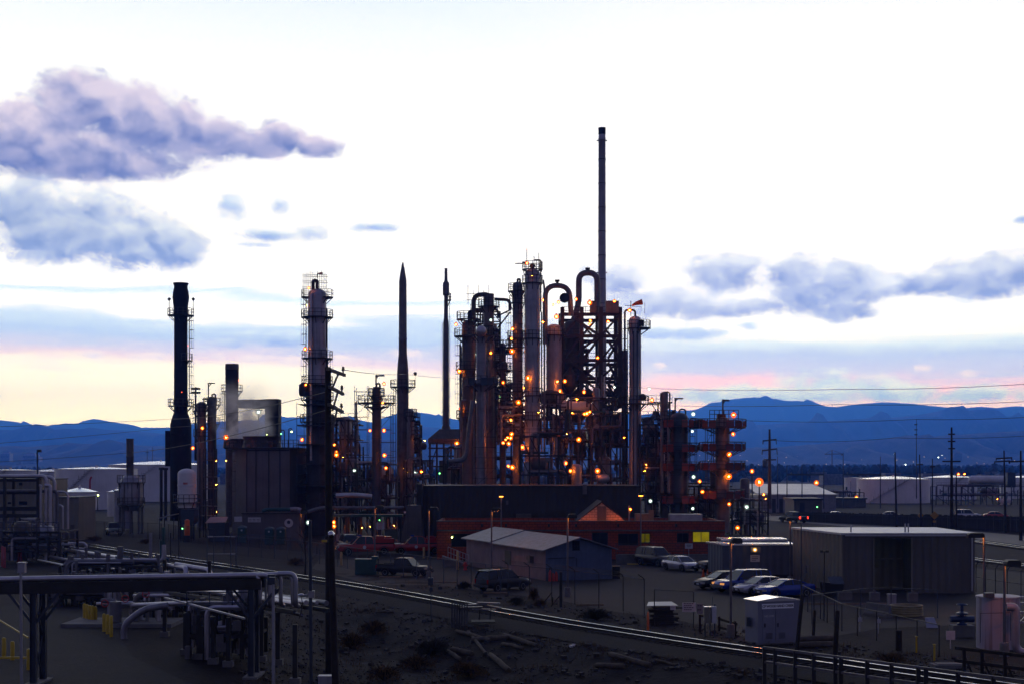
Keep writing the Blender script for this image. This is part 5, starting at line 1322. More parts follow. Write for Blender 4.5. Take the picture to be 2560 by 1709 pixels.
for i,(a,c,p0,p1,kd) in enumerate(wins):
    b = MB(); xa,xb,z1,z0 = Xp(a,Y),Xp(c,Y),Zp(p0,Y),Zp(p1,Y)
    for (u,v) in (((xa,z0),(xa+.08,z1)),((xb-.08,z0),(xb,z1)),((xa+.08,z0),(xb-.08,z0+.08)),((xa+.08,z1-.08),(xb-.08,z1)),(((xa+xb)/2-.03,z0+.08),((xa+xb)/2+.03,z1-.08))):
        b.box2((u[0],Y+.05,u[1]),(v[0],Y+.14,v[1]))
    o = b.build('window', DARK, t)
    b = MB(); b.box2((xa+.08,Y+.17,z0+.08),(xb-.08,Y+.19,z1-.08))
    b.build('pane', {'d':GLASS,'b':GLASS,'y':WINY if a>1700 else WINY2}[kd], o)
for q_ in (1205,1265,1372,1440,1545,1690):
    b = MB(); b.box2((Xp(q_-2.5,Y),Y-.35,Zp(1315,Y)),(Xp(q_+2.5,Y),Y-.003,Zp(1308,Y))); b.build('wall_lamp', DARK, t)
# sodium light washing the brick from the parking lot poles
# gabled brick entrance rising behind the roof edge
Y = 163.5; t = thing('gabled_house', 'steep gabled brick house front glowing orange above the long brick roof', 'building', (Xp(1506,Y),Y,0))
b = MB(); gz = Zp(1302,158)-.79
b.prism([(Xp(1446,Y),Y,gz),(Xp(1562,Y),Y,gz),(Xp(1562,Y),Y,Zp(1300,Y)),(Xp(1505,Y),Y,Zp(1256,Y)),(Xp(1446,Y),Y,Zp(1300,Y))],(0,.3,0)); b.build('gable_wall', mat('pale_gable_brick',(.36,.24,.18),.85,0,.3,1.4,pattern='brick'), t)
b = MB()
for sgn,(a,c) in ((1,((1442,1303),(1505,1253))),(-1,((1505,1253),(1567,1303)))):
    pa,pc = P(a[0],a[1],Y+.01),P(c[0],c[1],Y+.01); n = Vector((0,0,.10)); b.prism([pa,pc,pc+n,pa+n],(0,9,0))
b.build('roof', BROWNW, t)
b = MB(); b.box2((Xp(1493,Y),Y-.06,Zp(1300,Y)),(Xp(1516,Y),Y-.003,Zp(1264,Y))); b.build('door', BROWNST, t)
lamp(1576,1272,159.5,'on a post right of the glowing gable','O',.6)
b = MB(); b.bar(P(1573,1325,159.7),P(1573,1262,159.7),.16); o = b.build('wooden_post', STEEL); settag(o,'short pale post with a lamp right of the glowing gable','post')
# gable floodlights standing on the flat roof
for px in (1470,1541):
    lamp(px, HZ+(EYE-(zt-.45))*F/162.2, 162.2, 'behind the parapet washing the gable', 'O', 1.0)
t = thing('rooftop_unit', 'pale rooftop ventilation housing left on the brick roof end', 'roof unit', (Xp(1620,164),164,Zp(1302,158)-.79)); Y = 164; zz = Zp(1302,158)-.79
b = MB(); b.box2((Xp(1590,Y),Y,zz),(Xp(1634,Y),Y+2,zz+1.45)); b.box2((Xp(1622,Y),Y-.3,zz),(Xp(1634,Y),Y-.01,zz+1.9)); b.build('housing', mat('tan_unit',(.20,.13,.08),.7,0,.2,1), t)
t = thing('rooftop_unit', 'long white rooftop housing at the right end of the brick roof', 'roof unit', (Xp(1700,164),164,zz)); b = MB(); b.box2((Xp(1675,Y),Y,zz),(Xp(1756,Y),Y+2,zz+1.4)); b.build('housing', GALV, t)
# lower retaining wall in front of the right part and steps left
b = MB(); Y = 150.5; b.box2((Xp(1540,Y),Y,0),(Xp(1790,Y),Y+.35,.95)); 
for i in range(7): b.box2((Xp(1545+i*35,Y),Y-.04,.95),(Xp(1545+i*35+32,Y),Y+.36,1.02))
o = b.build('retaining_wall', CONC); settag(o,'low pale concrete wall behind the parked cars','wall')
t = thing('entrance_ramp', 'white railed ramp between brick building and pink shed', 'ramp', G(1140,1400)); Y = 146; b = MB()
b.prism([(Xp(1105,Y),Y,0),(Xp(1172,Y),Y,0),(Xp(1172,Y),Y,.15),(Xp(1105,Y),Y,1.1)],(0,1.5,0)); b.build('ramp', CONC, t)
b = MB()
for i in range(8):
    q_ = 1120+i*7.4; z = 1.0-.9*i/8; b.bar((Xp(q_,Y),Y,z),(Xp(q_,Y),Y,z+1.05),.06)
for hh in (.5,1.05): b.bar((Xp(1120,Y),Y,1.0+hh),(Xp(1172,Y),Y,.15+hh),.06)
b.build('handrail', GALV, t)
lamp(1130,1342,157,'under the eave left of the pink shed','Y',.75)

# pink and blue shed: gable end (blue) faces right-front
p = G(1364,1451); a_ = G(1166,1412); c_ = G(1545,1450)     # near corner, left end, right end
ul = (a_-p); ul.z = 0; ur = (c_-p); ur.z = 0
ul = ul.normalized(); ur = Vector((-ul.y, ul.x, 0)); ur = ur if ur.x > 0 else -ur
Ll = (a_-p).length; Lr = 6.5
he = Zp(1373, p.y); hr = Zp(1344, (p+ur*Lr/2).y)
t = thing('shed', 'pink and blue painted shed with a rust streaked tin roof', 'shed', (p.x,p.y,0))
def lp(u, v, z): return p + ul*u + ur*v + Vector((0,0,z))
b = MB(); b.add([lp(0,0,0),lp(Ll,0,0),lp(Ll,0,he),lp(0,0,he),lp(0,.25,0),lp(Ll,.25,0),lp(Ll,.25,he),lp(0,.25,he)],[(0,3,2,1),(4,5,6,7),(0,1,5,4),(3,7,6,2),(0,4,7,3),(1,2,6,5)]); b.build('side_wall', PINKW, t)
b = MB()
for u0 in (0.004, Ll):
    s_ = .25 if u0 < 1 else -.25
    poly = [lp(u0,.003,0),lp(u0,Lr,0),lp(u0,Lr,he),lp(u0,Lr/2,hr-.05),lp(u0,.003,he)]
    b.prism([q_ - ul*.012 for q_ in poly] if u0 < 1 else poly, ul*s_)
b.add([lp(0.3,Lr-.2,0),lp(Ll,Lr-.2,0),lp(Ll,Lr-.2,he),lp(.3,Lr-.2,he)],[(0,1,2,3)]); b.build('gable_wall', BLUEW, t)
b = MB(); ov = .45
sl = (hr-he)/(Lr/2)
for s_ in (0,1):
    def rp_(u,v,dz=0): return lp(u, v, he + sl*(v if v<=Lr/2 else Lr-v) + dz)
    va,vb_ = (-ov,Lr/2) if s_==0 else (Lr+ov,Lr/2)
    for (ua,ub,dz) in ((-ov,Ll*.62,.02),(Ll*.62+.004,Ll+ov,.10)):
        vs = []
        for dz2 in (0,.10):
            for (u,v) in ((ua,va),(ub,va),(ub,vb_),(ua,vb_)):
                zz_ = he + sl*((v if s_==0 else Lr-v)) + dz + dz2; vs.append(lp(u,v,zz_))
        b.add(vs,[(3,2,1,0),(4,5,6,7),(0,1,5,4),(1,2,6,5),(2,3,7,6),(3,0,4,7)])
b.build('roof', TINROOF, t)
b = MB(); u0,u1 = Ll*.40,Ll*.475
b.add([lp(u0,-.03,.9),lp(u1,-.03,.9),lp(u1,-.03,2.2),lp(u0,-.03,2.2),lp(u0,.003,.9),lp(u1,.003,.9),lp(u1,.003,2.2),lp(u0,.003,2.2)],[(0,3,2,1),(4,5,6,7),(0,1,5,4),(3,7,6,2),(0,4,7,3),(1,2,6,5)]); b.build('window', DARK, t)
b = MB(); c0 = lp(Ll*.145,-.18,1.75); b.box(c0,(.55,.4,.6),math.atan2(ul.y,ul.x)); b.box(lp(Ll*.185,-.1,1.85),(.5,.2,.45),math.atan2(ul.y,ul.x)); b.build('air_conditioner', BROWNST, t)
b = MB()
for i in range(5):
    v = 2.6+i*.17; b.bar(lp(-.05,v,he-.1),lp(-.05,v,he+.75),.04)
for z in (he-.1,he+.3,he+.75): b.bar(lp(-.05,2.55,z),lp(-.05,3.35,z),.04)
o = b.build('gable_window', DARK, t)
b = MB(); b.add([lp(-.025,2.6,he-.1),lp(-.025,3.3,he-.1),lp(-.025,3.3,he+.75),lp(-.025,2.6,he+.75)],[(0,1,2,3)]); b.build('pane', GLASS, o)
b = MB(); b.box(lp(-.1,.35,.6),(.1,.1,1.2)); b.bar(lp(-.06,.2,2.0),lp(-.06,2.8,2.05),.06); b.bar(lp(-.06,3.0,1.2),lp(-.06,3.0,2.0),.05); b.build('conduit', DARK, t)
# red rubbish/extinguishers row at shed corner
for i,(v,h_) in enumerate(((.25,1.0),(.55,.75),(.85,.85))):
    b = MB(); c0 = lp(-.45,v,0); b.lathe((c0.x,c0.y,0),[(.14,0),(.14,h_*.75),(.08,h_*.9),(.05,h_),(.01,h_)],12)
    o = b.build('traffic_drum', RED, smooth=True); settag(o,['tallest red canister by the shed corner','short red canister between two others at the shed','red canister farthest from the shed corner'][i],'canister',group='red canisters at the blue gable')
b = MB(); c0 = lp(.2,Lr+.5,0); b.box(c0+Vector((0,0,.55)),(.7,.6,1.1)); b.box(c0+Vector((0,0,1.13)),(.78,.68,.08)); o = b.build('rubbish_bin', NAVY); settag(o,'dark wheeled bin at the right end of the blue gable','bin')

# trailer office
Y = 128.5; t = thing('trailer_office', 'blue grey trailer office with two warm lamps', 'building', (Xp(1885,Y),Y,0)); z1 = Zp(1362,Y)
xl,xr = Xp(1806,Y),Xp(1990,Y); b = MB(); b.prism([(xl,Y,.5),(xr,Y,.5),(xr,Y+4,.5),(xl-.75,Y+4,.5)],(0,0,z1-.5)); b.build('wall', TRAILER, t)
b = MB(); b.prism([(xl-.15,Y-.15,z1+.003),(xr+.1,Y-.15,z1+.003),(xr+.1,Y+4.1,z1+.003),(xl-.95,Y+4.1,z1+.003)],(0,0,.14)); b.build('roof', WHITER, t)
b = MB(); b.box2((xl+.6,Y+4.3,.5),(xr,Y+7.5,Zp(1350,Y+4))); b.build('rear_wall', TRAILER, t); b = MB(); b.box2((xl+.5,Y+4.25,Zp(1350,Y+4)+.003),(xr+.1,Y+7.6,Zp(1346,Y+4))); b.build('rear_roof', WHITER, t)
b = MB(); b.box2((xl,Y+.1,0.0),(xr,Y+3.9,.497)); b.build('skirting', DARK, t)
b = MB(); b.box2((Xp(1876,Y),Y-.06,Zp(1403,Y)),(Xp(1899,Y),Y-.003,Zp(1386,Y))); o = b.build('sign', SIGNW, t)
b = MB()
for i in range(3): b.box2((Xp(1879,Y),Y-.075,Zp(1391+i*4.2,Y)),(Xp(1895-(i==2)*5,Y),Y-.062,Zp(1389.6+i*4.2,Y)))
b.build('lettering', LETTER, o)
b = MB(); b.box2((Xp(1876,Y),Y-.3,Zp(1379,Y)),(Xp(1900,Y),Y-.24,Zp(1366,Y))); b.build('lamp_plate', STEEL, t)
lamp(1887.5,1373,Y-.62,'on the long front of the blue grey trailer','T',.6); lamp(1792.5,1373,Y+2.4,'at the left end of the blue grey trailer','T',.75)
# big beige building, left wall, front with tall doorway
pc = G(2106,1482); pl = G(1982,1455); Yb = pc.y; xr = Xp(2437,Yb); z1 = 4.72
t = thing('metal_building', 'big beige corrugated building with a dark open doorway', 'building', (pc.x,Yb,0))
b = MB(); d0,d1 = Xp(2184,Yb),Xp(2279,Yb)
dv = Vector((pl.x-pc.x,pl.y-Yb,0))
b.box2((pc.x,Yb,0),(d0,Yb+.2,z1)); b.box2((d1,Yb,0),(xr,Yb+.2,z1)); b.box2((d0,Yb,z1-.28),(d1,Yb+.2,z1))
b.prism([(pc.x,Yb+.2,0),(pc.x+.2,Yb+.2,0),(pl.x+.2,pl.y,0),(pl.x,pl.y,0)],(0,0,z1)); b.box2((xr-.2,Yb+.2,0),(xr,pl.y,z1)); b.box2((pl.x+.2,pl.y-.2,0),(xr-.2,pl.y,z1))
for i in range(18):
    x_ = pc.x+.55+i*.6
    if not (d0-.15 < x_ < d1+.15) and x_ < xr-.2: b.box2((x_-.02,Yb-.028,.05),(x_+.02,Yb-.0005,z1-.05))
b.build('wall', BEIGE, t)
b = MB(); b.bar((pc.x+.2,Yb-.18,z1-.02),(xr,Yb-.18,z1-.02),.14); b.bar((xr-.25,Yb-.1,.2),(xr-.25,Yb-.1,z1-.1),.09); b.build('gutter', ROOFG, t)
b = MB(); b.prism([(pc.x-.2,Yb-.25,z1+.003),(xr+.2,Yb-.25,z1+.003),(xr+.2,pl.y+.3,z1+.003),(pl.x-.2,pl.y+.3,z1+.003)],(0,0,.16)); b.build('roof', ROOFG, t)
b = MB()
for q_ in (2131,2267,2275): b.cyl((Xp(q_,Yb+1),Yb+1.5,z1+.1),(Xp(q_,Yb+1),Yb+1.5,z1+(.75 if q_<2200 else .85)),.06,None,8)
b.build('roof_vent', GALV, t)
b = MB(); b.bar((pc.x-.03,Yb-.03,0),(pc.x-.03,Yb-.03,z1),.14); b.bar((d0,Yb-.04,0),(d0,Yb-.04,z1-.28),.1); b.bar((d1,Yb-.04,0),(d1,Yb-.04,z1-.28),.1); b.build('corner_trim', CREAM, t)
b = MB(); b.box2((d0-1,Yb+3.6,0),(d1+1,Yb+3.8,z1-.4)); b.box2((d0+.1,Yb+2.2,2.6),(d1-.1,Yb+2.35,2.72)); b.box2((d0+.6,Yb+2.9,0),(d0+1.2,Yb+3.5,1.9)); b.build('interior_partition', CREAM, t)
b = MB(); b.box2((d0-.7,Yb+1.5,2.6),(d0-.62,Yb+2.6,2.68)); b.build('light_tube', emat('green_tube',(.6,.9,.3),4.0), t)
b = MB(); b.box2((d1+.25,Yb+.3,0),(d1+.3,Yb+3.5,z1-.4)); b.build('interior_partition', CREAM, t)
b = MB(); b.box2((Xp(2018,120)-.2,119.6,1.3),(Xp(2018,120)-.14,120.0,1.9)); b.build('notice', BLUEST, t)
# concrete blocks at its foot
for (px,py,wd,lab) in ((2112,1499,1.0,'concrete block before the near corner of the beige building'),(2186,1500,.7,'concrete block left of the dark doorway'),(2281,1502,.7,'concrete block right of the dark doorway')):
    p = G(px,py); b = MB(); b.box(p+Vector((0,0,.32)),(wd,.6,.64)); b.box(p+Vector((0,0,.70)),(wd*.3,.2,.12)); o = b.build('concrete_block', CONC); settag(o,lab,'concrete block',group='concrete blocks along the beige building')
p = G(2083,1492); t = thing('rubbish_bin','dark open dumpster at the left wall of the beige building','dumpster',p); b = MB(); b.prism([p+Vector((-.7,0,.1)),p+Vector((.7,0,.1)),p+Vector((.85,0,1.0)),p+Vector((-.85,0,1.2))],(0,1.1,0)); b.build('bin', NAVY, t); b = MB(); b.prism([p+Vector((-.2,-.05,1.02)),p+Vector((.9,-.05,1.02)),p+Vector((.9,1.1,1.5)),p+Vector((-.2,1.1,1.5))],(0,0,.05)); b.build('lid', BLUEST, t)
# equipment hut with name board
pc = G(1895,1611); pr_ = Vector((16.55,81.9,0)); pl_ = Vector((13.0,82.5,0))
t = thing('equipment_hut','pale metal railway equipment hut lettered CP WOOD SAND CREEK','hut',(pc.x,pc.y,0)); hz1 = 2.46
u = (pr_-pc); u.z=0; W_h = u.length; u.normalize(); v = Vector((-u.y,u.x,0)); D_h = 1.5
HUT = mat('hut_metal',(.17,.175,.23),.5,.15,.12,.8)
def hp(a,b_,z): return pc + u*a + v*b_ + Vector((0,0,z))
b = MB(); b.prism([hp(0,0,.08),hp(W_h,0,.08),hp(W_h,D_h,.08),hp(0,D_h,.08)],(0,0,hz1-.08)); b.build('body', HUT, t)
b = MB(); b.prism([hp(-.08,-.08,hz1+.003),hp(W_h+.08,-.08,hz1+.003),hp(W_h+.08,-.08,hz1+.06),hp(W_h/2,-.08,hz1+.24),hp(-.08,-.08,hz1+.06)],v*(D_h+.16)); b.build('roof', WHITER, t)
b = MB(); b.prism([hp(-.06,-.06,0),hp(W_h+.06,-.06,0),hp(W_h+.06,D_h,0),hp(-.06,D_h,0)],(0,0,.077)); b.build('base', CONC, t)
for a0 in (.30,1.14):
    b = MB(); b.prism([hp(a0,-.03,.2),hp(a0+.80,-.03,.2),hp(a0+.80,-.03,1.98),hp(a0,-.03,1.98)],v*.027); d = b.build('door', HUT, t)
    b = MB(); b.bar(hp(a0+.12,-.06,1.0),hp(a0+.12,-.06,1.22),.05); b.build('handle', DARK, d)
    b = MB(); 
    for i in range(5): b.bar(hp(a0+.2,-.045,.35+i*.07),hp(a0+.6,-.045,.35+i*.07),.025)
    b.build('louvre', BLUEST, d)
b = MB(); b.box(pc-u*.0+v*.9+Vector((-.12,0,1.25)),(.2,.35,.5)); b.build('meter_box', BLUEST, t)
b = MB(); b.prism([hp(.24,-.05,2.04),hp(2.30,-.05,2.04),hp(2.30,-.05,2.33),hp(.24,-.05,2.33)],v*.03); sg = b.build('name_board', SIGNB, t)
def text(s_, size, name, parent, m, origin, ux, extr=.004):
    cu = bpy.data.curves.new('lettering','FONT'); cu.body = s_; cu.size = size; cu.extrude = extr; cu.align_x = 'CENTER'; cu.align_y = 'CENTER'; cu.offset = size*.018; cu.space_character = .92
    ob = bpy.data.objects.new('tmp_text', cu); COL.objects.link(ob)
    dg = bpy.context.evaluated_depsgraph_get(); me = bpy.data.meshes.new_from_object(ob.evaluated_get(dg))
    bpy.data.objects.remove(ob); bpy.data.curves.remove(cu)
    bb = MB(); uy = Vector((0,0,1)); nn = ux.cross(uy)
    bb.v = [origin + ux*q_.co.x + uy*q_.co.y + nn*q_.co.z for q_ in me.vertices]; bb.f = [tuple(p_.vertices) for p_ in me.polygons]
    bpy.data.meshes.remove(me)
    return bb.build(name, m, parent)
text('CP WOOD SAND CREEK',.195,'lettering',sg,LETTER,hp(1.27,-.058,2.185),u)
text('NO. 2100',.16,'number_plate',t,SIGNW,hp(.70,-.036,1.62),u)
# far right: brown flat buildings and warehouse
t = thing('warehouse','far white roofed warehouse beyond the tall transmission pole','warehouse',P(1980,1290,330)); Y = 330
b = MB(); b.box2((Xp(1895,Y),Y,0),(Xp(2090,Y),Y+25,Zp(1236,Y))); b.build('wall', STEEL, t); zz = Zp(1236,Y)
b = MB(); b.prism([(Xp(1893,Y),Y-.3,zz+.003),(Xp(2092,Y),Y-.3,zz+.003),(Xp(2070,Y),Y+18,zz+2.2),(Xp(1893,Y),Y+18,zz+2.2)],(0,0,.2)); b.build('roof', ROOFG, t)
b = MB()
for q_ in (1930,1948,1968,2010): b.box2((Xp(q_,Y),Y-.15,0),(Xp(q_+9,Y),Y-.003,3.2))
b.build('loading_door', DARK, t)
for (a,c,pt_,yy,lab) in ((1985,2055,1249,300,'dark brown flat roofed building right of the warehouse'),(2058,2165,1247,372,'brown lamp lit building left of the far right tanks')):
    t = thing('flat_building',lab,'building',P((a+c)/2,1270,yy)); b = MB(); b.box2((Xp(a,yy),yy,0),(Xp(c,yy),yy+10,Zp(pt_,yy))); b.build('wall', BROWNST, t); b = MB(); b.box2((Xp(a,yy)-.3,yy-.3,Zp(pt_,yy)+.003),(Xp(c,yy)+.3,yy+10.3,Zp(pt_,yy)+.4)); b.build('roof', DARK, t)
    b = MB(); b.box2((Xp(a+14,yy),yy-.1,0),(Xp(a+26,yy),yy-.003,3)); b.build('door', DARK, t)
# beige plant hall at far left behind the high pipes
t = thing('plant_hall','olive beige hall behind the high pipes at far left','building',P(60,1310,205)); Y = 205
b = MB(); b.box2((Xp(-120,Y),Y,0),(Xp(104,Y),Y+12,Zp(1198,Y))); b.build('wall', CREAM, t); b = MB(); b.box2((Xp(-121,Y),Y-.2,Zp(1198,Y)+.003),(Xp(105,Y),Y+12.2,Zp(1195.5,Y))); b.build('roof', DARK, t)
for (a,c,p0,p1) in ((48,56,1205,1212),(48,68,1252,1260),(20,28,1254,1258)):
    b = MB(); b.box2((Xp(a,Y),Y-.1,Zp(p1,Y)),(Xp(c,Y),Y-.003,Zp(p0,Y))); b.build('window', GLASS, t)
t = thing('plant_annex','smaller olive building right of the tall vertical pipes','building',P(165,1310,200)); Y = 200
b = MB(); b.box2((Xp(140,Y),Y,0),(Xp(197,Y),Y+8,Zp(1243,Y))); b.build('wall', CREAM, t); b = MB(); b.box2((Xp(139,Y),Y-.2,Zp(1243,Y)+.003),(Xp(198,Y),Y+8.2,Zp(1241,Y))); b.build('roof', DARK, t)
b = MB(); b.box2((Xp(176,Y),Y-.08,0),(Xp(186,Y),Y-.003,2.2)); b.build('door', BROWNST, t)
# downtown towers
for (a,c,pt_,lab) in ((0,24,1132,'leftmost far city tower above the white tanks'),(34,54,1158,'low far city block between two taller towers'),(56,88,1135,'pale far city tower with a flat top'),(88,98,1140,'narrow brown far city tower joined to the pale one')):
    yy = 4200; t = thing('city_tower',lab,'tower block',P((a+c)/2,1175,yy)); b = MB(); b.box2((Xp(a,yy),yy,0),(Xp(c,yy),yy+30,Zp(pt_,yy))); b.box2((Xp(a,yy)+5,yy+5,Zp(pt_,yy)),(Xp(c,yy)-4,yy+20,Zp(pt_,yy)+5)); b.build('walls', STEEL2 if a==56 else STEEL, t)
    b = MB(); nf = int(Zp(pt_,yy)/4)
    for i in range(3,nf): b.box2((Xp(a,yy)+1.5,yy-.4,i*4),(Xp(c,yy)-1.5,yy-.05,i*4+1.7))
    b.build('window_bands', GLASS, t)
for (a,c,pt_,lab) in ((2384,2405,1133,'distant square block under the mountains right of the dark pole'),(195,210,1157,'tiny far block between the white tank roofs')):
    yy = 4200; b = MB(); b.box2((Xp(a,yy),yy,0),(Xp(c,yy),yy+25,Zp(pt_,yy))); b.box2((Xp(a,yy)+4,yy+5,Zp(pt_,yy)),(Xp(c,yy)-6,yy+15,Zp(pt_,yy)+4)); o = b.build('city_block', STEEL3); settag(o,lab,'building')
# far tree belts: read as one mass
rnd = random.Random(99); tb = MB()
for i in range(5200):
    px = rnd.uniform(-300,2900); yy = rnd.uniform(1100,3800)
    if px < 1650 and rnd.random() < .5: continue
    h_ = rnd.uniform(4,11)*(1.0 if px < 1700 else 1.25)*(.75+yy/4200); r = h_*rnd.uniform(.22,.5); x = Xp(px,yy)
    n0 = len(tb.v); tb.lathe((x,yy,0),[(r*.35,0),(r*.9,h_*.3),(r,h_*.55),(r*.6,h_*.82),(r*.12,h_)],6)
    for k_ in range(n0,len(tb.v)): v_ = tb.v[k_]; v_.x += rnd.uniform(-.35,.35)*r; v_.z += rnd.uniform(-.10,.10)*h_
o = tb.build('tree_belt', mat('bare_dark_trees',(.020,.020,.018),.9,0,.4,.1,spec=.1), loc=(0,1500,0)); settag(o,'dark belt of far trees along the plain below the mountains','trees',kind='stuff')

# far settlement: pale low roofs and many tiny lights on the plain and hill foot
tb = MB(); tl = MB()
for i in range(260):
    px = rnd.uniform(1780,2700) if rnd.random() < .7 else rnd.uniform(-200,1800); yy = rnd.uniform(900,3400); w_ = rnd.uniform(6,26); h_ = rnd.uniform(3,8); x = Xp(px,yy)
    tb.box((x,yy,h_/2),(w_,12,h_))
o = tb.build('far_rooftops',STEEL3,loc=(0,1500,0)); settag(o,'scattered low roofs of the far settlement on the plain','roofs',kind='stuff')
for i in range(70):
    px = rnd.uniform(1700,2600); yy = rnd.uniform(1500,4500); py = rnd.uniform(1135,1165) if rnd.random() < .5 else rnd.uniform(1155,1200); p = P(px,py,yy)
    if p.z < 1: p.z = 4
    tl.ball(p,yy*.00016*rnd.uniform(.6,1.6),6,4)
o = tl.build('town_lights',emat('town_light',(1.0,.80,.55),1.5),loc=(0,1500,0)); settag(o,'tiny scattered lights of the far town below the mountains','lights',kind='stuff')
# ================================================================== vehicles
HEADL = mat('headlamp_glass',(.45,.45,.45),.12,.3,.1,3,spec=1.0); TAILL = mat('tail_lamp_red',(.30,.01,.01),.2,0,.1,3); TAILON = emat('lit_tail_lamp',(1,.04,.02),4); AMBER = emat('lit_front_lamp',(1,.42,.12),.7)
CHROME = mat('chrome_trim',(.5,.5,.52),.15,1,.1,3); TRIM = mat('black_trim',(.012,.012,.013),.5,0,.2,3)
SPEC = {
 'sedan': dict(L=4.75,W=1.82,H=1.44,wr=.33,wx=(-1.42,1.42),
   body=[(-2.37,.40,.60,.72),(-2.30,.30,.88,.82),(-2.05,.24,.97,.87),(-1.6,.22,.99,.90),(-.6,.20,.97,.91),(.7,.20,.95,.91),(1.05,.20,.94,.90),(1.75,.22,.84,.88),(2.15,.26,.74,.82),(2.34,.34,.62,.70),(2.37,.42,.54,.62)],
   cab=[(-1.80,.97,.97),(-1.10,1.36,.97),(-.55,1.43,.97),(.05,1.43,.96),(.40,1.36,.95),(1.15,.95,.94)], roof=(-1.02,.30)),
 'coupe': dict(L=4.7,W=1.88,H=1.36,wr=.34,wx=(-1.40,1.45),
   body=[(-2.35,.42,.70,.74),(-2.28,.30,.94,.84),(-2.0,.24,1.00,.88),(-1.5,.22,1.01,.92),(-.6,.20,.98,.93),(.7,.20,.95,.93),(1.05,.20,.94,.92),(1.75,.22,.87,.90),(2.15,.26,.78,.85),(2.32,.34,.66,.74),(2.35,.42,.56,.66)],
   cab=[(-1.55,.99,.99),(-.85,1.30,.99),(-.40,1.36,.98),(.0,1.35,.97),(.30,1.29,.96),(1.10,.95,.95)], roof=(-.80,.22)),
 'suv': dict(L=4.85,W=1.94,H=1.84,wr=.38,wx=(-1.42,1.42),
   body=[(-2.42,.48,.80,.80),(-2.36,.38,1.08,.88),(-2.1,.34,1.10,.93),(-.6,.32,1.09,.96),(.7,.32,1.08,.96),(1.0,.32,1.07,.95),(1.8,.34,1.02,.92),(2.2,.36,.94,.88),(2.38,.42,.80,.80),(2.42,.50,.66,.74)],
   cab=[(-2.34,1.09,1.09),(-2.12,1.72,1.10),(-1.8,1.82,1.10),(.0,1.84,1.08),(.35,1.78,1.08),(1.05,1.07,1.07)], roof=(-2.05,.25)),
 'pickup': dict(L=5.7,W=1.98,H=1.88,wr=.40,wx=(-1.75,1.80),
   body=[(-2.85,.55,.95,.88),(-2.80,.48,1.10,.94),(-2.4,.42,1.12,.96),(-.75,.40,1.12,.97),(-.70,.40,1.12,.97),(.9,.40,1.12,.97),(1.2,.40,1.12,.97),(2.1,.42,1.08,.96),(2.6,.46,1.02,.92),(2.80,.50,.88,.86),(2.85,.56,.70,.80)],
   cab=[(-.80,1.12,1.12),(-.62,1.76,1.12),(-.35,1.86,1.12),(.45,1.88,1.12),(.75,1.80,1.12),(1.40,1.11,1.11)], roof=(-.58,.62)),
}
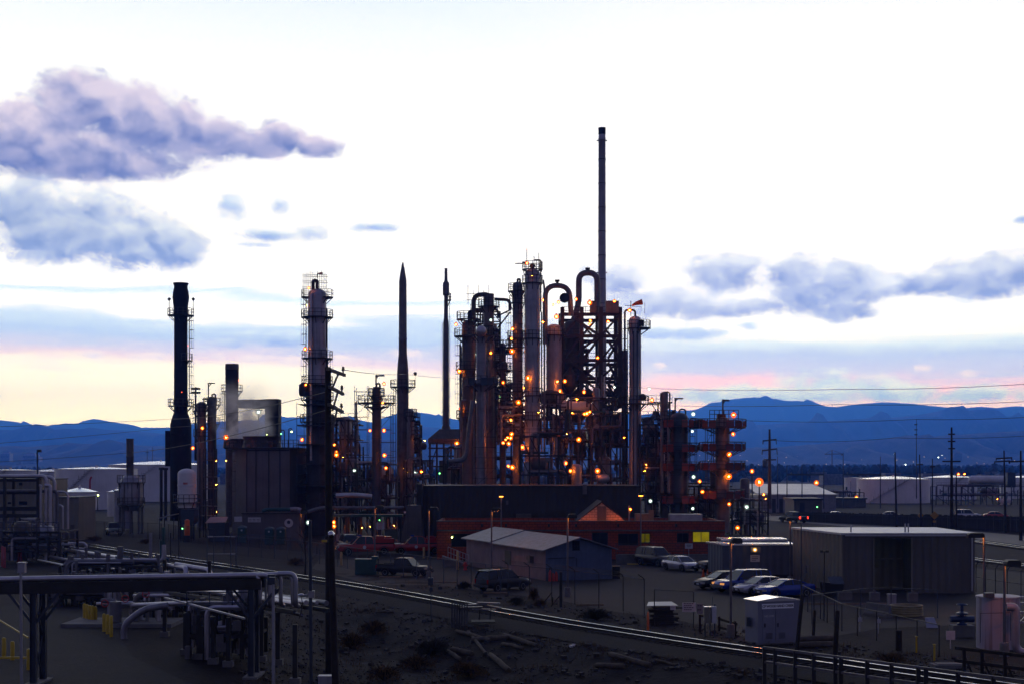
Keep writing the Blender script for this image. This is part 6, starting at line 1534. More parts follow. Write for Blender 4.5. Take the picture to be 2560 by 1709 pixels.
def vehicle(name, label, cat, pos, head, kind, paint, sc=1.0, lit_tail=False, lit_front=False, group=None, extra=None, rack=False):
    """head = heading angle in degrees (0 = toward +x, 90 = away from the camera)"""
    S = SPEC[kind]; t = thing(name, label, cat, pos, math.radians(head), group); t.scale = (sc,sc,sc)
    def B(b,n,m,p=None,smooth=False,rc=True): return b.build(n,m,p or t,smooth=smooth,local=True,angle=38,recalc=rc)
    b = MB(); n = 10; st = S['body']
    for (x,z0,z1,w_) in st:
        h = z1-z0
        for (y,z) in ((w_*.90,z0),(w_*.99,z0+h*.20),(w_,z0+h*.55),(w_*.965,z0+h*.86),(w_*.86,z1),(-w_*.86,z1),(-w_*.965,z0+h*.86),(-w_,z0+h*.55),(-w_*.99,z0+h*.20),(-w_*.90,z0)):
            b.v.append(Vector((x,y,z)))
    for i in range(len(st)-1):
        for j in range(n): b.f.append((i*n+j,(i+1)*n+j,(i+1)*n+(j+1)%n,i*n+(j+1)%n))
    b.f.append(tuple(range(n))); b.f.append(tuple((len(st)-1)*n+j for j in range(n-1,-1,-1)))
    body = B(b,'body',paint,smooth=True)
    wb = max(s_[3] for s_ in st)*.88; wt = wb*.78
    b = MB(); cb = S['cab']
    for (x,zr,zb_) in cb:
        f = (zr-zb_)/(S['H']-1.0) if S['H']>1 else 1; f = max(0,min(1,f)); ww = wb+(wt-wb)*f
        for (y,z) in ((wb,zb_-.03),(ww,max(zr-.05,zb_-.02)),(ww*.9,zr),(-ww*.9,zr),(-ww,max(zr-.05,zb_-.02)),(-wb,zb_-.03)): b.v.append(Vector((x,y,z)))
    for i in range(len(cb)-1):
        for j in range(6): b.f.append((i*6+(j+1)%6,(i+1)*6+(j+1)%6,(i+1)*6+j,i*6+j))
    B(b,'windows',GLASS,rc=False)
    r0,r1 = S['roof']; hz_ = S['H']
    b = MB(); 
    for x,dz in ((r0-.18,-.10),(r0,-.02),((r0+r1)/2,.012),(r1,-.02),(r1+.10,-.07)):
        for y in (-wt*.96,-wt*.6,0,wt*.6,wt*.96): b.v.append(Vector((x,y,hz_+dz+.012-(.04 if abs(y)>wt*.8 else 0))))
        for y in (wt*.96,-wt*.96): b.v.append(Vector((x,y,hz_+dz-.05)))
    for i in range(4):
        for j in range(7): b.f.append((i*7+j,(i+1)*7+j,(i+1)*7+(j+1)%7,i*7+(j+1)%7))
    b.f.append(tuple(range(7))); b.f.append(tuple(28+j for j in range(6,-1,-1)))
    B(b,'roof',paint,smooth=True)
    b = MB(); c0,c1,c2,c3 = cb[0],cb[1],cb[-2],cb[-1]
    for s_ in (-1,1):
        b.bar((c3[0]-.02,s_*wb*.985,c3[2]),(r1+.05,s_*wt*.98,hz_-.06),.07); b.bar((c0[0]+.02,s_*wb*.985,c0[2]),(r0-.12,s_*wt*.98,hz_-.09),.10)
        xm = (r0+r1)/2+.05; b.bar((xm,s_*(wb+.012),1.0 if kind!='suv' else 1.09),(xm-.03,s_*(wt+.012),hz_-.06),.07)
        if kind == 'suv': b.bar((r0+.75,s_*(wb+.012),1.09),(r0+.72,s_*(wt+.012),hz_-.06),.08)
    B(b,'pillars',paint)
    wmax = max(s_[3] for s_ in st)
    for wx in S['wx']:
        for s_ in (-1,1):
            R = S['wr']; M = Matrix.Rotation(PI/2,3,'X'); cy = s_*(wmax-.10)
            b = MB(); b.lathe((wx,cy,R),[(R*.55,-.11),(R*.93,-.11),(R,-.07),(R,.07),(R*.93,.11),(R*.55,.11)],20,M); wh = B(b,'wheel',TYRE,smooth=True)
            b = MB(); b.lathe((wx,cy,R),[(.02,-.10),(R*.3,-.095),(R*.58,-.115),(R*.60,-.09),(R*.60,.09),(R*.58,.115),(R*.3,.095),(.02,.10)],14,M); B(b,'rim',RIM,wh,True)
            b = MB(); ys = s_*(wmax+.006); pts = [(wx+(R+.09)*math.cos(a),ys,R+(R+.09)*math.sin(a)) for a in [PI*k/12-.25 for k in range(15)]]
            b.tube(pts,.035,5); B(b,'wheel_arch',TRIM)
    nf = st[-1]; nr = st[0]; zf = st[-3][2]-.14
    for s_ in (-1,1):
        b = MB(); b.box((st[-2][0]-.10,s_*st[-3][3]*.74,zf-.03),(.28,.36,.15),s_*.28); B(b,'headlight',AMBER if lit_front else HEADL)
        b = MB(); b.box((nr[0]+.08,s_*nr[3]*.93,st[1][2]-.20),(.16,.24 if kind!='suv' else .14,.16 if kind in('sedan','coupe') else .38)); B(b,'tail_light',TAILON if lit_tail else TAILL)
        b = MB(); b.box((cb[-1][0]-.28,s_*(wmax+.08),1.02 if kind in('sedan','coupe') else 1.2),(.14,.18,.14)); B(b,'mirror',paint)
    b = MB(); b.box((nf[0]-.01,0,(nf[1]+nf[2])/2+.04),(.06,nf[3]*1.35,.16)); b.box((nf[0]-.03,0,nf[1]-.02),(.08,nf[3]*1.5,.10)); B(b,'grille',TRIM)
    b = MB(); b.box((nf[0]+.03,0,nf[1]+.05),(.03,.32,.11)); B(b,'number_plate',SIGNW)
    if kind in ('pickup','suv'):
        b = MB(); b.box((nf[0]+.05,0,.52),(.14,1.7,.18)); b.box((nr[0]-.05,0,.55),(.14,1.7,.18)); B(b,'bumper',CHROME)
    if kind == 'pickup':
        b = MB(); b.box((-1.78,0,1.10),(1.86,1.55,.06)); 
        for s_ in (-1,1): b.box((-1.78,s_*.84,1.17),(2.05,.10,.12))
        B(b,'cargo_bed',TRIM)
    if rack:
        b = MB()
        for s_ in (-1,1): b.bar((r0,s_*wt*.85,hz_+.08),(r1,s_*wt*.85,hz_+.08),.05)
        for x in (r0+.3,r1-.2): b.bar((x,-wt*.85,hz_+.09),(x,wt*.85,hz_+.09),.05)
        B(b,'roof_rack',TRIM)
    if extra: extra(t,B)
    return t
# parked row facing left, nose toward camera-left
hd = 180+24
def front_at(p, head, L):    # put the front axle near p
    a = math.radians(head); return Vector((p[0]-math.cos(a)*L, p[1]-math.sin(a)*L, 0))
vehicle('parked_car','black sedan parked at the far left end of the row before the beige building','car',front_at((16.6,118.8),hd,1.2),hd,'sedan',NAVY,1.03)
vehicle('parked_car','boxy blue van like car parked second in the row, with lit amber headlights','car',front_at((17.7,115.6),hd,1.2),hd,'suv',BLUEP,1.0,lit_front=True)
vehicle('parked_car','silver sedan parked in the row between the two blue cars','car',front_at((18.9,113.4),hd,1.2),hd,'sedan',SILVER,1.0)
vehicle('parked_car','low blue coupe parked nearest in the row behind the white equipment hut','car',front_at((20.3,111.2),hd,1.2),hd,'coupe',BLUEP,1.02)
vehicle('parked_car','silver sedan facing the camera before the low concrete wall','car',(16.75,140.8,0),-62,'sedan',SILVER,1.0,lit_front=False)
vehicle('parked_car','dark brown sport utility car parked before the low concrete wall','car',(15.0,147.8,0),-58,'suv',mat('dark_brown_paint',(.022,.014,.013),.3,0,.1,1,spec=.6),1.06)
vehicle('parked_car','dark pickup with its nose peeking out from behind the trailer office','truck',(20.9,139.3,0),205,'pickup',NAVY,1.0)
vehicle('parked_car','black sport utility car parked by the chain link fence before the pink shed','car',(-.75,117.3,0),43,'suv',NAVY,.99,rack=True)
vehicle('parked_car','black crew pickup parked left behind the fence near the lamp pole','truck',(-10.1,133.5,0),-24,'pickup',NAVY,.92)
def cargo(t,B):
    b = MB(); b.box((-1.8,0,1.38),(1.95,1.7,.5)); b.box((-1.4,.2,1.75),(.8,1.0,.3)); b.box((-2.3,-.2,1.70),(.7,1.1,.22)); B(b,'equipment_box',REDP)
    b = MB(); b.box((.55,0,1.96),(.3,1.1,.13)); B(b,'beacon_bar',BLUEP)
    b = MB(); b.cyl((.2,-.985,.82),(.2,-.975,.82),.17,None,16); b.cyl((.2,.975,.82),(.2,.985,.82),.17,None,16); B(b,'door_emblem',SIGNW)
    b = MB(); b.box((2.2,0,1.13),(.9,1.3,.04)); B(b,'hood_panel',STEEL2)
vehicle('service_truck','red service truck with a loaded bed and blue beacon, facing left','truck',(-17.2,166.2,0),196,'pickup',REDP,1.18,extra=cargo)
vehicle('service_truck','second red service truck behind the dark hopper, partly hidden','truck',(-11.2,168,0),190,'pickup',REDP,1.12,extra=cargo)
vehicle('parked_van','dark van with a bright screen edge behind the red service truck','van',(-19.9,174.5,0),-75,'suv',NAVY,1.1)
vehicle('moving_pickup','small dark pickup with glowing tail lights driving off along the right road','truck',(53.0,268,0),118,'pickup',NAVY,1.1,lit_tail=True)
vehicle('parked_truck','dark green windowed pickup at far left under the plant annex','truck',(-64.5,213,0),-50,'pickup',NAVY,1.05)
vehicle('parked_truck','pale green pickup right of the other one at far left','truck',(-60.5,216,0),-70,'pickup',mat('pale_green_paint',(.06,.09,.075),.4,0,.1,1),1.05)
# ================================================================== near pipe racks, poles, fences
# front rack crossing the service road
Y0, Y1 = 65.6, 68.3
def fr(px, z):   # a point on the front rack line at height z
    f = px/680.0; Y = Y0+(Y1-Y0)*f; return Vector((Xp(px,Y),Y,z))
t = thing('pipe_rack','front pipe rack on dark steel legs crossing the service road','pipe rack',(fr(330,0).x,67,0))
b = MB(); b.tube([fr(-260,4.93),fr(640,4.93)],.135,14); b.build('main_pipe',PIPE,t,smooth=True)
pipe('main_pipe',t,[fr(-260,4.90)+Vector((0,.55,0)),fr(690,4.90)+Vector((0,.55,0))],.13,PIPE,12)
pipe('main_pipe',t,[fr(-260,4.88)+Vector((0,1.05,0)),fr(700,4.88)+Vector((0,1.05,0))],.12,PIPED,12)
b = MB(); b.bar(fr(-260,4.50),fr(652,4.50),.22,.52); b.bar(fr(-260,4.50)+Vector((0,1.35,0)),fr(652,4.50)+Vector((0,1.35,0)),.22,.52)
for i in range(12): b.bar(fr(-200+i*75,4.70),fr(-200+i*75,4.70)+Vector((0,1.35,0)),.12)
b.build('girder',DARK,t)
for (px,) in ((78,),(96,),(-190,)):
    pass
for px in (84,628):
    for d in (0,1.35):
        b = MB(); q_ = fr(px,0)+Vector((0,d,0))
        for s_ in (-.13,.13): b.box2(q_+Vector((s_-.012,-.13,0)),q_+Vector((s_+.012,.13,4.24)))
        b.box2(q_+Vector((-.118,-.01,0)),q_+Vector((.118,.01,4.24))); b.build('leg',BLUEST,t)
    b = MB()
    for s_ in (-1,1): b.bar(fr(px,2.9)+Vector((s_*.1,.02,0)),fr(px+s_*62,4.25)+Vector((0,.02,0)),.12); b.bar(fr(px,2.9)+Vector((s_*.1,1.33,0)),fr(px+s_*62,4.25)+Vector((0,1.33,0)),.12)
    b.build('knee_brace',BLUEST,t)
    b = MB()
    for z0 in (.2,2.2): b.bar(fr(px,z0)+Vector((0,.1,0)),fr(px,z0+1.9)+Vector((0,1.25,0)),.07); b.bar(fr(px,z0+1.9)+Vector((0,.1,0)),fr(px,z0)+Vector((0,1.25,0)),.07)
    b.build('cross_brace',BLUEST,t)
    b = MB(); b.box(fr(px,.05)+Vector((0,.68,0)),(.7,2.2,.1)); b.build('footing',CONC,t)
# vertical drops at the right end, going into the lower rack
for i,(px,r,d,zt) in enumerate(((648,.09,.2,4.85),(659,.06,.6,4.9),(672,.12,.3,4.9),(696,.10,.7,4.9),(722,.07,1.0,4.85),(735,.13,.4,4.95))):
    p = fr(px,0)+Vector((0,d,0)); p0 = fr(px-45,zt)+Vector((0,d,0))
    pipe('drop_pipe',t,[p0,p+Vector((0,0,zt)),p+Vector((0,0,3.45)),p+Vector((-.0,.9,3.3))],r,PIPE if i%2==0 else GALV,10,rad=.35)
b = MB(); b.box(fr(680,4.72)+Vector((0,-.15,0)),(.34,.2,.5)); b.build('valve_box',BLUEST,t)
# the lower rack running back to the left
lowpath = [(735,1512,70.5),(640,1497,74),(560,1483,79),(460,1470,86),(330,1452,98)]
t = thing('pipe_rack','lower pipe rack with thick pale pipes behind the front rack, on rows of dark posts','pipe rack',(Xp(560,76),76,0))
pts = [P(a,c-6,yy) for a,c,yy in ((735,1514,70.6),(640,1500,74.5),(500,1480,84),(340,1462,98))]
for i,(dz,dx,r,m) in enumerate(((0,0,.15,PIPE),(.03,.55,.13,PIPE),(.0,1.05,.10,GALV),(-.05,1.5,.14,PIPED),(-.55,.3,.08,PIPED))):
    pipe('run_pipe',t,[p+Vector((dx,dx*.6,dz)) for p in pts],r,m,10)
b = MB()
for p,q_ in zip(pts,pts[1:]): b.bar(p+Vector((0,0,-.42)),q_+Vector((0,0,-.42)),.14,.2); b.bar(p+Vector((1.6,.9,-.42)),q_+Vector((1.6,.9,-.42)),.14,.2)
b.build('stringer',DARK,t)
for (px,py) in ((412,1590),(464,1635),(497,1646),(533,1658),(571,1665),(654,1652),(695,1661),(738,1709)):
    Yv = Yg(py); x = Xp(px,Yv)
    # height of the stringer at this place
    best = min(range(200), key=lambda k: abs((pts[0]+(pts[-1]-pts[0])*(k/199)).x-x)); zz = (pts[0]+(pts[-1]-pts[0])*(best/199)).z-.55
    b = MB(); b.box2((x-.11,Yv-.11,0),(x+.11,Yv+.11,zz)); b.build('post',DARK,t)
    b = MB(); b.box((x,Yv,.15),(.5,.5,.3)); b.build('pedestal',CONC,t)
b = MB(); b.bar(P(412,1493,78),P(612,1545,68),.09); b.build('diagonal_pipe',GALV,t)
# long ground pipes toward the far left rack
t = thing('pipe_line','pair of long shining pipes on low supports running to the far left','pipe line',P(300,1420,140))
A0,A1,A2 = P(125,1368,160),P(465,1420,126.5),P(466,1434,126.2)
pipe('long_pipe',t,[A0,A1,A2],.26,PIPE,12); pipe('long_pipe',t,[P(440,1410,128.5),P(524,1424,124.5),P(526,1445,124)],.24,PIPE,12)
pipe('long_pipe',t,[P(125,1390,150),P(372,1437,126),P(410,1440,124)],.16,PIPE,10); pipe('long_pipe',t,[P(318,1441,126),P(340,1436,125),P(420,1436,123)],.2,PIPED,10)
pipe('long_pipe',t,[P(60,1372,158),P(125,1392,151),P(280,1425,132)],.12,PIPED,8); pipe('long_pipe',t,[P(95,1398,146),P(300,1440,124)],.10,GALV,8)
for i in range(9):
    f = i/8; p = A0+(A1-A0)*f; b = MB(); b.bar((p.x,p.y,0),(p.x,p.y,p.z-.2),.16); b.bar((p.x-.7,p.y-2.2,p.z-.75),(p.x+.3,p.y+.3,p.z-.3),.12); b.build('support',DARK,t)
for (px,pt_,pb_) in ((412,1398,1440),(524,1400,1428)):
    b = MB(); b.bar(P(px,pb_+25,124.2),P(px,pt_,124.2),.26); o = b.build('short_post',DARK); settag(o,'short dark stub post by the long ground pipes, %s one' % ('left' if px<500 else 'right'),'post')
# far left rack with tall vertical pipes
Y = 166; t = thing('pipe_rack','tall far left pipe rack with bundles of vertical pipes bending down','pipe rack',(Xp(70,Y),Y,0))
def hv(pxa,pxb,py,pyb,r,m,dy=0,rad=.7): pipe('bent_pipe',t,[P(pxa,py,Y+dy),P(pxb,py,Y+dy),P(pxb,pyb,Y+dy)],r,m,12,rad=rad)
hv(-60,116,1189,1370,.23,PIPE); hv(-60,122,1191,1366,.16,PIPE,1.0); hv(90,137,1191,1362,.20,PIPE,.5,.9); hv(-60,170,1228,1358,.13,PIPE,.8); hv(140,157,1262,1366,.12,PIPE,.6,.5); hv(98,102,1212,1372,.14,PIPE,-.3,.2); hv(112,126,1212,1368,.22,PIPE,-.4,.4); hv(-60,143,1226,1366,.20,PIPED,.2,.5)
b = MB()
for py,h_ in ((1195,.35),(1266,.5),(1284,.45),(1228,.2)): b.bar(P(-80,py+4,Y+.6),P(96,py+4,Y+.6),.3,h_)
b.build('girder',DARK,t)
for px in (-40,12,95):
    for d in (0,3): b = MB(); b.bar((Xp(px,Y),Y+d,0),(Xp(px,Y),Y+d,Zp(1190,Y)),.3); b.build('leg',DARK,t)
for px in (18,32,44,58,72): b = MB(); b.bar((Xp(px,Y),Y-1,0),(Xp(px,Y),Y-1,Zp(1292,Y)),.26); b.build('post',BLUEST if px!=32 else YELLOW,t)
b = MB(); b.prism([P(50,1294,Y-2),P(90,1294,Y-2),P(88,1299,Y-2),P(62,1299,Y-2)],(0,2,0)); b.build('tray',GALV,t)
b = MB(); rnd = random.Random(3)
for i in range(14):
    px,py = rnd.uniform(2,95),rnd.uniform(1296,1330); b.box(P(px,py,Y-1.5),(rnd.uniform(.2,.7),.4,rnd.uniform(.2,.6)))
for i in range(10): b.bar(P(rnd.uniform(0,140),1375,Y-2),P(rnd.uniform(0,140),1375,Y+2),.2)
b.build('fittings',PIPED,t)
for (px,py,r) in ((172,1368,.16),(190,1366,.16)): pipe('loop_pipe',t,[P(165,py-8,Y-8),P(210,py-10,Y-8),P(217,py-2,Y-8),P(212,py+6,Y-8),P(168,py+1,Y-8)],r,PIPE,8,rad=.6)
# manifold island with yellow bollards
ctr = G(300,1555); t = thing('valve_manifold','grey pipework manifold with red handwheels behind the yellow bollards','manifold',ctr)
b = MB(); b.box(G(295,1566)+Vector((0,1.5,.12)),(7.0,4.0,.24)); b.build('slab',CONC,t)
rnd = random.Random(12)
for i in range(9):
    x = Xp(275+i*16,92)+rnd.uniform(-.2,.2); yy = 91+rnd.uniform(-1,2); z = rnd.uniform(1.2,3.0)
    pipe('manifold_pipe',t,[(x,yy,.25),(x,yy,z),(x+rnd.choice([-1,1])*rnd.uniform(1,2.6),yy+rnd.uniform(-.3,.6),z)],rnd.choice([.1,.16,.2]),rnd.choice([PIPE,GALV,PIPED]),10)
for i in range(3):
    p = Vector((Xp(282,92)+i*1.3,90.2,1.5+i*.3)); b = MB(); b.tube([p+Vector((.22*math.cos(a),0,.22*math.sin(a))) for a in [2*PI*k/12 for k in range(12)]],.03,5,closed=True); b.bar(p-Vector((.22,0,0)),p+Vector((.22,0,0)),.03); b.build('handwheel',RED,t)
b = MB(); b.cyl((Xp(283,90),90.5,.3),(Xp(283,90),90.5,1.6),.38,.38,14); b.build('pump',PIPED,t,smooth=True)
pipe('manifold_pipe',t,[P(330,1505,90),P(332,1520,90),P(332,1512,90),P(480,1506,86)],.16,PIPE,10); pipe('manifold_pipe',t,[P(335,1488,92),P(430,1487,90)],.12,PIPE,10); pipe('manifold_pipe',t,[P(310,1597,84),P(310,1560,84),P(360,1520,84),P(420,1512,84)],.2,STEEL,10)
jungle('low rack of pale pipes and valves behind the manifold slab',330,470,1478,1560,96,51,2,5,4,0,16,light=.5)
jungle('low knot of pipes under the right end of the front rack',470,640,1530,1660,75,52,2,5,3,0,14,light=.5)
jungle('pipe rack crowded with small pipes under the far left rack',-20,150,1330,1400,150,53,3,6,6,3,16,light=.4)
jungle('long low pipe sleeper rack beside the shining ground pipes',150,400,1415,1452,128,54,1,9,5,0,16,light=.5)
jungle('shadowed pipe rack under the front rack girder',120,330,1470,1520,104,55,2,6,3,0,12,light=.3)
# bollards
def bollard(px, pyt, pyb, lab, grp, tall=None):
    p = G(px,pyb); h_ = Zp(pyt,p.y); b = MB(); b.lathe(p,[(.11,0),(.11,h_-.08),(.08,h_-.02),(.01,h_)],12); o = b.build('bollard',YELLOW,smooth=True); settag(o,lab,'bollard',grp)
LB = ['first','second','third','fourth','fifth']
for i,(px,pt_,pb_) in enumerate(((211,1507,1552),(217,1509,1554),(224,1511,1556),(231,1512,1557),(239,1514,1556))): bollard(px,pt_,pb_,'%s from the left of five tight yellow bollards before the manifold' % LB[i],'tight row of yellow bollards')
for i,(px,pt_,pb_) in enumerate(((260,1532,1578),(269,1534,1584),(278,1537,1591))): bollard(px,pt_,pb_,'%s of three yellow bollards at the corner of the manifold slab' % ['leftmost','middle','rightmost'][i],'three yellow corner bollards')
for i,(px,pt_,pb_) in enumerate(((10,1592,1642),(31,1601,1649),(72,1620,1674))): bollard(px,pt_,pb_,['yellow bollard cut close to the left edge','yellow bollard second from the left edge','yellow bollard beside the front rack leg'][i],'yellow bollards at the left edge')
b = MB(); b.bar(G(-40,1560)+Vector((0,0,.9)),G(70,1634)+Vector((0,0,.9)),.07); b.bar(G(-40,1660)+Vector((0,0,.35)),G(75,1660)+Vector((0,0,.35)),.1); o = b.build('guard_rail',YELLOW); settag(o,'yellow guard rail between the bollards at the left edge','guard rail')
# sign-like box on a thin pole, left edge (camera pole)
t = thing('instrument_pole','slim pale pole topped by a small grey box at the left','pole',(Xp(53,58),58,0)); Y = 58; b = MB(); b.cyl((Xp(54,Y),Y,0),P(52,1432,Y),.07,.055,10); b.build('pole',GALV,t,smooth=True)
b = MB(); b.box(P(55,1418,Y),(.28,.25,.42)); b.box(P(55,1405.5,Y),(.34,.31,.05)); b.build('box',STEEL2,t)
t = thing('instrument_pole','slim pale pole in front of the right end of the front rack','pole',(Xp(683,60),60,0)); Y = 60; b = MB(); b.cyl((Xp(684,Y),Y,-.6),P(683,1455,Y),.085,.06,10); b.build('pole',GALV,t,smooth=True); b = MB(); b.box(P(681,1450,Y),(.24,.22,.30)); b.build('box',BLUEST,t)
# red safety posts left
for i,(px,py) in enumerate(((6,1415),(11,1418),(46,1408),(53,1408))):
    p = G(px,py); b = MB(); b.lathe(p,[(.15,0),(.15,2.0),(.1,2.1),(.01,2.12)],10); o = b.build('red_post',mat('dim_red_paint',(.25,.03,.05),.5,0,.2,2),smooth=True); settag(o,['red post nearest the left edge','red post just right of the edge one','left one of the next pair of red posts','right one of the next pair of red posts'][i]+' under the far left rack','post','red posts under the far left rack')
# ---------------------------------------------------------------- poles
def tapered(b, a, c, r0, r1, n=10): b.cyl(a,c,r0,r1,n)
Y = 80; base = Vector((Xp(824,Y),Y,hgt(Xp(824,Y),Y)-.3)); top = P(820,917,Y)
t = thing('utility_pole','tall dark wooden power pole with three slanted crossarms','utility pole',base)
b = MB(); tapered(b,base,top,.24,.17,12); b.build('pole',WOOD,t,smooth=True)
for i,(a,c,br) in enumerate(((( 828,924),(862,937),((846,933),(831,968))),((833,969),(858,984),((845,977),(831,1026))),((831,1013),(857,1029),((843,1022),(830,1075))))):
    b = MB(); p0 = P(a[0]-10,a[1]-3,Y-.3); p1 = P(c[0],c[1],Y+2.6); b.bar(p0,p1,.14,.17); arm = b.build('crossarm',mat('grey_timber',(.10,.09,.085),.8,0,.3,2),t)
    b = MB(); b.bar(P(br[0][0],br[0][1],Y+1.3),P(br[1][0],br[1][1],Y+.05),.09); b.build('brace',mat('grey_timber',(0,0,0)),t)
    b = MB(); p2 = p1+(p0-p1)*.10; b.lathe(p2+Vector((0,0,.08)),[(.04,0),(.04,.12),(.11,.14),(.05,.2),(.12,.23),(.05,.29),(.10,.32),(.02,.4)],10); b.build('insulator',DARK,arm)
b = MB()
for i in range(9): b.box((Xp(826,Y),Y-.2,Zp(940+i*14,Y)),(.12,.12,.08))
b.build('hardware',DARK,t)
Y = 61; base = Vector((Xp(841,Y),Y,-.6)); top = P(828,1343,Y)
t = thing('lamp_pole','leaning dark wooden pole with a cobra head street lamp at its top','lamp pole',base); b = MB(); tapered(b,base,top,.165,.125,12); b.build('pole',WOOD,t,smooth=True)
b = MB(); b.lathe(P(828,1335,Y),[(.02,-.16),(.14,-.10),(.17,.0),(.14,.10),(.02,.17)],12,Matrix.Rotation(1.25,3,'Y')); b.build('lamp_head',CHROME,t,smooth=True); b = MB(); b.tube(fillet([P(826,1352,Y),P(808,1354,Y),P(806,1344,Y),P(824,1334,Y)],.15,4),.035,7); b.build('bracket',BLUEST,t); b = MB(); b.box(P(811,1351,Y-.1),(.22,.05,.10)); b.build('tag',YELLOW,t)
Y = 62; t = thing('sign_pole','tall slim blue grey pole just left of the leaning lamp pole','pole',(Xp(777,Y),Y,-.6)); b = MB(); tapered(b,(Xp(778.5,Y),Y,-.8),P(775,1300,Y),.085,.07,10); b.build('pole',BLUEST,t,smooth=True); b = MB(); b.bar(P(758,1487,Y),P(787,1481,Y),.05); b.box(P(779,1484,Y),(.26,.26,.3)); b.build('bracket',GALV,t); b = MB(); b.lathe(P(753,1486,Y),[(.02,-.08),(.12,-.05),(.16,.0),(.1,.05),(.02,.07)],10); b.build('lamp_head',GALV,t,smooth=True); b = MB(); b.tube([P(752,1488,Y),P(757,1508,Y),P(752,1530,Y),P(748,1545,Y)],.02,5); b.build('cable',DARK,t)
# transmission and distribution poles at right
def tpole(label, px, pyt, pyb, wpx, Y, arms=(), m=BLUEST, cat='utility pole', lean=0.0, name='utility_pole', ins=True):
    base = Vector((Xp(px+lean,Y),Y,max(0,Zp(pyb,Y)) if Zp(pyb,Y)>.3 else 0)); top = P(px,pyt,Y); k = Y/F
    t = thing(name,label,cat,base); b = MB(); tapered(b,base,top,wpx*k,wpx*k*.45,10); b.build('pole',m,t,smooth=True)
    for (py,a,c,dr) in arms:
        b = MB(); b.bar(P(px+a,py+dr*.2,Y),P(px+c,py-dr*.2,Y),.22); 
        if ins:
            for e in (a,c):
                if abs(e) > 4: b.bar(P(px+e*.95,py,Y),P(px+e*1.0,py+dr,Y),.12)
        b.build('crossarm',m,t)
    return t
tpole('tall steel transmission pole with three pairs of drooping arms, right of the guard columns',1924,1072,1270,5.5,225,((1099,-17,17,10),(1123,-19,19,12),(1148,-9,16,1)))
for i,(px,pyt,pyb,wp,yy,arms,lab) in enumerate(((2237.5,1129,1316,3.2,230,(),'leaning dark pole left of the tallest thin mast'),(2299,1135,1322,3,235,((1160,-8,8,2),),'dark pole right beside the tallest thin mast'),(2331,1145,1320,2.5,240,((1165,-6,6,2),),'thin dark pole between the thin mast and the thick pole'),(2379,1067,1328,5,225,((1084,-8,8,0),(1102,-9,9,0),(1120,-8,8,0),(1152,-23,22,0)),'thickest dark pole with glassy rungs near the top'),(2391,1185,1328,3,228,(),'short dark pole touching the thickest pole'),(2510,1125,1338,3.5,225,((1144,-20,20,6),(1152,-24,14,6)),'dark leaning pole with a tangle of arms near the right edge'),(2552,1125,1345,4.5,200,((1152,-30,20,4),),'dark pole nearest the right edge'))):
    tpole(lab,px,pyt,pyb,wp,yy,arms,WOOD,lean=4 if i in (0,1,5) else 0)
tpole('tallest thin mast before the far right tanks',2291,1046,1245,1.4,300,((1060,-5,2,0),(1073,-5,2,0),(1085,-5,2,0)),BLUEST,ins=False)
for i,(px,pyt) in enumerate(((1967.5,1160),(2005,1162),(2059.5,1163),(2108,1130),(2201,1140),(1944,1140))):
    tpole('thin blue grey lattice pole, %s of six before the warehouse and tanks' % (['second from left','third from left','fourth from left','fifth from left','rightmost','leftmost'][i]),px,pyt,1270,1.7,310,(),BLUEST,name='thin_pole',cat='pole')
for (a,c,py,lab) in ((1967.5,2059.5,1185,'horizontal bus bar hung between the thin poles before the warehouse'),(2108,2201,1185,'horizontal bus bar hung between the thin poles at the far tanks')):
    b = MB(); b.bar(P(a,py,310),P(c,py,310),.35); b.bar(P(a+10,py-2,310),P(a+12,py-2,310),.6); o = b.build('bus_bar',BLUEST); settag(o,lab,'bus bar')
# crane, water tower
t = thing('tower_crane','tiny reddish tower crane far off below the mountains','crane',P(2080,1175,1500)); b = MB(); b.bar(P(2080,1180,1500),P(2080,1124,1500),1.0); b.build('mast',BROWNST,t); b = MB(); b.bar(P(2062,1134,1500),P(2108,1133,1500),.9); b.bar(P(2080,1124,1500),P(2062,1134,1500),.4); b.bar(P(2080,1124,1500),P(2106,1133,1500),.4); b.build('jib',BROWNST,t); b = MB(); b.box(P(2105,1135,1500),(2.2,1.5,2)); b.build('counterweight',BROWNST,t)
t = thing('water_tower','old water tank on thin legs left of the steel transmission pole','water tower',P(1913,1250,400)); Y = 400; b = MB(); b.lathe((Xp(1913,Y),Y,0),[(.2,Zp(1168,Y)),(.75,Zp(1163,Y)),(.8,Zp(1150,Y)),(.4,Zp(1146,Y)),(.02,Zp(1145,Y))],14); b.build('tank',STEEL3,t,smooth=True)
b = MB()
for a in (-.65,-.22,.22,.65): b.bar((Xp(1913,Y)+a,Y+(abs(a)-.4),0),(Xp(1913,Y)+a*.9,Y+(abs(a)-.4),Zp(1164,Y)),.12)
b.build('legs',DARK,t)
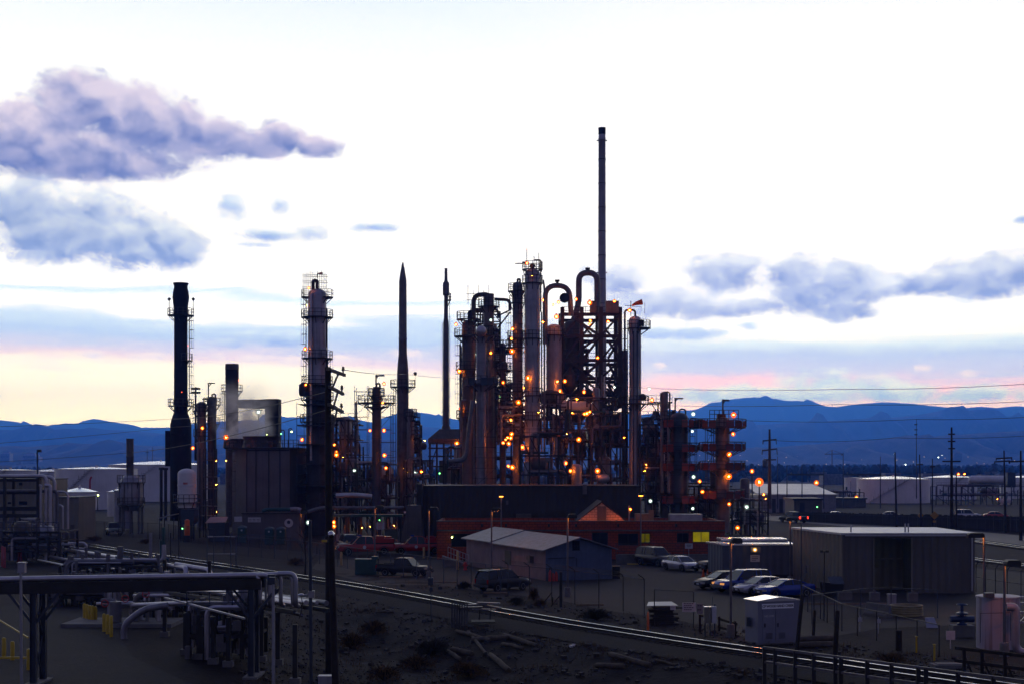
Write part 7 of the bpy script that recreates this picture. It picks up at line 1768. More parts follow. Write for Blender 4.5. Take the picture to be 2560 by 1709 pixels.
# overhead lines
def wire(label, pts, r=.03, sag=.6):
    b = MB(); out = []
    for a,c in zip(pts,pts[1:]):
        for i in range(16): f = i/16; q_ = a+(c-a)*f; out.append(q_-Vector((0,0,sag*4*f*(1-f))))
    out.append(pts[-1]); b.tube(out,r,5,caps=False); o = b.build('power_line',DARK); settag(o,label,'cable')
wire('highest thin cable crossing the sky at right above the peaks',[P(1500,950,200),P(1600,968,205),P(2100,972,150),P(2700,950,130)],.028,.25)
wire('cable crossing the right peaks just below the highest one',[P(1600,1010,205),P(2100,1010,150),P(2700,995,130)],.028,.25)
wire('cable over the blue slopes touching the thin mast',[P(1860,1050,225),P(2291,1047,200),P(2700,1032,180)],.035,.3)
wire('lowest long cable over the blue slopes at right',[P(1924,1099,225),P(2240,1093,200),P(2700,1078,180)],.035,.4)
wire('thin cable from the power pole top toward the rocket stack',[P(862,924,82),P(1010,934,150),P(1180,946,225)],.022,.15)
wire('thin cable at the left below the cream horizon, upper of two',[P(-900,1074,105),P(430,1046,160),P(830,975,80)],.022,.4)
wire('thin cable at far left above the white tanks, lower of two',[P(-900,1160,100),P(440,1066,190),P(560,1040,230)],.022,.4)
wire('lowest cable at far left sagging over the tank roofs',[P(-900,1180,100),P(330,1130,150),P(830,1020,80)],.022,.4)
# small pole at left with lamp and two crossed poles behind tanks
t = thing('lamp_post','thin dark lamp post before the low white tanks at far left','lamp post',P(94,1190,190)); b = MB(); b.cyl(P(94,1215,190),P(93,1124,190),.11,.09,8); b.build('pole',DARK,t); b = MB(); b.bar(P(93,1125,190),P(99,1124,190),.14); b.box(P(98,1126,190),(.5,.4,.35)); b.build('lamp_head',DARK,t)
for (px,pt_,lab) in ((368,1122,'left one of two distant poles above the white tank roof'),(381,1117,'right one of two distant poles above the white tank roof')): tpole(lab,px,pt_,1240,1.2,520,((pt_+8,-4,4,0),),BLUEST,ins=False)
# ---------------------------------------------------------------- parking lot lamp posts
def lotlamp(px, pyt, pyb, side, label, lit=False, Y=None, base=True, headw=22):
    p = G(px,pyb) if Y is None else Vector((Xp(px,Y),Y,hgt(Xp(px,Y),Y))); Yv = p.y; k = Yv/F
    t = thing('lamp_post',label,'lamp post',p,group='parking lot lamp posts'); top = P(px,pyt,Yv); top.x = p.x
    b = MB(); b.cyl(p,top,.085,.07,10); b.build('pole',STEEL3,t,smooth=True)
    if base: b = MB(); b.lathe(p,[(.25,-.2),(.25,.7),(.22,.75),(.02,.76)],14); b.build('footing',CONC,t,smooth=True)
    w_ = headw*k; hc = top+Vector((side*w_*.55,0,.05)); b = MB()
    b.prism([hc+Vector((-w_*.5,-.3,-.10)),hc+Vector((w_*.5,-.3,-.10)),hc+Vector((w_*.5,-.3,.06)),hc+Vector((w_*.36,-.3,.16)),hc+Vector((-w_*.36,-.3,.16)),hc+Vector((-w_*.5,-.3,.06))],(0,.6,0)); b.build('lamp_head',DARK,t)
    b = MB()
    if not lit:
        for s_ in (-1,1): b.box(hc+Vector((s_*w_*.48,0,-.14)),(.03,.58,.078)); b.box(hc+Vector((0,s_*.285,-.14)),(w_*.93,.03,.078))
        b.build('lamp_rim',DARK,t)
    b = MB(); b.box(hc+Vector((0,0,-.108 if not lit else -.14)),(w_*.8,.5,.010 if not lit else .07)); b.build('lens',emat('sodium_lens',(1,.24,.02),42) if not lit else emat('sodium_lens_bright',(1,.27,.03),10),t)
    return t
lotlamp(1229,1274,1440,1,'lamp post rising in front of the left end of the pink shed')
lotlamp(1419,1290,1490,1,'lamp post at the blue corner of the shed behind the fence')
lotlamp(1072,1272,1448,1,'lamp post by the nose of the black crew pickup')
lotlamp(937,1268,1420,1,'lamp post in front of the red service truck')
lotlamp(1827,1352,1590,1,'near lamp post rising beside the equipment hut and the parked row',headw=26)
lotlamp(1976,1298,1460,-1,'tall lamp post at the left wall of the beige building',headw=10)
lotlamp(2460,1338,1530,-1,'lamp post with a wide head at the right end of the beige building',headw=40)
lotlamp(2511,1408,1640,1,'lamp post nearest the right edge before the white tank',headw=36)
lotlamp(1253,1238,1420,0,'lit lamp post standing behind the pink shed',lit=True,Y=156.5,headw=12)
lotlamp(1602,1236,1420,0,'lit lamp post before the lower brick wall at right',lit=True,Y=155,headw=12)
lotlamp(752,1281,1400,1,'lamp post at the right end of the low sign wall building',Y=192,headw=14)
for (px,pyt,pyb,lab) in ((1611,1300,1410,'thin pole'),): pass
b = MB(); p = G(2060,1550); b.cyl(p,P(2061,1378,p.y),.05,.04,8); b.bar(P(2052,1379,p.y),P(2069,1377,p.y),.06); b.box(P(2054,1377,p.y),(.2,.15,.15)); b.box(P(2068,1377,p.y),(.2,.15,.15)); o = b.build('floodlight_pole',DARK); settag(o,'thin dark double floodlight pole before the beige building','floodlight')
b = MB(); p = G(2003,1500); b.cyl(p,P(2003,1306,p.y),.06,.045,8); o = b.build('thin_pole',BLUEST,smooth=True); settag(o,'thin blue grey pole before the left wall of the beige building','pole')
# ================================================================== fences
MESHF = bpy.data.materials.new('chain_link'); MESHF.use_nodes = True
_n = MESHF.node_tree; _n.nodes.clear(); _o = _n.nodes.new('ShaderNodeOutputMaterial'); _t = _n.nodes.new('ShaderNodeBsdfTransparent'); _d = _n.nodes.new('ShaderNodeBsdfDiffuse'); _m = _n.nodes.new('ShaderNodeMixShader')
_d.inputs[0].default_value = (.10,.095,.10,1); _m.inputs[0].default_value = .17
_n.links.new(_t.outputs[0],_m.inputs[1]); _n.links.new(_d.outputs[0],_m.inputs[2]); _n.links.new(_m.outputs[0],_o.inputs[0])
def fence(label, pts, h=2.0, step=2.6, m=None, arm=0.0, rails=(1.0,), fabric=True, name='chain_link_fence', bent=0, r=.035, kindc='fence', armdir=None):
    m = m or BLUEST; pts = [Vector((p.x,p.y,hgt(p.x,p.y))) for p in pts]
    t = thing(name,label,kindc,pts[len(pts)//2]); ps = resample(pts,step)
    for i,p in enumerate(ps):
        p = Vector((p.x,p.y,hgt(p.x,p.y))); ps[i] = p
        b = MB(); q_ = [p,p+Vector((0,0,h))]
        if arm: 
            ad = armdir or Vector((-.45,-.25,.32)); q_ = fillet([p,p+Vector((0,0,h)),p+Vector((0,0,h))+ad*arm],.12,3)
        b.tube(q_,r,6); b.build('post',m,t)
    b = MB()
    for f in rails:
        for a,c in zip(ps,ps[1:]): b.bar(a+Vector((0,0,h*f)),c+Vector((0,0,h*f)),.04)
    if arm:
        for q_ in (.35,.7,1.0):
            ad = (armdir or Vector((-.45,-.25,.32)))*arm*q_
            for a,c in zip(ps,ps[1:]): b.bar(a+Vector((0,0,h))+ad,c+Vector((0,0,h))+ad,.018)
    b.build('rail',m,t)
    if fabric:
        b = MB()
        for a,c in zip(ps,ps[1:]): b.add([a,c,c+Vector((0,0,h)),a+Vector((0,0,h))],[(0,1,2,3)])
        b.build('mesh_panel',MESHF,t)
    return t
fence('chain link fence along the far side of the track before the two black cars',[G(560,1385),G(760,1402),G(935,1432),G(1090,1455),G(1270,1485)],2.2,2.7)
fence('taller chain link fence with bent barbed arms before the pink and blue shed',[G(1270,1487),G(1405,1505),G(1550,1525),G(1640,1542)],2.5,3.0,DARK,1.0,(.98,))
fence('refinery yard fence left of the sign wall building',[G(225,1338),G(400,1345),G(560,1366)],2.2,3.2,DARK)
fence('refinery yard fence between portable toilets and red trucks',[G(575,1362),G(760,1378),G(850,1392)],1.6,2.6,DARK)
fence('chain link gate section holding the notice boards by the meter cabinet',[G(1636,1562),G(1762,1572)],2.3,2.9,DARK,fabric=True)
fence('low chain link fence running right behind the equipment hut',[G(2005,1520),G(2110,1580),G(2200,1602),G(2350,1640)],1.7,2.4,DARK)
fence('chain link fence along the front of the beige building',[G(2030,1560),G(2190,1535),G(2440,1550)],1.9,3.2,BLUEST,rails=(1.0,))
fence('barbed fence at far right under the railway tracks',[G(2440,1478),G(2500,1490),G(2600,1505)],2.2,1.8,DARK,1.0,(1.0,.55),armdir=Vector((.35,0,.35)))
# gate frames left by the track (pale blue)
t = thing('swing_gate','pale blue double gate frame beside the track at left','gate',G(560,1420)); Y = 139
for (a,c) in ((518,534),(577,590)):
    for px in (a,c): b = MB(); b.bar(G(px,1428)+Vector((0,0,0)),Vector((G(px,1428).x,G(px,1428).y,Zp(1338,G(px,1428).y))),.07); b.build('post',BLUEST,t)
b = MB()
yy = G(518,1428).y
for py in (1340,1383): b.bar((Xp(518,yy),yy,Zp(py,yy)),(Xp(590,yy),yy,Zp(py,yy)),.06); b.box((Xp(527,yy),yy,Zp(py,yy)),(.5,.1,.12)); b.box((Xp(583,yy),yy,Zp(py,yy)),(.4,.1,.12))
b.build('rail',GALV,t)
for (px,lab) in ((427,'left one of two dark thin poles beside the long ground pipes'),(447,'right one of two dark thin poles beside the long ground pipes')):
    p = G(px,1402); b = MB(); b.bar(p,(p.x,p.y,Zp(1300 if px>440 else 1330,p.y)),.12); b.bar(p+Vector((.1,0,1.2)),p+Vector((.8,0,.1)),.06); o = b.build('thin_pole',DARK); settag(o,lab,'pole')
# big handrail at bottom right
t = thing('guard_fence','long dark steel handrail in front of the track at bottom right','guard fence',Vector((Xp(2250,52),52,0)))
A_,B_ = P(1908,1617,62),P(2660,1714,50)
def on(f,dz=0): q_ = A_+(B_-A_)*f; return q_+Vector((0,0,dz))
b = MB(); b.bar(on(-.0),on(1),.09,.11); b.build('top_rail',STEEL3,t); b = MB(); b.bar(on(0,-.62),on(1,-.62),.08,.1); b.build('mid_rail',STEEL3,t)
for px in (1912,1947,2012,2070,2135,2152,2228,2296,2368,2388,2470,2556): 
    f = (px-1908)/(2660-1908)*.93; q_ = on(f); b = MB(); b.bar(q_,(q_.x,q_.y,-1.2),.16,.10); b.build('post',DARK,t)
# second handrail with diagonal braces at far right
t = thing('guard_fence','shorter dark braced timber rail before the white tank at right','guard fence',G(2470,1690)); 
c0,c1 = P(2388,1618,70),P(2620,1645,66); 
for dz in (0,-.62): b = MB(); b.bar(c0+Vector((0,0,dz)),c1+Vector((0,0,dz)),.12,.16); b.build('rail',WOOD,t)
for f in (.1,.3,.55,.8): q_ = c0+(c1-c0)*f; b = MB(); b.bar(q_,(q_.x,q_.y,-.5),.14); b.bar(q_+Vector((0,0,-.3)),(q_.x+.5,q_.y-.3,-.4),.08); b.build('post',WOOD,t)
# dark slat wall along the right road
w0,w1 = G(2000,1302),G(2700,1337); t = thing('slat_wall','long dark slatted wall running behind the right road','wall',(w0+w1)/2); n = 150
b = MB(); rnd = random.Random(4)
for i in range(n):
    a = w0+(w1-w0)*(i/n); c = w0+(w1-w0)*((i+.93)/n); h_ = 1.8+.85*i/n+rnd.uniform(-.10,.14); d = Vector((0,rnd.uniform(0,.12),0))
    b.prism([a+d,c+d,c+d+Vector((0,.12,0)),a+d+Vector((0,.12,0))],(0,0,h_))
b.build('boards',mat('dark_boards',(.014,.011,.012),.8,0,.5,.3),t)
b = MB(); b.bar(w0+Vector((0,-.1,1.5)),w1+Vector((0,-.1,2.1)),.12); b.build('rail',DARK,t)
for (px,py,lab) in ((2301,1288,'yellow diamond road sign left of the two before the slat wall'),(2336,1288,'larger yellow diamond road sign before the slat wall')):
    p = P(px,1322,236); t = thing('road_sign',lab,'road sign',(p.x,p.y,0)); b = MB(); b.bar((p.x,p.y,0),(p.x,p.y,3.0),.07); b.build('pole',DARK,t); q_ = P(px,py-1,236); s_ = .5 if px<2310 else .7
    b = MB(); b.prism([q_+Vector((-s_,-.08,0)),q_+Vector((0,-.08,-s_)),q_+Vector((s_,-.08,0)),q_+Vector((0,-.08,s_))],(0,.03,0)); b.build('plate',mat('sign_yellow',(.30,.15,.005),.5,0,.1,2),t)
    if px>2310: b = MB(); b.box(q_+Vector((0,-.06,-1.0)),(.5,.03,.35)); b.build('plaque',mat('sign_yellow',(0,0,0)),t)
# parked far cars seen as roofs behind the slat wall
for i,(px,py,m) in enumerate(((2093,1279,WHITER),(2230,1281,SILVER),(2420,1290,SILVER),(2490,1288,REDP))):
    vehicle('parked_car',['white car roof showing above the slat wall left end','silver car roof above the slat wall near the yellow signs','grey car above the slat wall right of the thick pole','red car above the slat wall near the right edge'][i],'car',(Xp(px,287),287,0.0),-10,'suv' if i==2 else 'sedan',m,1.05)
# white guard rail on the far road side
fence('thin pale guard rail along the right road edge',[G(1850,1288),G(1935,1296)],.8,3,GALV,fabric=False,name='guard_rail',kindc='guard rail')

# ================================================================== yard things
# big white tank with curved pipe at right
p0 = G(2443,1624); Y = p0.y+1.1; k = Y/F; cx = Xp(2495,Y); r = 52*k
t = thing('process_tank','rust streaked white tank with a thick curved pipe at right','tank',(cx,Y,0)); b = MB(); zt = Zp(1492,Y-1)
b.lathe((cx,Y,0),[(r,0),(r,zt-.1),(r+.04,zt-.09),(r+.04,zt),(r-.1,zt+.03),(.02,zt+.12)],36); b.build('shell',mat('rusty_white_paint',(.30,.29,.36),.5,0,.1,.5,streak=.9,streakcol=(.10,.06,.03)),t,smooth=True,angle=30)
pipe('curved_pipe',t,[P(2515,1516,Y-1.9),P(2540,1516,Y-1.9),P(2538,1628,Y-1.9),P(2590,1634,Y-1.9)],.23,STEEL2,14,rad=.55)
b = MB(); b.box(P(2472,1486,Y-1),(.5,.4,.25)); b.bar(P(2450,1532,Y-1.7),P(2527,1530,Y-1.7),.03); b.bar(P(2451,1532,Y-1.7),P(2451,1605,Y-1.7),.03); b.bar(P(2527,1530,Y-1.7),P(2527,1600,Y-1.7),.03); b.build('conduit',BLUEST,t)
b = MB()
for py in (1492,1507,1530,1555): b.bar(P(2545,py,Y),P(2620,py,Y),.12)
b.bar(P(2545,1560,Y),P(2590,1510,Y),.08); b.build('side_frame',GALV,t)
# cable spool, concrete barrier, grey box
p = G(2269,1540); b = MB(); t = thing('cable_coil','low coiled yellowish drainage hose bundle on the ground','hose coil',p)
for i in range(5): b.tube([p+Vector((1.05*math.cos(a),.8*math.sin(a)+.3,.09+i*.155)) for a in [2*PI*q_/26 for q_ in range(26)]],.085,7,closed=True)
b.build('hose',mat('pale_yellow_hose',(.25,.20,.10),.6,0,.2,2),t,smooth=True)
p = G(2225,1543); t = thing('concrete_barrier','slanted concrete road barrier left of the hose coil','barrier',p); d = Vector((-.95,2.4,0)); nrm = Vector((.93,.37,0))
b = MB(); b.prism([p-nrm*.3,p+nrm*.3,p+nrm*.28+Vector((0,0,.15)),p+nrm*.12+Vector((0,0,.4)),p+nrm*.08+Vector((0,0,.85)),p-nrm*.08+Vector((0,0,.85)),p-nrm*.12+Vector((0,0,.4)),p-nrm*.28+Vector((0,0,.15))],d); b.build('barrier',CONC,t)
p = G(2229,1520); b = MB(); b.box(p+Vector((0,0,.5)),(.55,.5,1.0)); b.box(p+Vector((0,0,1.03)),(.6,.55,.06)); o = b.build('utility_box',STEEL2); settag(o,'pale grey utility box behind the concrete barrier','utility box')
# wooden posts right of hut
for (px0,py0,px1,py1,w_,lab) in ((1990,1642,2006,1484,.22,'leaning wooden post at the right corner of the equipment hut'),(2033,1592,2037,1524,.18,'short wooden post between hut and tilted post'),(2087,1648,2094,1524,.26,'thick wooden post with rounded top right of the hut'),(2247,1625,2247,1573,.36,'short stout wooden post before the hose coil')):
    p = G(px0,py0); q_ = P(px1,py1,p.y); b = MB(); b.tube([p,p+(q_-p)*.5,p+(q_-p)*.97,q_],[w_*.52,w_*.5,w_*.47,w_*.30],12); o = b.build('wooden_post',WOOD,smooth=True); settag(o,lab,'post')
for (a,c,lab) in (((1995,1608),(2085,1604),'upper pale log lying between the wooden posts'),((2000,1622),(2082,1620),'lower pale log lying between the wooden posts')):
    pa,pc = G(*a)+Vector((0,.4,.2)),G(*c)+Vector((0,.4,.2)); b = MB(); b.tube([pa,(pa+pc)/2,pc],[.17,.185,.17],12); o = b.build('log',WOODL,smooth=True); settag(o,lab,'log','pale logs between the wooden posts')
# yellow marker posts
for (px,pt_,pb_,lab) in ((2291,1590,1630,'taller yellow marker post before the white tank'),(2336,1610,1650,'shorter dark topped yellow marker post before the white tank')):
    p = G(px,pb_); h_ = Zp(pt_,p.y); b = MB(); b.cyl(p,p+Vector((0,0,h_)),.05,None,10); b.box(p+Vector((0,0,h_)),(.13,.13,.05)); o = b.build('marker_post',YELLOW); settag(o,lab,'marker post')
# blue valve set
p = G(2405,1590); t = thing('valve_set','dark blue pipework valve standing left of the white tank','valve',p); b = MB(); b.box(p+Vector((0,0,.35)),(1.3,.9,.7)); b.build('block',CONC,t); b = MB(); b.lathe(p,[(.3,.7),(.3,.8),(.16,.85),(.16,1.3),(.35,1.34),(.35,1.42),(.1,1.5),(.1,1.9)],14); b.cyl(p+Vector((-.7,0,1.05)),p+Vector((.7,0,1.05)),.2,None,12); b.tube([p+Vector((.3*math.cos(a),.3*math.sin(a),1.92)) for a in [2*PI*i/12 for i in range(12)]],.04,5,closed=True); b.build('valve_body',mat('dark_blue_paint',(.012,.028,.09),.4,0,.2,2),t,smooth=True)
for (px,py,wd,lab) in ((2376,1612,.5,'thin white sign on a stake left of the blue valve'),(2150,1570,.25,'small white tag on the fence right of the wooden posts'),(2196,1574,.25,'small white tag on the fence farther right')):
    p = G(px,py+8); b = MB(); b.bar(p,p+Vector((0,0,1.0)),.04); b.box(p+Vector((0,-.04,.75)),(wd,.03,wd*1.0)); o = b.build('sign_stake',SIGNW); settag(o,lab,'sign')
p = G(2370,1668); b = MB(); b.box(p+Vector((0,0,.10)),(1.6,1.0,.2)); b.box(p+Vector((0,0,.22)),(1.2,.7,.04)); o = b.build('manhole_slab',CONC); settag(o,'pale concrete manhole slab near the bottom right rail','manhole')
p = G(2330,1568); b = MB(); b.prism([p+Vector((-.35,0,0)),p+Vector((.4,0,0)),p+Vector((.28,.5,.6)),p+Vector((-.3,.5,.6))],(0,.05,0)); o = b.build('tilted_board',STEEL2); settag(o,'small tilted pale board beside the gravel ditch','board')
# meter cabinet left of hut, notice boards
p = G(1775,1590); t = thing('meter_cabinet','pale metal signal cabinet on posts left of the equipment hut','cabinet',p); b = MB(); b.box(p+Vector((-.15,0,1.3)),(.42,.45,.95)); b.build('cabinet',CREAM,t); b = MB(); b.box(p+Vector((.22,-.05,1.32)),(.26,.4,1.0)); b.build('side_cabinet',SIGNW,t)
b = MB(); 
for dx in (-.3,.0,.28): b.bar(p+Vector((dx,0,0)),p+Vector((dx,0,.85 if dx<.2 else 1.95)),.07)
b.bar(p+Vector((.15,.1,1.7)),p+Vector((.15,.1,2.4)),.03); b.build('leg',BLUEST,t); b = MB(); b.box(p+Vector((-.15,0,1.79)),(.46,.5,.03)); b.build('lid',WHITER,t)
for (a,c,p0,p1,lab,big) in ((1706,1739,1505,1528,'wide white notice board hung on the gate by the signal cabinet',1),(1742,1757,1507,1533,'narrow dark headed notice board beside the wide one',0),(1676,1689,1513,1523,'small square notice on the fence left of the wide notice board',2)):
    yy = Yg(1572)-.1; t = thing('notice_board',lab,'sign',P((a+c)/2,p1,yy)); b = MB(); b.box2(P(a,p1,yy),P(c,p0,yy+.03)); b.build('board',SIGNW if big else STEEL,t)
    b = MB(); n = 4 if big==1 else (2 if big==0 else 1)
    for i in range(n):
        py = p0+(p1-p0)*(i+.7)/(n+.6); xa = a+(c-a)*.12; xb = c-(c-a)*(.12+.15*(i%2))
        nw = 4 if big==1 else 2
        for j in range(nw): b.box2(P(xa+(xb-xa)*j/nw,py,yy-.012),P(xa+(xb-xa)*(j+.78)/nw,py-(p1-p0)*.09,yy-.003))
    b.build('lettering',LETTER,t)
# wooden rails behind cabinet
b = MB()
for dz in (.75,.25): b.bar(G(1796,1575)+Vector((0,0,dz)),G(1842,1590)+Vector((0,0,dz)),.09,.14)
for px,py in ((1798,1576),(1838,1589)): b.bar(G(px,py),G(px,py)+Vector((0,0,.9)),.12)
o = b.build('timber_rail',WOOD); settag(o,'low timber rail between signal cabinet and equipment hut','rail')
b = MB(); p = G(1750,1580); b.bar(p,p+Vector((0,0,1.1)),.14); b.bar(p+Vector((0,0,1.05)),p+Vector((.5,.2,.9)),.10); o = b.build('wooden_post',WOOD); settag(o,'short bracketed wooden post left of the signal cabinet','post')
# dark pallet / plank stack with orange marker
t = thing('plank_stack','dark stack of planks under a bluish sheet left of the notice boards','plank stack',G(1660,1560)); rnd = random.Random(6); p = G(1660,1562)
b = MB()
for i in range(9): b.box(p+Vector((rnd.uniform(-.2,.25),.4+rnd.uniform(-.2,.2),.08+i*.13)),(2.0-rnd.random()*.6,.9,.10),rnd.uniform(-.08,.08))
b.build('planks',WOOD,t); b = MB(); b.prism([p+Vector((-1.1,0,1.22)),p+Vector((.9,0,1.24)),p+Vector((.6,1.0,1.40)),p+Vector((-.9,1.0,1.38))],(0,0,.04)); b.build('cover_sheet',GALV,t)
p = G(1620,1578); b = MB(); b.lathe(p,[(.07,0),(.07,.95),(.05,1.2),(.01,1.25)],10); o = b.build('marker_post',ORNG,smooth=True); settag(o,'bright orange marker post left of the plank stack','marker post')
# dark gate post & stand by the blue shed corner
for (px,pt_,pb_,w_,lab) in ((1402,1428,1515,.22,'dark square gate post before the blue shed corner'),(1381,1490,1508,.1,'short thin stake left of the dark gate post')):
    p = G(px,pb_); b = MB(); b.box2((p.x-w_/2,p.y-w_/2,p.z-.2),(p.x+w_/2,p.y+w_/2,Zp(pt_,p.y))); b.bar((p.x,p.y,.9),(p.x-.7,p.y+.1,0),.07); o = b.build('gate_post',DARK); settag(o,lab,'post')
# yellow posts, hydrant, cones, kerb stops
for (px,pt_,pb_,lab) in ((1144,1376,1423,'tall pale yellow post at the left corner of the pink shed'),(1060,1366,1394,'yellow post under the brick building left of the ramp'),(867,1350,1386,'orange yellow post before the nose of the red service truck'),(853,1378,1412,'pale yellow bollard left of the green box')):
    p = G(px,pb_); h_ = Zp(pt_,p.y); b = MB(); b.lathe(p,[(.13,0),(.13,h_-.1),(.09,h_-.02),(.01,h_)],12); o = b.build('bollard',mat('pale_yellow_post',(.40,.28,.12),.6,0,.2,2),smooth=True); settag(o,lab,'bollard')
p = G(1163,1424); b = MB(); b.lathe(p,[(.2,0),(.2,.1),(.15,.12),(.15,.6),(.2,.63),(.16,.75),(.05,.85),(.01,.86)],12); b.cyl(p+Vector((-.25,0,.5)),p+Vector((.25,0,.5)),.08,None,10); o = b.build('fire_hydrant',RED,smooth=True); settag(o,'red fire hydrant at the left corner of the pink shed','fire hydrant')
for i,(px,py) in enumerate(((1758,1440),(1769,1441),(1781,1436))):
    p = G(px,py); b = MB(); b.lathe(p,[(.22,0),(.22,.04),(.15,.05),(.03,.72),(.01,.73)],12); o = b.build('traffic_cone',ORNG,smooth=True); settag(o,['leftmost','middle','rightmost'][i]+' of three orange cones by the trailer corner','traffic cone','orange cones by the trailer corner')
for i,(px,py,l,lab) in enumerate(((1592,1410,2.0,'yellow kerb stop before the low concrete wall'),(1240,1482,2.0,'pale kerb stop under the black sport utility car'),(1110,1456,2.2,'pale kerb stop behind the fence right of the black pickup'),(975,1442,2.0,'pale kerb stop below the black pickup'),(1475,1513,2.0,'pale kerb stop inside the barbed fence'),(2060,1510,10,'long pale kerb before the beige building'))):
    p = G(px,py); b = MB(); b.prism([p+Vector((-l/2,-.08,.01)),p+Vector((-l/2,.08,.01)),p+Vector((-l/2,.05,.13)),p+Vector((-l/2,-.05,.13))],(l,0,0)); o = b.build('kerb_stop',mat('tan_kerb',(.16,.115,.075),.8,0,.2,2) if i else YELLOW); settag(o,lab,'kerb stop')
# green dumpster left of black pickup
p = G(930,1436); t = thing('rubbish_container','dark green dumpster left of the black crew pickup','dumpster',p); b = MB(); b.box(p+Vector((-.6,.6,.75)),(2.0,1.4,1.4)); b.build('container',GREENP,t); b = MB(); b.box(p+Vector((-.6,.6,1.48)),(2.05,1.45,.06)); b.box(p+Vector((.25,.6,1.62)),(.6,1.2,.25)); b.build('lid',TEAL,t)
# small white hydrant-like signs near brick steps, info signs near red truck
for (px,py,yy,lab) in ((951,1313,178,'white notice board on the fence above the red service truck'),(1035,1323,176,'white notice board on the fence above the second red truck')):
    t = thing('notice_board',lab,'sign',P(px,py+12,yy)); b = MB(); b.box2(P(px-10,py+9,yy),P(px+10,py-8,yy+.05)); b.build('board',SIGNW,t); b = MB(); 
    for i in range(3): b.box2(P(px-7,py-4+i*5,yy-.015),P(px+6-i,py-5.6+i*5,yy-.004))
    b.build('lettering',LETTERR,t); b = MB(); b.bar((Xp(px,yy),yy+.1,0),P(px,py-8,yy+.1),.08); b.build('post',DARK,t)
for (a,c,e,f,lab) in ((962,1346,994,1322,'pale green panel wall behind the first red truck'),(1038,1352,1076,1329,'pale green panel wall behind the second red truck')):
    b = MB(); b.box2(P(a,c,179),P(e,f,179.3)); b.box2(P(a-1,f,178.95),P(e+1,f-1.5,179.35)); o = b.build('panel_fence',mat('pale_green_panel',(.07,.08,.07),.7,0,.2,1)); settag(o,lab,'wall')
for (px,pt_,lab) in ((1738,1362,'white notice on a post behind the parked silver sedan'),):
    p = Vector((Xp(1722,149.5),149.5,0)); t = thing('notice_board',lab,'sign',p); b = MB(); b.bar(p,p+Vector((0,0,1.9)),.06); b.build('post',GALV,t); b = MB(); b.box(p+Vector((0,-.05,1.95)),(.8,.03,.55)); s_ = b.build('board',SIGNW,t); b = MB(); b.box(p+Vector((0,-.075,2.05)),(.5,.01,.07)); b.box(p+Vector((0,-.075,1.88)),(.4,.01,.06)); b.build('lettering',LETTER,s_)
fence('dark railing along the foot of the brick building',[Vector((Xp(1540,152),152,0)),Vector((Xp(1815,152),152,0))],2.1,3.6,DARK,rails=(1.0,.6))
# ================================================================== near slope: logs, broken pallets, ties, bushes
def gpt(px, py):   # point on the uneven ground seen at a pixel
    z = 0.0
    for _ in range(12):
        p = G(px,py,z); z = hgt(p.x,p.y)
    return Vector((p.x,p.y,z))
LG = [(1130,1637,1180,1652,.22),(1118,1650,1150,1662,.17),(1180,1622,1270,1640,.20),(1260,1628,1340,1642,.18),(1225,1655,1272,1680,.20),(1300,1628,1340,1634,.16),(1140,1608,1225,1620,.15),(1255,1650,1308,1656,.15),(1525,1683,1625,1705,.20),(1490,1698,1560,1720,.18),(1640,1680,1690,1665,.10),(940,1556,985,1538,.10),(1170,1622,1215,1640,.12)]
for i,(a,c,e,f,r) in enumerate(LG):
    pa,pb_ = gpt(a,c)+Vector((0,0,r*.7)),gpt(e,f)+Vector((0,0,r*.7)); r *= .82; mid = (pa+pb_)/2+Vector((0,0,rnd.uniform(-.02,.05))) if 'rnd' in globals() else (pa+pb_)/2; b = MB(); b.tube([pa,pa+(pb_-pa)*.03,pa+(pb_-pa)*.3+Vector((0,.02,.015)),mid,pa+(pb_-pa)*.75-Vector((0,.02,0)),pb_-(pb_-pa)*.03,pb_],[r*.8,r,r*.94,r*1.02,r*.93,r*.98,r*.75],9)
    o = b.build('log',WOODL,smooth=True); settag(o,['leftmost thick log','short log tucked under the leftmost thick one','long log lying behind the thick ones','thin long log at the right of the pile','thick log nearest the camera in the pile','short log topmost right in the pile','thinner log highest in the pile','short log low at the right of the pile','thick log at the bottom edge','second log at the bottom edge','thin branch pointing up at the right bottom','thin stick on the slope left of the pile','slim log across the middle of the pile'][i]+' on the dark slope below the track','log','logs on the dark slope')
t = thing('broken_pallet','broken wooden pallet and metal frame heap beside the near track','scrap heap',gpt(1160,1560)); rnd = random.Random(31); p = gpt(1165,1585)
b = MB()
for i in range(7): b.box(p+Vector((-.9+i*.16,rnd.uniform(-.1,.1),.75)),(.11,.05,1.6),.2,Matrix.Rotation(.12,3,'X'))
b.box(p+Vector((-.4,.1,1.2)),(1.2,.06,.1),.2); b.build('slats',mat('grey_scrap_wood',(.05,.05,.06),.8,0,.4,2),t)
b = MB()
for i in range(5): b.box(p+Vector((.6+rnd.uniform(-.5,.9),.7+rnd.uniform(-.3,.3),1.1+i*.10)),(1.5,.5,.07),rnd.uniform(-.3,.3),Matrix.Rotation(rnd.uniform(-.15,.15),3,'Y'))
b.build('sheets',PIPED,t)
b = MB()
for q_ in (.0,.8,1.5): b.bar(p+Vector((q_,.6,0)),p+Vector((q_+.1,.6,1.2)),.08)
b.box(p+Vector((1.1,.2,.35)),(1.5,.5,.06),.1,Matrix.Rotation(.2,3,'X')); b.bar(p+Vector((-.3,-.4,.1)),p+Vector((2.3,-.2,.18)),.06); b.build('frame',DARK,t)
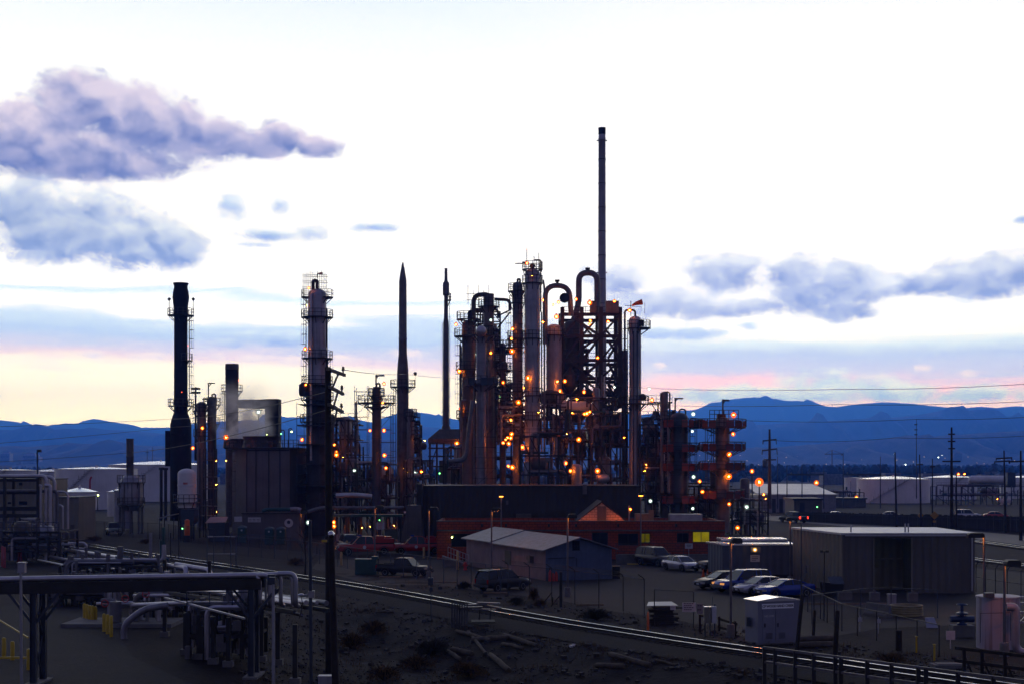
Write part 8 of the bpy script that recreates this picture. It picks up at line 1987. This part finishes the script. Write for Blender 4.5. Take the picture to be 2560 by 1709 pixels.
b = MB(); p = gpt(1078,1555); b.bar(p,P(1077,1440,p.y),.06); b.box(P(1077,1452,p.y),(.35,.3,.5)); b.box(P(1078,1472,p.y-.1),(.22,.1,.3)); o = b.build('signal_post',BLUEST); settag(o,'thin blue signal post with a small box beside the near track','post')
for (px,py,lab) in ((1550,1586,'dark scrap plate beside the rails left of the signal cabinet'),(1430,1625,'white scrap of litter on the dark slope')):
    p = gpt(px,py); b = MB(); b.box(p+Vector((0,0,.06)),(.7 if px==1550 else .25,.3,.12),.3); b.box(p+Vector((.1,.1,.14)),(.3 if px==1550 else .1,.2,.06),.6); o = b.build('scrap_piece',DARK if px==1550 else SIGNW); settag(o,lab,'scrap')
p = G(825,1700,-.3); b = MB(); b.box(Vector((Xp(815,62),62,Zp(1703,62))),(.62,.5,.5)); b.box(Vector((Xp(815,62),62,Zp(1688,62))),(.66,.54,.05)); b.bar((Xp(815,62),62,-1.3),(Xp(815,62),62,Zp(1703,62)),.12); o = b.build('junction_box',STEEL2); settag(o,'white topped junction box cut by the bottom edge beside the lamp pole','box')
def bush(label, px, py, w_, h_, seed, m, dens=420, cat='bush', grp=None):
    rnd = random.Random(seed); p = gpt(px,py); t = thing('bush',label,cat,p,group=grp); b = MB(); s_ = MB()
    for i in range(int(dens*.12)):
        a = rnd.uniform(0,2*PI); l = rnd.uniform(.4,1); e = Vector((math.cos(a)*w_*.5*l,math.sin(a)*w_*.5*l,h_*rnd.uniform(.3,1.0)*(1.1-l*.5))); s_.tube([p,p+e*.5+Vector((0,0,.12*h_)),p+e],[.02,.013,.005],4,caps=False)
    for i in range(dens):
        a = rnd.uniform(0,2*PI); l = math.sqrt(rnd.random()); z = rnd.random()**.8; rr = w_*.5*l*(1-.45*z*z)*(.75+.5*mn.noise(Vector((math.cos(a)*1.7+seed,math.sin(a)*1.7,z*2))))
        c = p+Vector((rr*math.cos(a)*1.25,rr*math.sin(a),h_*z*(1-.35*l)*(.6+.5*abs(mn.noise(Vector((a*1.3,seed,2)))))))
        d = Vector((rnd.uniform(-1,1),rnd.uniform(-1,1),rnd.uniform(.2,1.6))).normalized(); n_ = d.orthogonal().normalized(); ln = rnd.uniform(.10,.26); wd = rnd.uniform(.012,.035)
        b.add([c-n_*wd,c+n_*wd,c+d*ln],[(0,1,2)])
    b.build('foliage',m,t); s_.build('stems',WOOD,t); return t
DRYB = mat('dry_brown_grass',(.085,.050,.022),.9,0,.5,3,spec=.1); SAGE = mat('dark_sage_leaves',(.028,.026,.018),.9,0,.5,3,spec=.1)
B_L = [('rusty dry bush just right of the leaning lamp pole',880,1620,2.4,1.5,DRYB,900),('paler dry bush on the slope right of the lamp pole',935,1600,2.2,1.4,DRYB,900),('dark round bush beside the broken pallet',1080,1640,2.6,1.5,SAGE,1100),('dry brown bush at the bottom centre left',1040,1672,2.4,1.2,DRYB,900),('low dry bush before the log pile',1170,1690,2.6,1.1,DRYB,900),('dry tuft at the bottom left of the slope',960,1700,2.2,1.2,DRYB,700),('dark low bush beyond the track before the barbed fence',1490,1548,2.6,1.0,SAGE,900),('small dry bush by the fence right of the black sport utility car',1335,1500,1.0,1.5,DRYB,500),('small bush under the fence left of the black sport utility car',1160,1470,1.4,.8,SAGE,500),('low brown weeds by the bottom right rail',2230,1660,2.0,.9,DRYB,600),('bare dry bush beside the track before the toilets',740,1412,2.2,1.2,DRYB,600),('low weed clump near the fence right of the lamp posts',1290,1510,1.4,.8,SAGE,400),('dry weed clump at the left of the yard fence',235,1352,2.6,1.2,DRYB,500),('dry weed clump at the middle of the yard fence',365,1358,2.2,1.0,DRYB,450),('small weed tuft beside the gate posts',1350,1515,1.0,.7,DRYB,350)]
for i,(lab,px,py,w_,h_,m,dn) in enumerate(B_L): bush(lab,px,py,w_,h_,40+i,m,dn)
# bare sapling by the track
t = thing('bare_tree','small bare tree beside the track left of the lamp pole','tree',gpt(763,1438)); p = gpt(763,1438); rnd = random.Random(77); b = MB(); b.tube([p,p+Vector((.05,0,1.6)),p+Vector((-.05,0,3.0)),p+Vector((.1,0,4.4))],[.10,.07,.05,.02],7); b.build('trunk',WOOD,t)
b = MB()
for i in range(22):
    z = rnd.uniform(1.2,4.2); a = rnd.uniform(0,2*PI); q_ = p+Vector((0,0,z)); e = q_+Vector((math.cos(a)*rnd.uniform(.4,1.1),math.sin(a)*.6,rnd.uniform(.5,1.2))); b.tube([q_,(q_+e)/2+Vector((0,0,-.06)),e],[.022,.015,.006],4)
    for k_ in range(2): b.tube([(q_+e)/2,e+Vector((rnd.uniform(-.3,.3),rnd.uniform(-.2,.2),rnd.uniform(.1,.4)))],[.010,.004],3)
b.build('crown',WOOD,t)
# scattered stones and grass on the slope: nobody could count them
rnd = random.Random(55); b = MB()
for i in range(7500):
    px = rnd.uniform(600,2560); py = rnd.uniform(1455,1720); p = gpt(px,py)
    d = tdist(p.x,p.y)
    if -3 < d < 4.2 or (d < -7.5): continue
    s_ = rnd.uniform(.025,.10) if rnd.random() < .93 else rnd.uniform(.10,.24); b.box(p+Vector((0,0,s_*.3)),(s_*1.4,s_,s_*.8),rnd.uniform(0,3),Matrix.Rotation(rnd.uniform(-.5,.5),3,'X'))
o = b.build('loose_stones',mat('dull_stones',(.030,.026,.025),.9,0,.5,.7),loc=(0,0,0)); settag(o,'loose stones scattered over the slope and track sides','stones',kind='stuff')
b = MB()
for i in range(14000):
    px = rnd.uniform(640,2560); py = rnd.uniform(1440,1720); p = gpt(px,py); d = tdist(p.x,p.y)
    if -3.2 < d < 4.6 or d < -8.5 or mn.noise(Vector((p.x*.35,p.y*.35,4))) < .05: continue
    q_ = Vector((rnd.uniform(-.12,.12),rnd.uniform(-.12,.12),rnd.uniform(.12,.38))); n_ = Vector((.012,.004,0)); b.add([p-n_,p+n_,p+q_],[(0,1,2)])
o = b.build('dry_grass',DRYB,loc=(0,0,0)); settag(o,'thin dry grass on the slope and along the track','grass',kind='stuff')
# ================================================================== lamps
ORD = ['first','second','third','fourth','fifth','sixth','seventh','eighth','ninth','tenth','eleventh','twelfth','thirteenth','fourteenth']
CN = {'O':'orange sodium lamp','W':'white lamp','G':'green light','Y':'lime green lamp','R':'red warning light','T':'warm wall lamp'}
BULB_T = emat('warm_wall_burner',(1.0,.62,.22),22); HALO_T = halomat('warm_halo',(1.0,.45,.10),1.1,.5)
by = {}
for q_ in LAMPS: by.setdefault((q_[3],q_[4]),[]).append(q_)
for (host,kind),lst in by.items():
    lst = sorted(lst, key=lambda q_: (-round(Zp(q_[1],q_[2]),1), q_[0]))
    n = len(lst)
    for i,(px,py,Yv,_,_,s_,br) in enumerate(lst):
        lab = CN[kind]
        if n > 1:
            pre = 'topmost' if i == 0 else ('lowest' if i == n-1 else ORD[i]+' highest')
            lab = pre + ' ' + lab
        p = P(px,py,Yv)
        t = thing('lamp', lab+' '+host, 'lamp', p, group=(CN[kind]+'s '+host) if n > 1 else None)
        rr = .118*s_*(.8+.45*((i*7+len(host))%5)/4)
        b = MB(); b.ball(p,rr*(.52 if kind=='O' else 1),12,8); b.build('burner',{'O':BULB_O,'W':BULB_W,'G':BULB_G,'Y':BULB_Y,'R':BULB_R,'T':BULB_T}[kind],t,smooth=True)
        if kind in 'OWT' and s_ >= .6:
            b = MB(); b.ball(p,rr*2.7,14,9); b.build('halo_shell',{'O':HALO_O,'W':HALO_W,'T':HALO_T}[kind],t,smooth=True)  # added halo: emissive ball imitating the glow around the burner
        b = MB(); b.lathe(p,[(rr*1.4,rr*2.75),(rr*1.2,rr*3.1),(rr*.4,rr*3.4),(.02,rr*3.5)],10); b.bar(p+Vector((0,0,rr*3.2)),p+Vector((0,rr*3,rr*3.2)),.05); b.build('cap',DARK,t)
# ================================================================== one mesh per separate piece
SING = {'band':'band','corner_trim':'corner_trim','conduit':'conduit','posts':'post','valves':'valve','standpipes':'standpipe','ledgers':'ledger_group','handrail':'handrail','lightning_mast':'lightning_mast','standards':'standard','braces':'brace','beams':'beam','wall_vent':'wall_vent','leg_frame':'leg_frame','side_panel':'side_panel','bin':'bin','legs':'leg','equipment_box':'equipment_box','valve_body':'valve_body','fittings':'fitting','loading_door':'loading_door','support_frame':'support_frame','interior_partition':'interior_partition','roof_vent':'roof_vent','corner_post':'corner_post','stiffener':'stiffener','louvre':'louvre','frame':'frame','knee_brace':'knee_brace','cross_brace':'cross_brace','hardware':'bolt','lettering':'lettering'}
def split_pieces(o, tol=.05, cap=60):
    me = o.data; n = len(me.vertices); par = list(range(n))
    def find(a):
        while par[a] != a: par[a] = par[par[a]]; a = par[a]
        return a
    for e in me.edges:
        a, b = find(e.vertices[0]), find(e.vertices[1])
        if a != b: par[a] = b
    comp = {}
    for i in range(n): comp.setdefault(find(i), []).append(i)
    keys = list(comp); bb = []
    for k_ in keys:
        c = [me.vertices[i].co for i in comp[k_]]
        bb.append([min(v.x for v in c)-tol, min(v.y for v in c)-tol, min(v.z for v in c)-tol, max(v.x for v in c)+tol, max(v.y for v in c)+tol, max(v.z for v in c)+tol])
    m = len(keys)
    if m > 700: return
    g = list(range(m))
    def gf(a):
        while g[a] != a: g[a] = g[g[a]]; a = g[a]
        return a
    for i in range(m):
        for j in range(i):
            A, B = bb[i], bb[j]
            if A[0] <= B[3] and B[0] <= A[3] and A[1] <= B[4] and B[1] <= A[4] and A[2] <= B[5] and B[2] <= A[5]:
                a, b = gf(i), gf(j)
                if a != b: g[a] = b
    groups = {}
    for i in range(m): groups.setdefault(gf(i), []).append(keys[i])
    if len(groups) < 2 or len(groups) > cap: return
    base = o.name.split('.')[0]; nm = SING[base]; mt = me.materials[0]
    first = True
    for ks in groups.values():
        ids = sorted(i for k_ in ks for i in comp[k_]); idx = {v: q for q, v in enumerate(ids)}; st = set(ids)
        fs = [tuple(idx[v] for v in p.vertices) for p in me.polygons if p.vertices[0] in st]
        nm_ = bpy.data.meshes.new(nm); nm_.from_pydata([tuple(me.vertices[i].co) for i in ids], [], fs); nm_.materials.append(mt); nm_.update()
        q = bpy.data.objects.new(nm, nm_); q.parent = o.parent; q.matrix_parent_inverse = o.matrix_parent_inverse.copy(); q.location = o.location; q.rotation_euler = o.rotation_euler
        COL.objects.link(q)
        for ch in (list(o.children) if first else []): ch.parent = q
        first = False
    bpy.data.objects.remove(o)
for o in [o for o in COL.objects if o.type == 'MESH' and o.parent and o.name.split('.')[0] in SING and o.name.split('.')[0] not in ('lettering','frame','louvre')]:
    split_pieces(o)
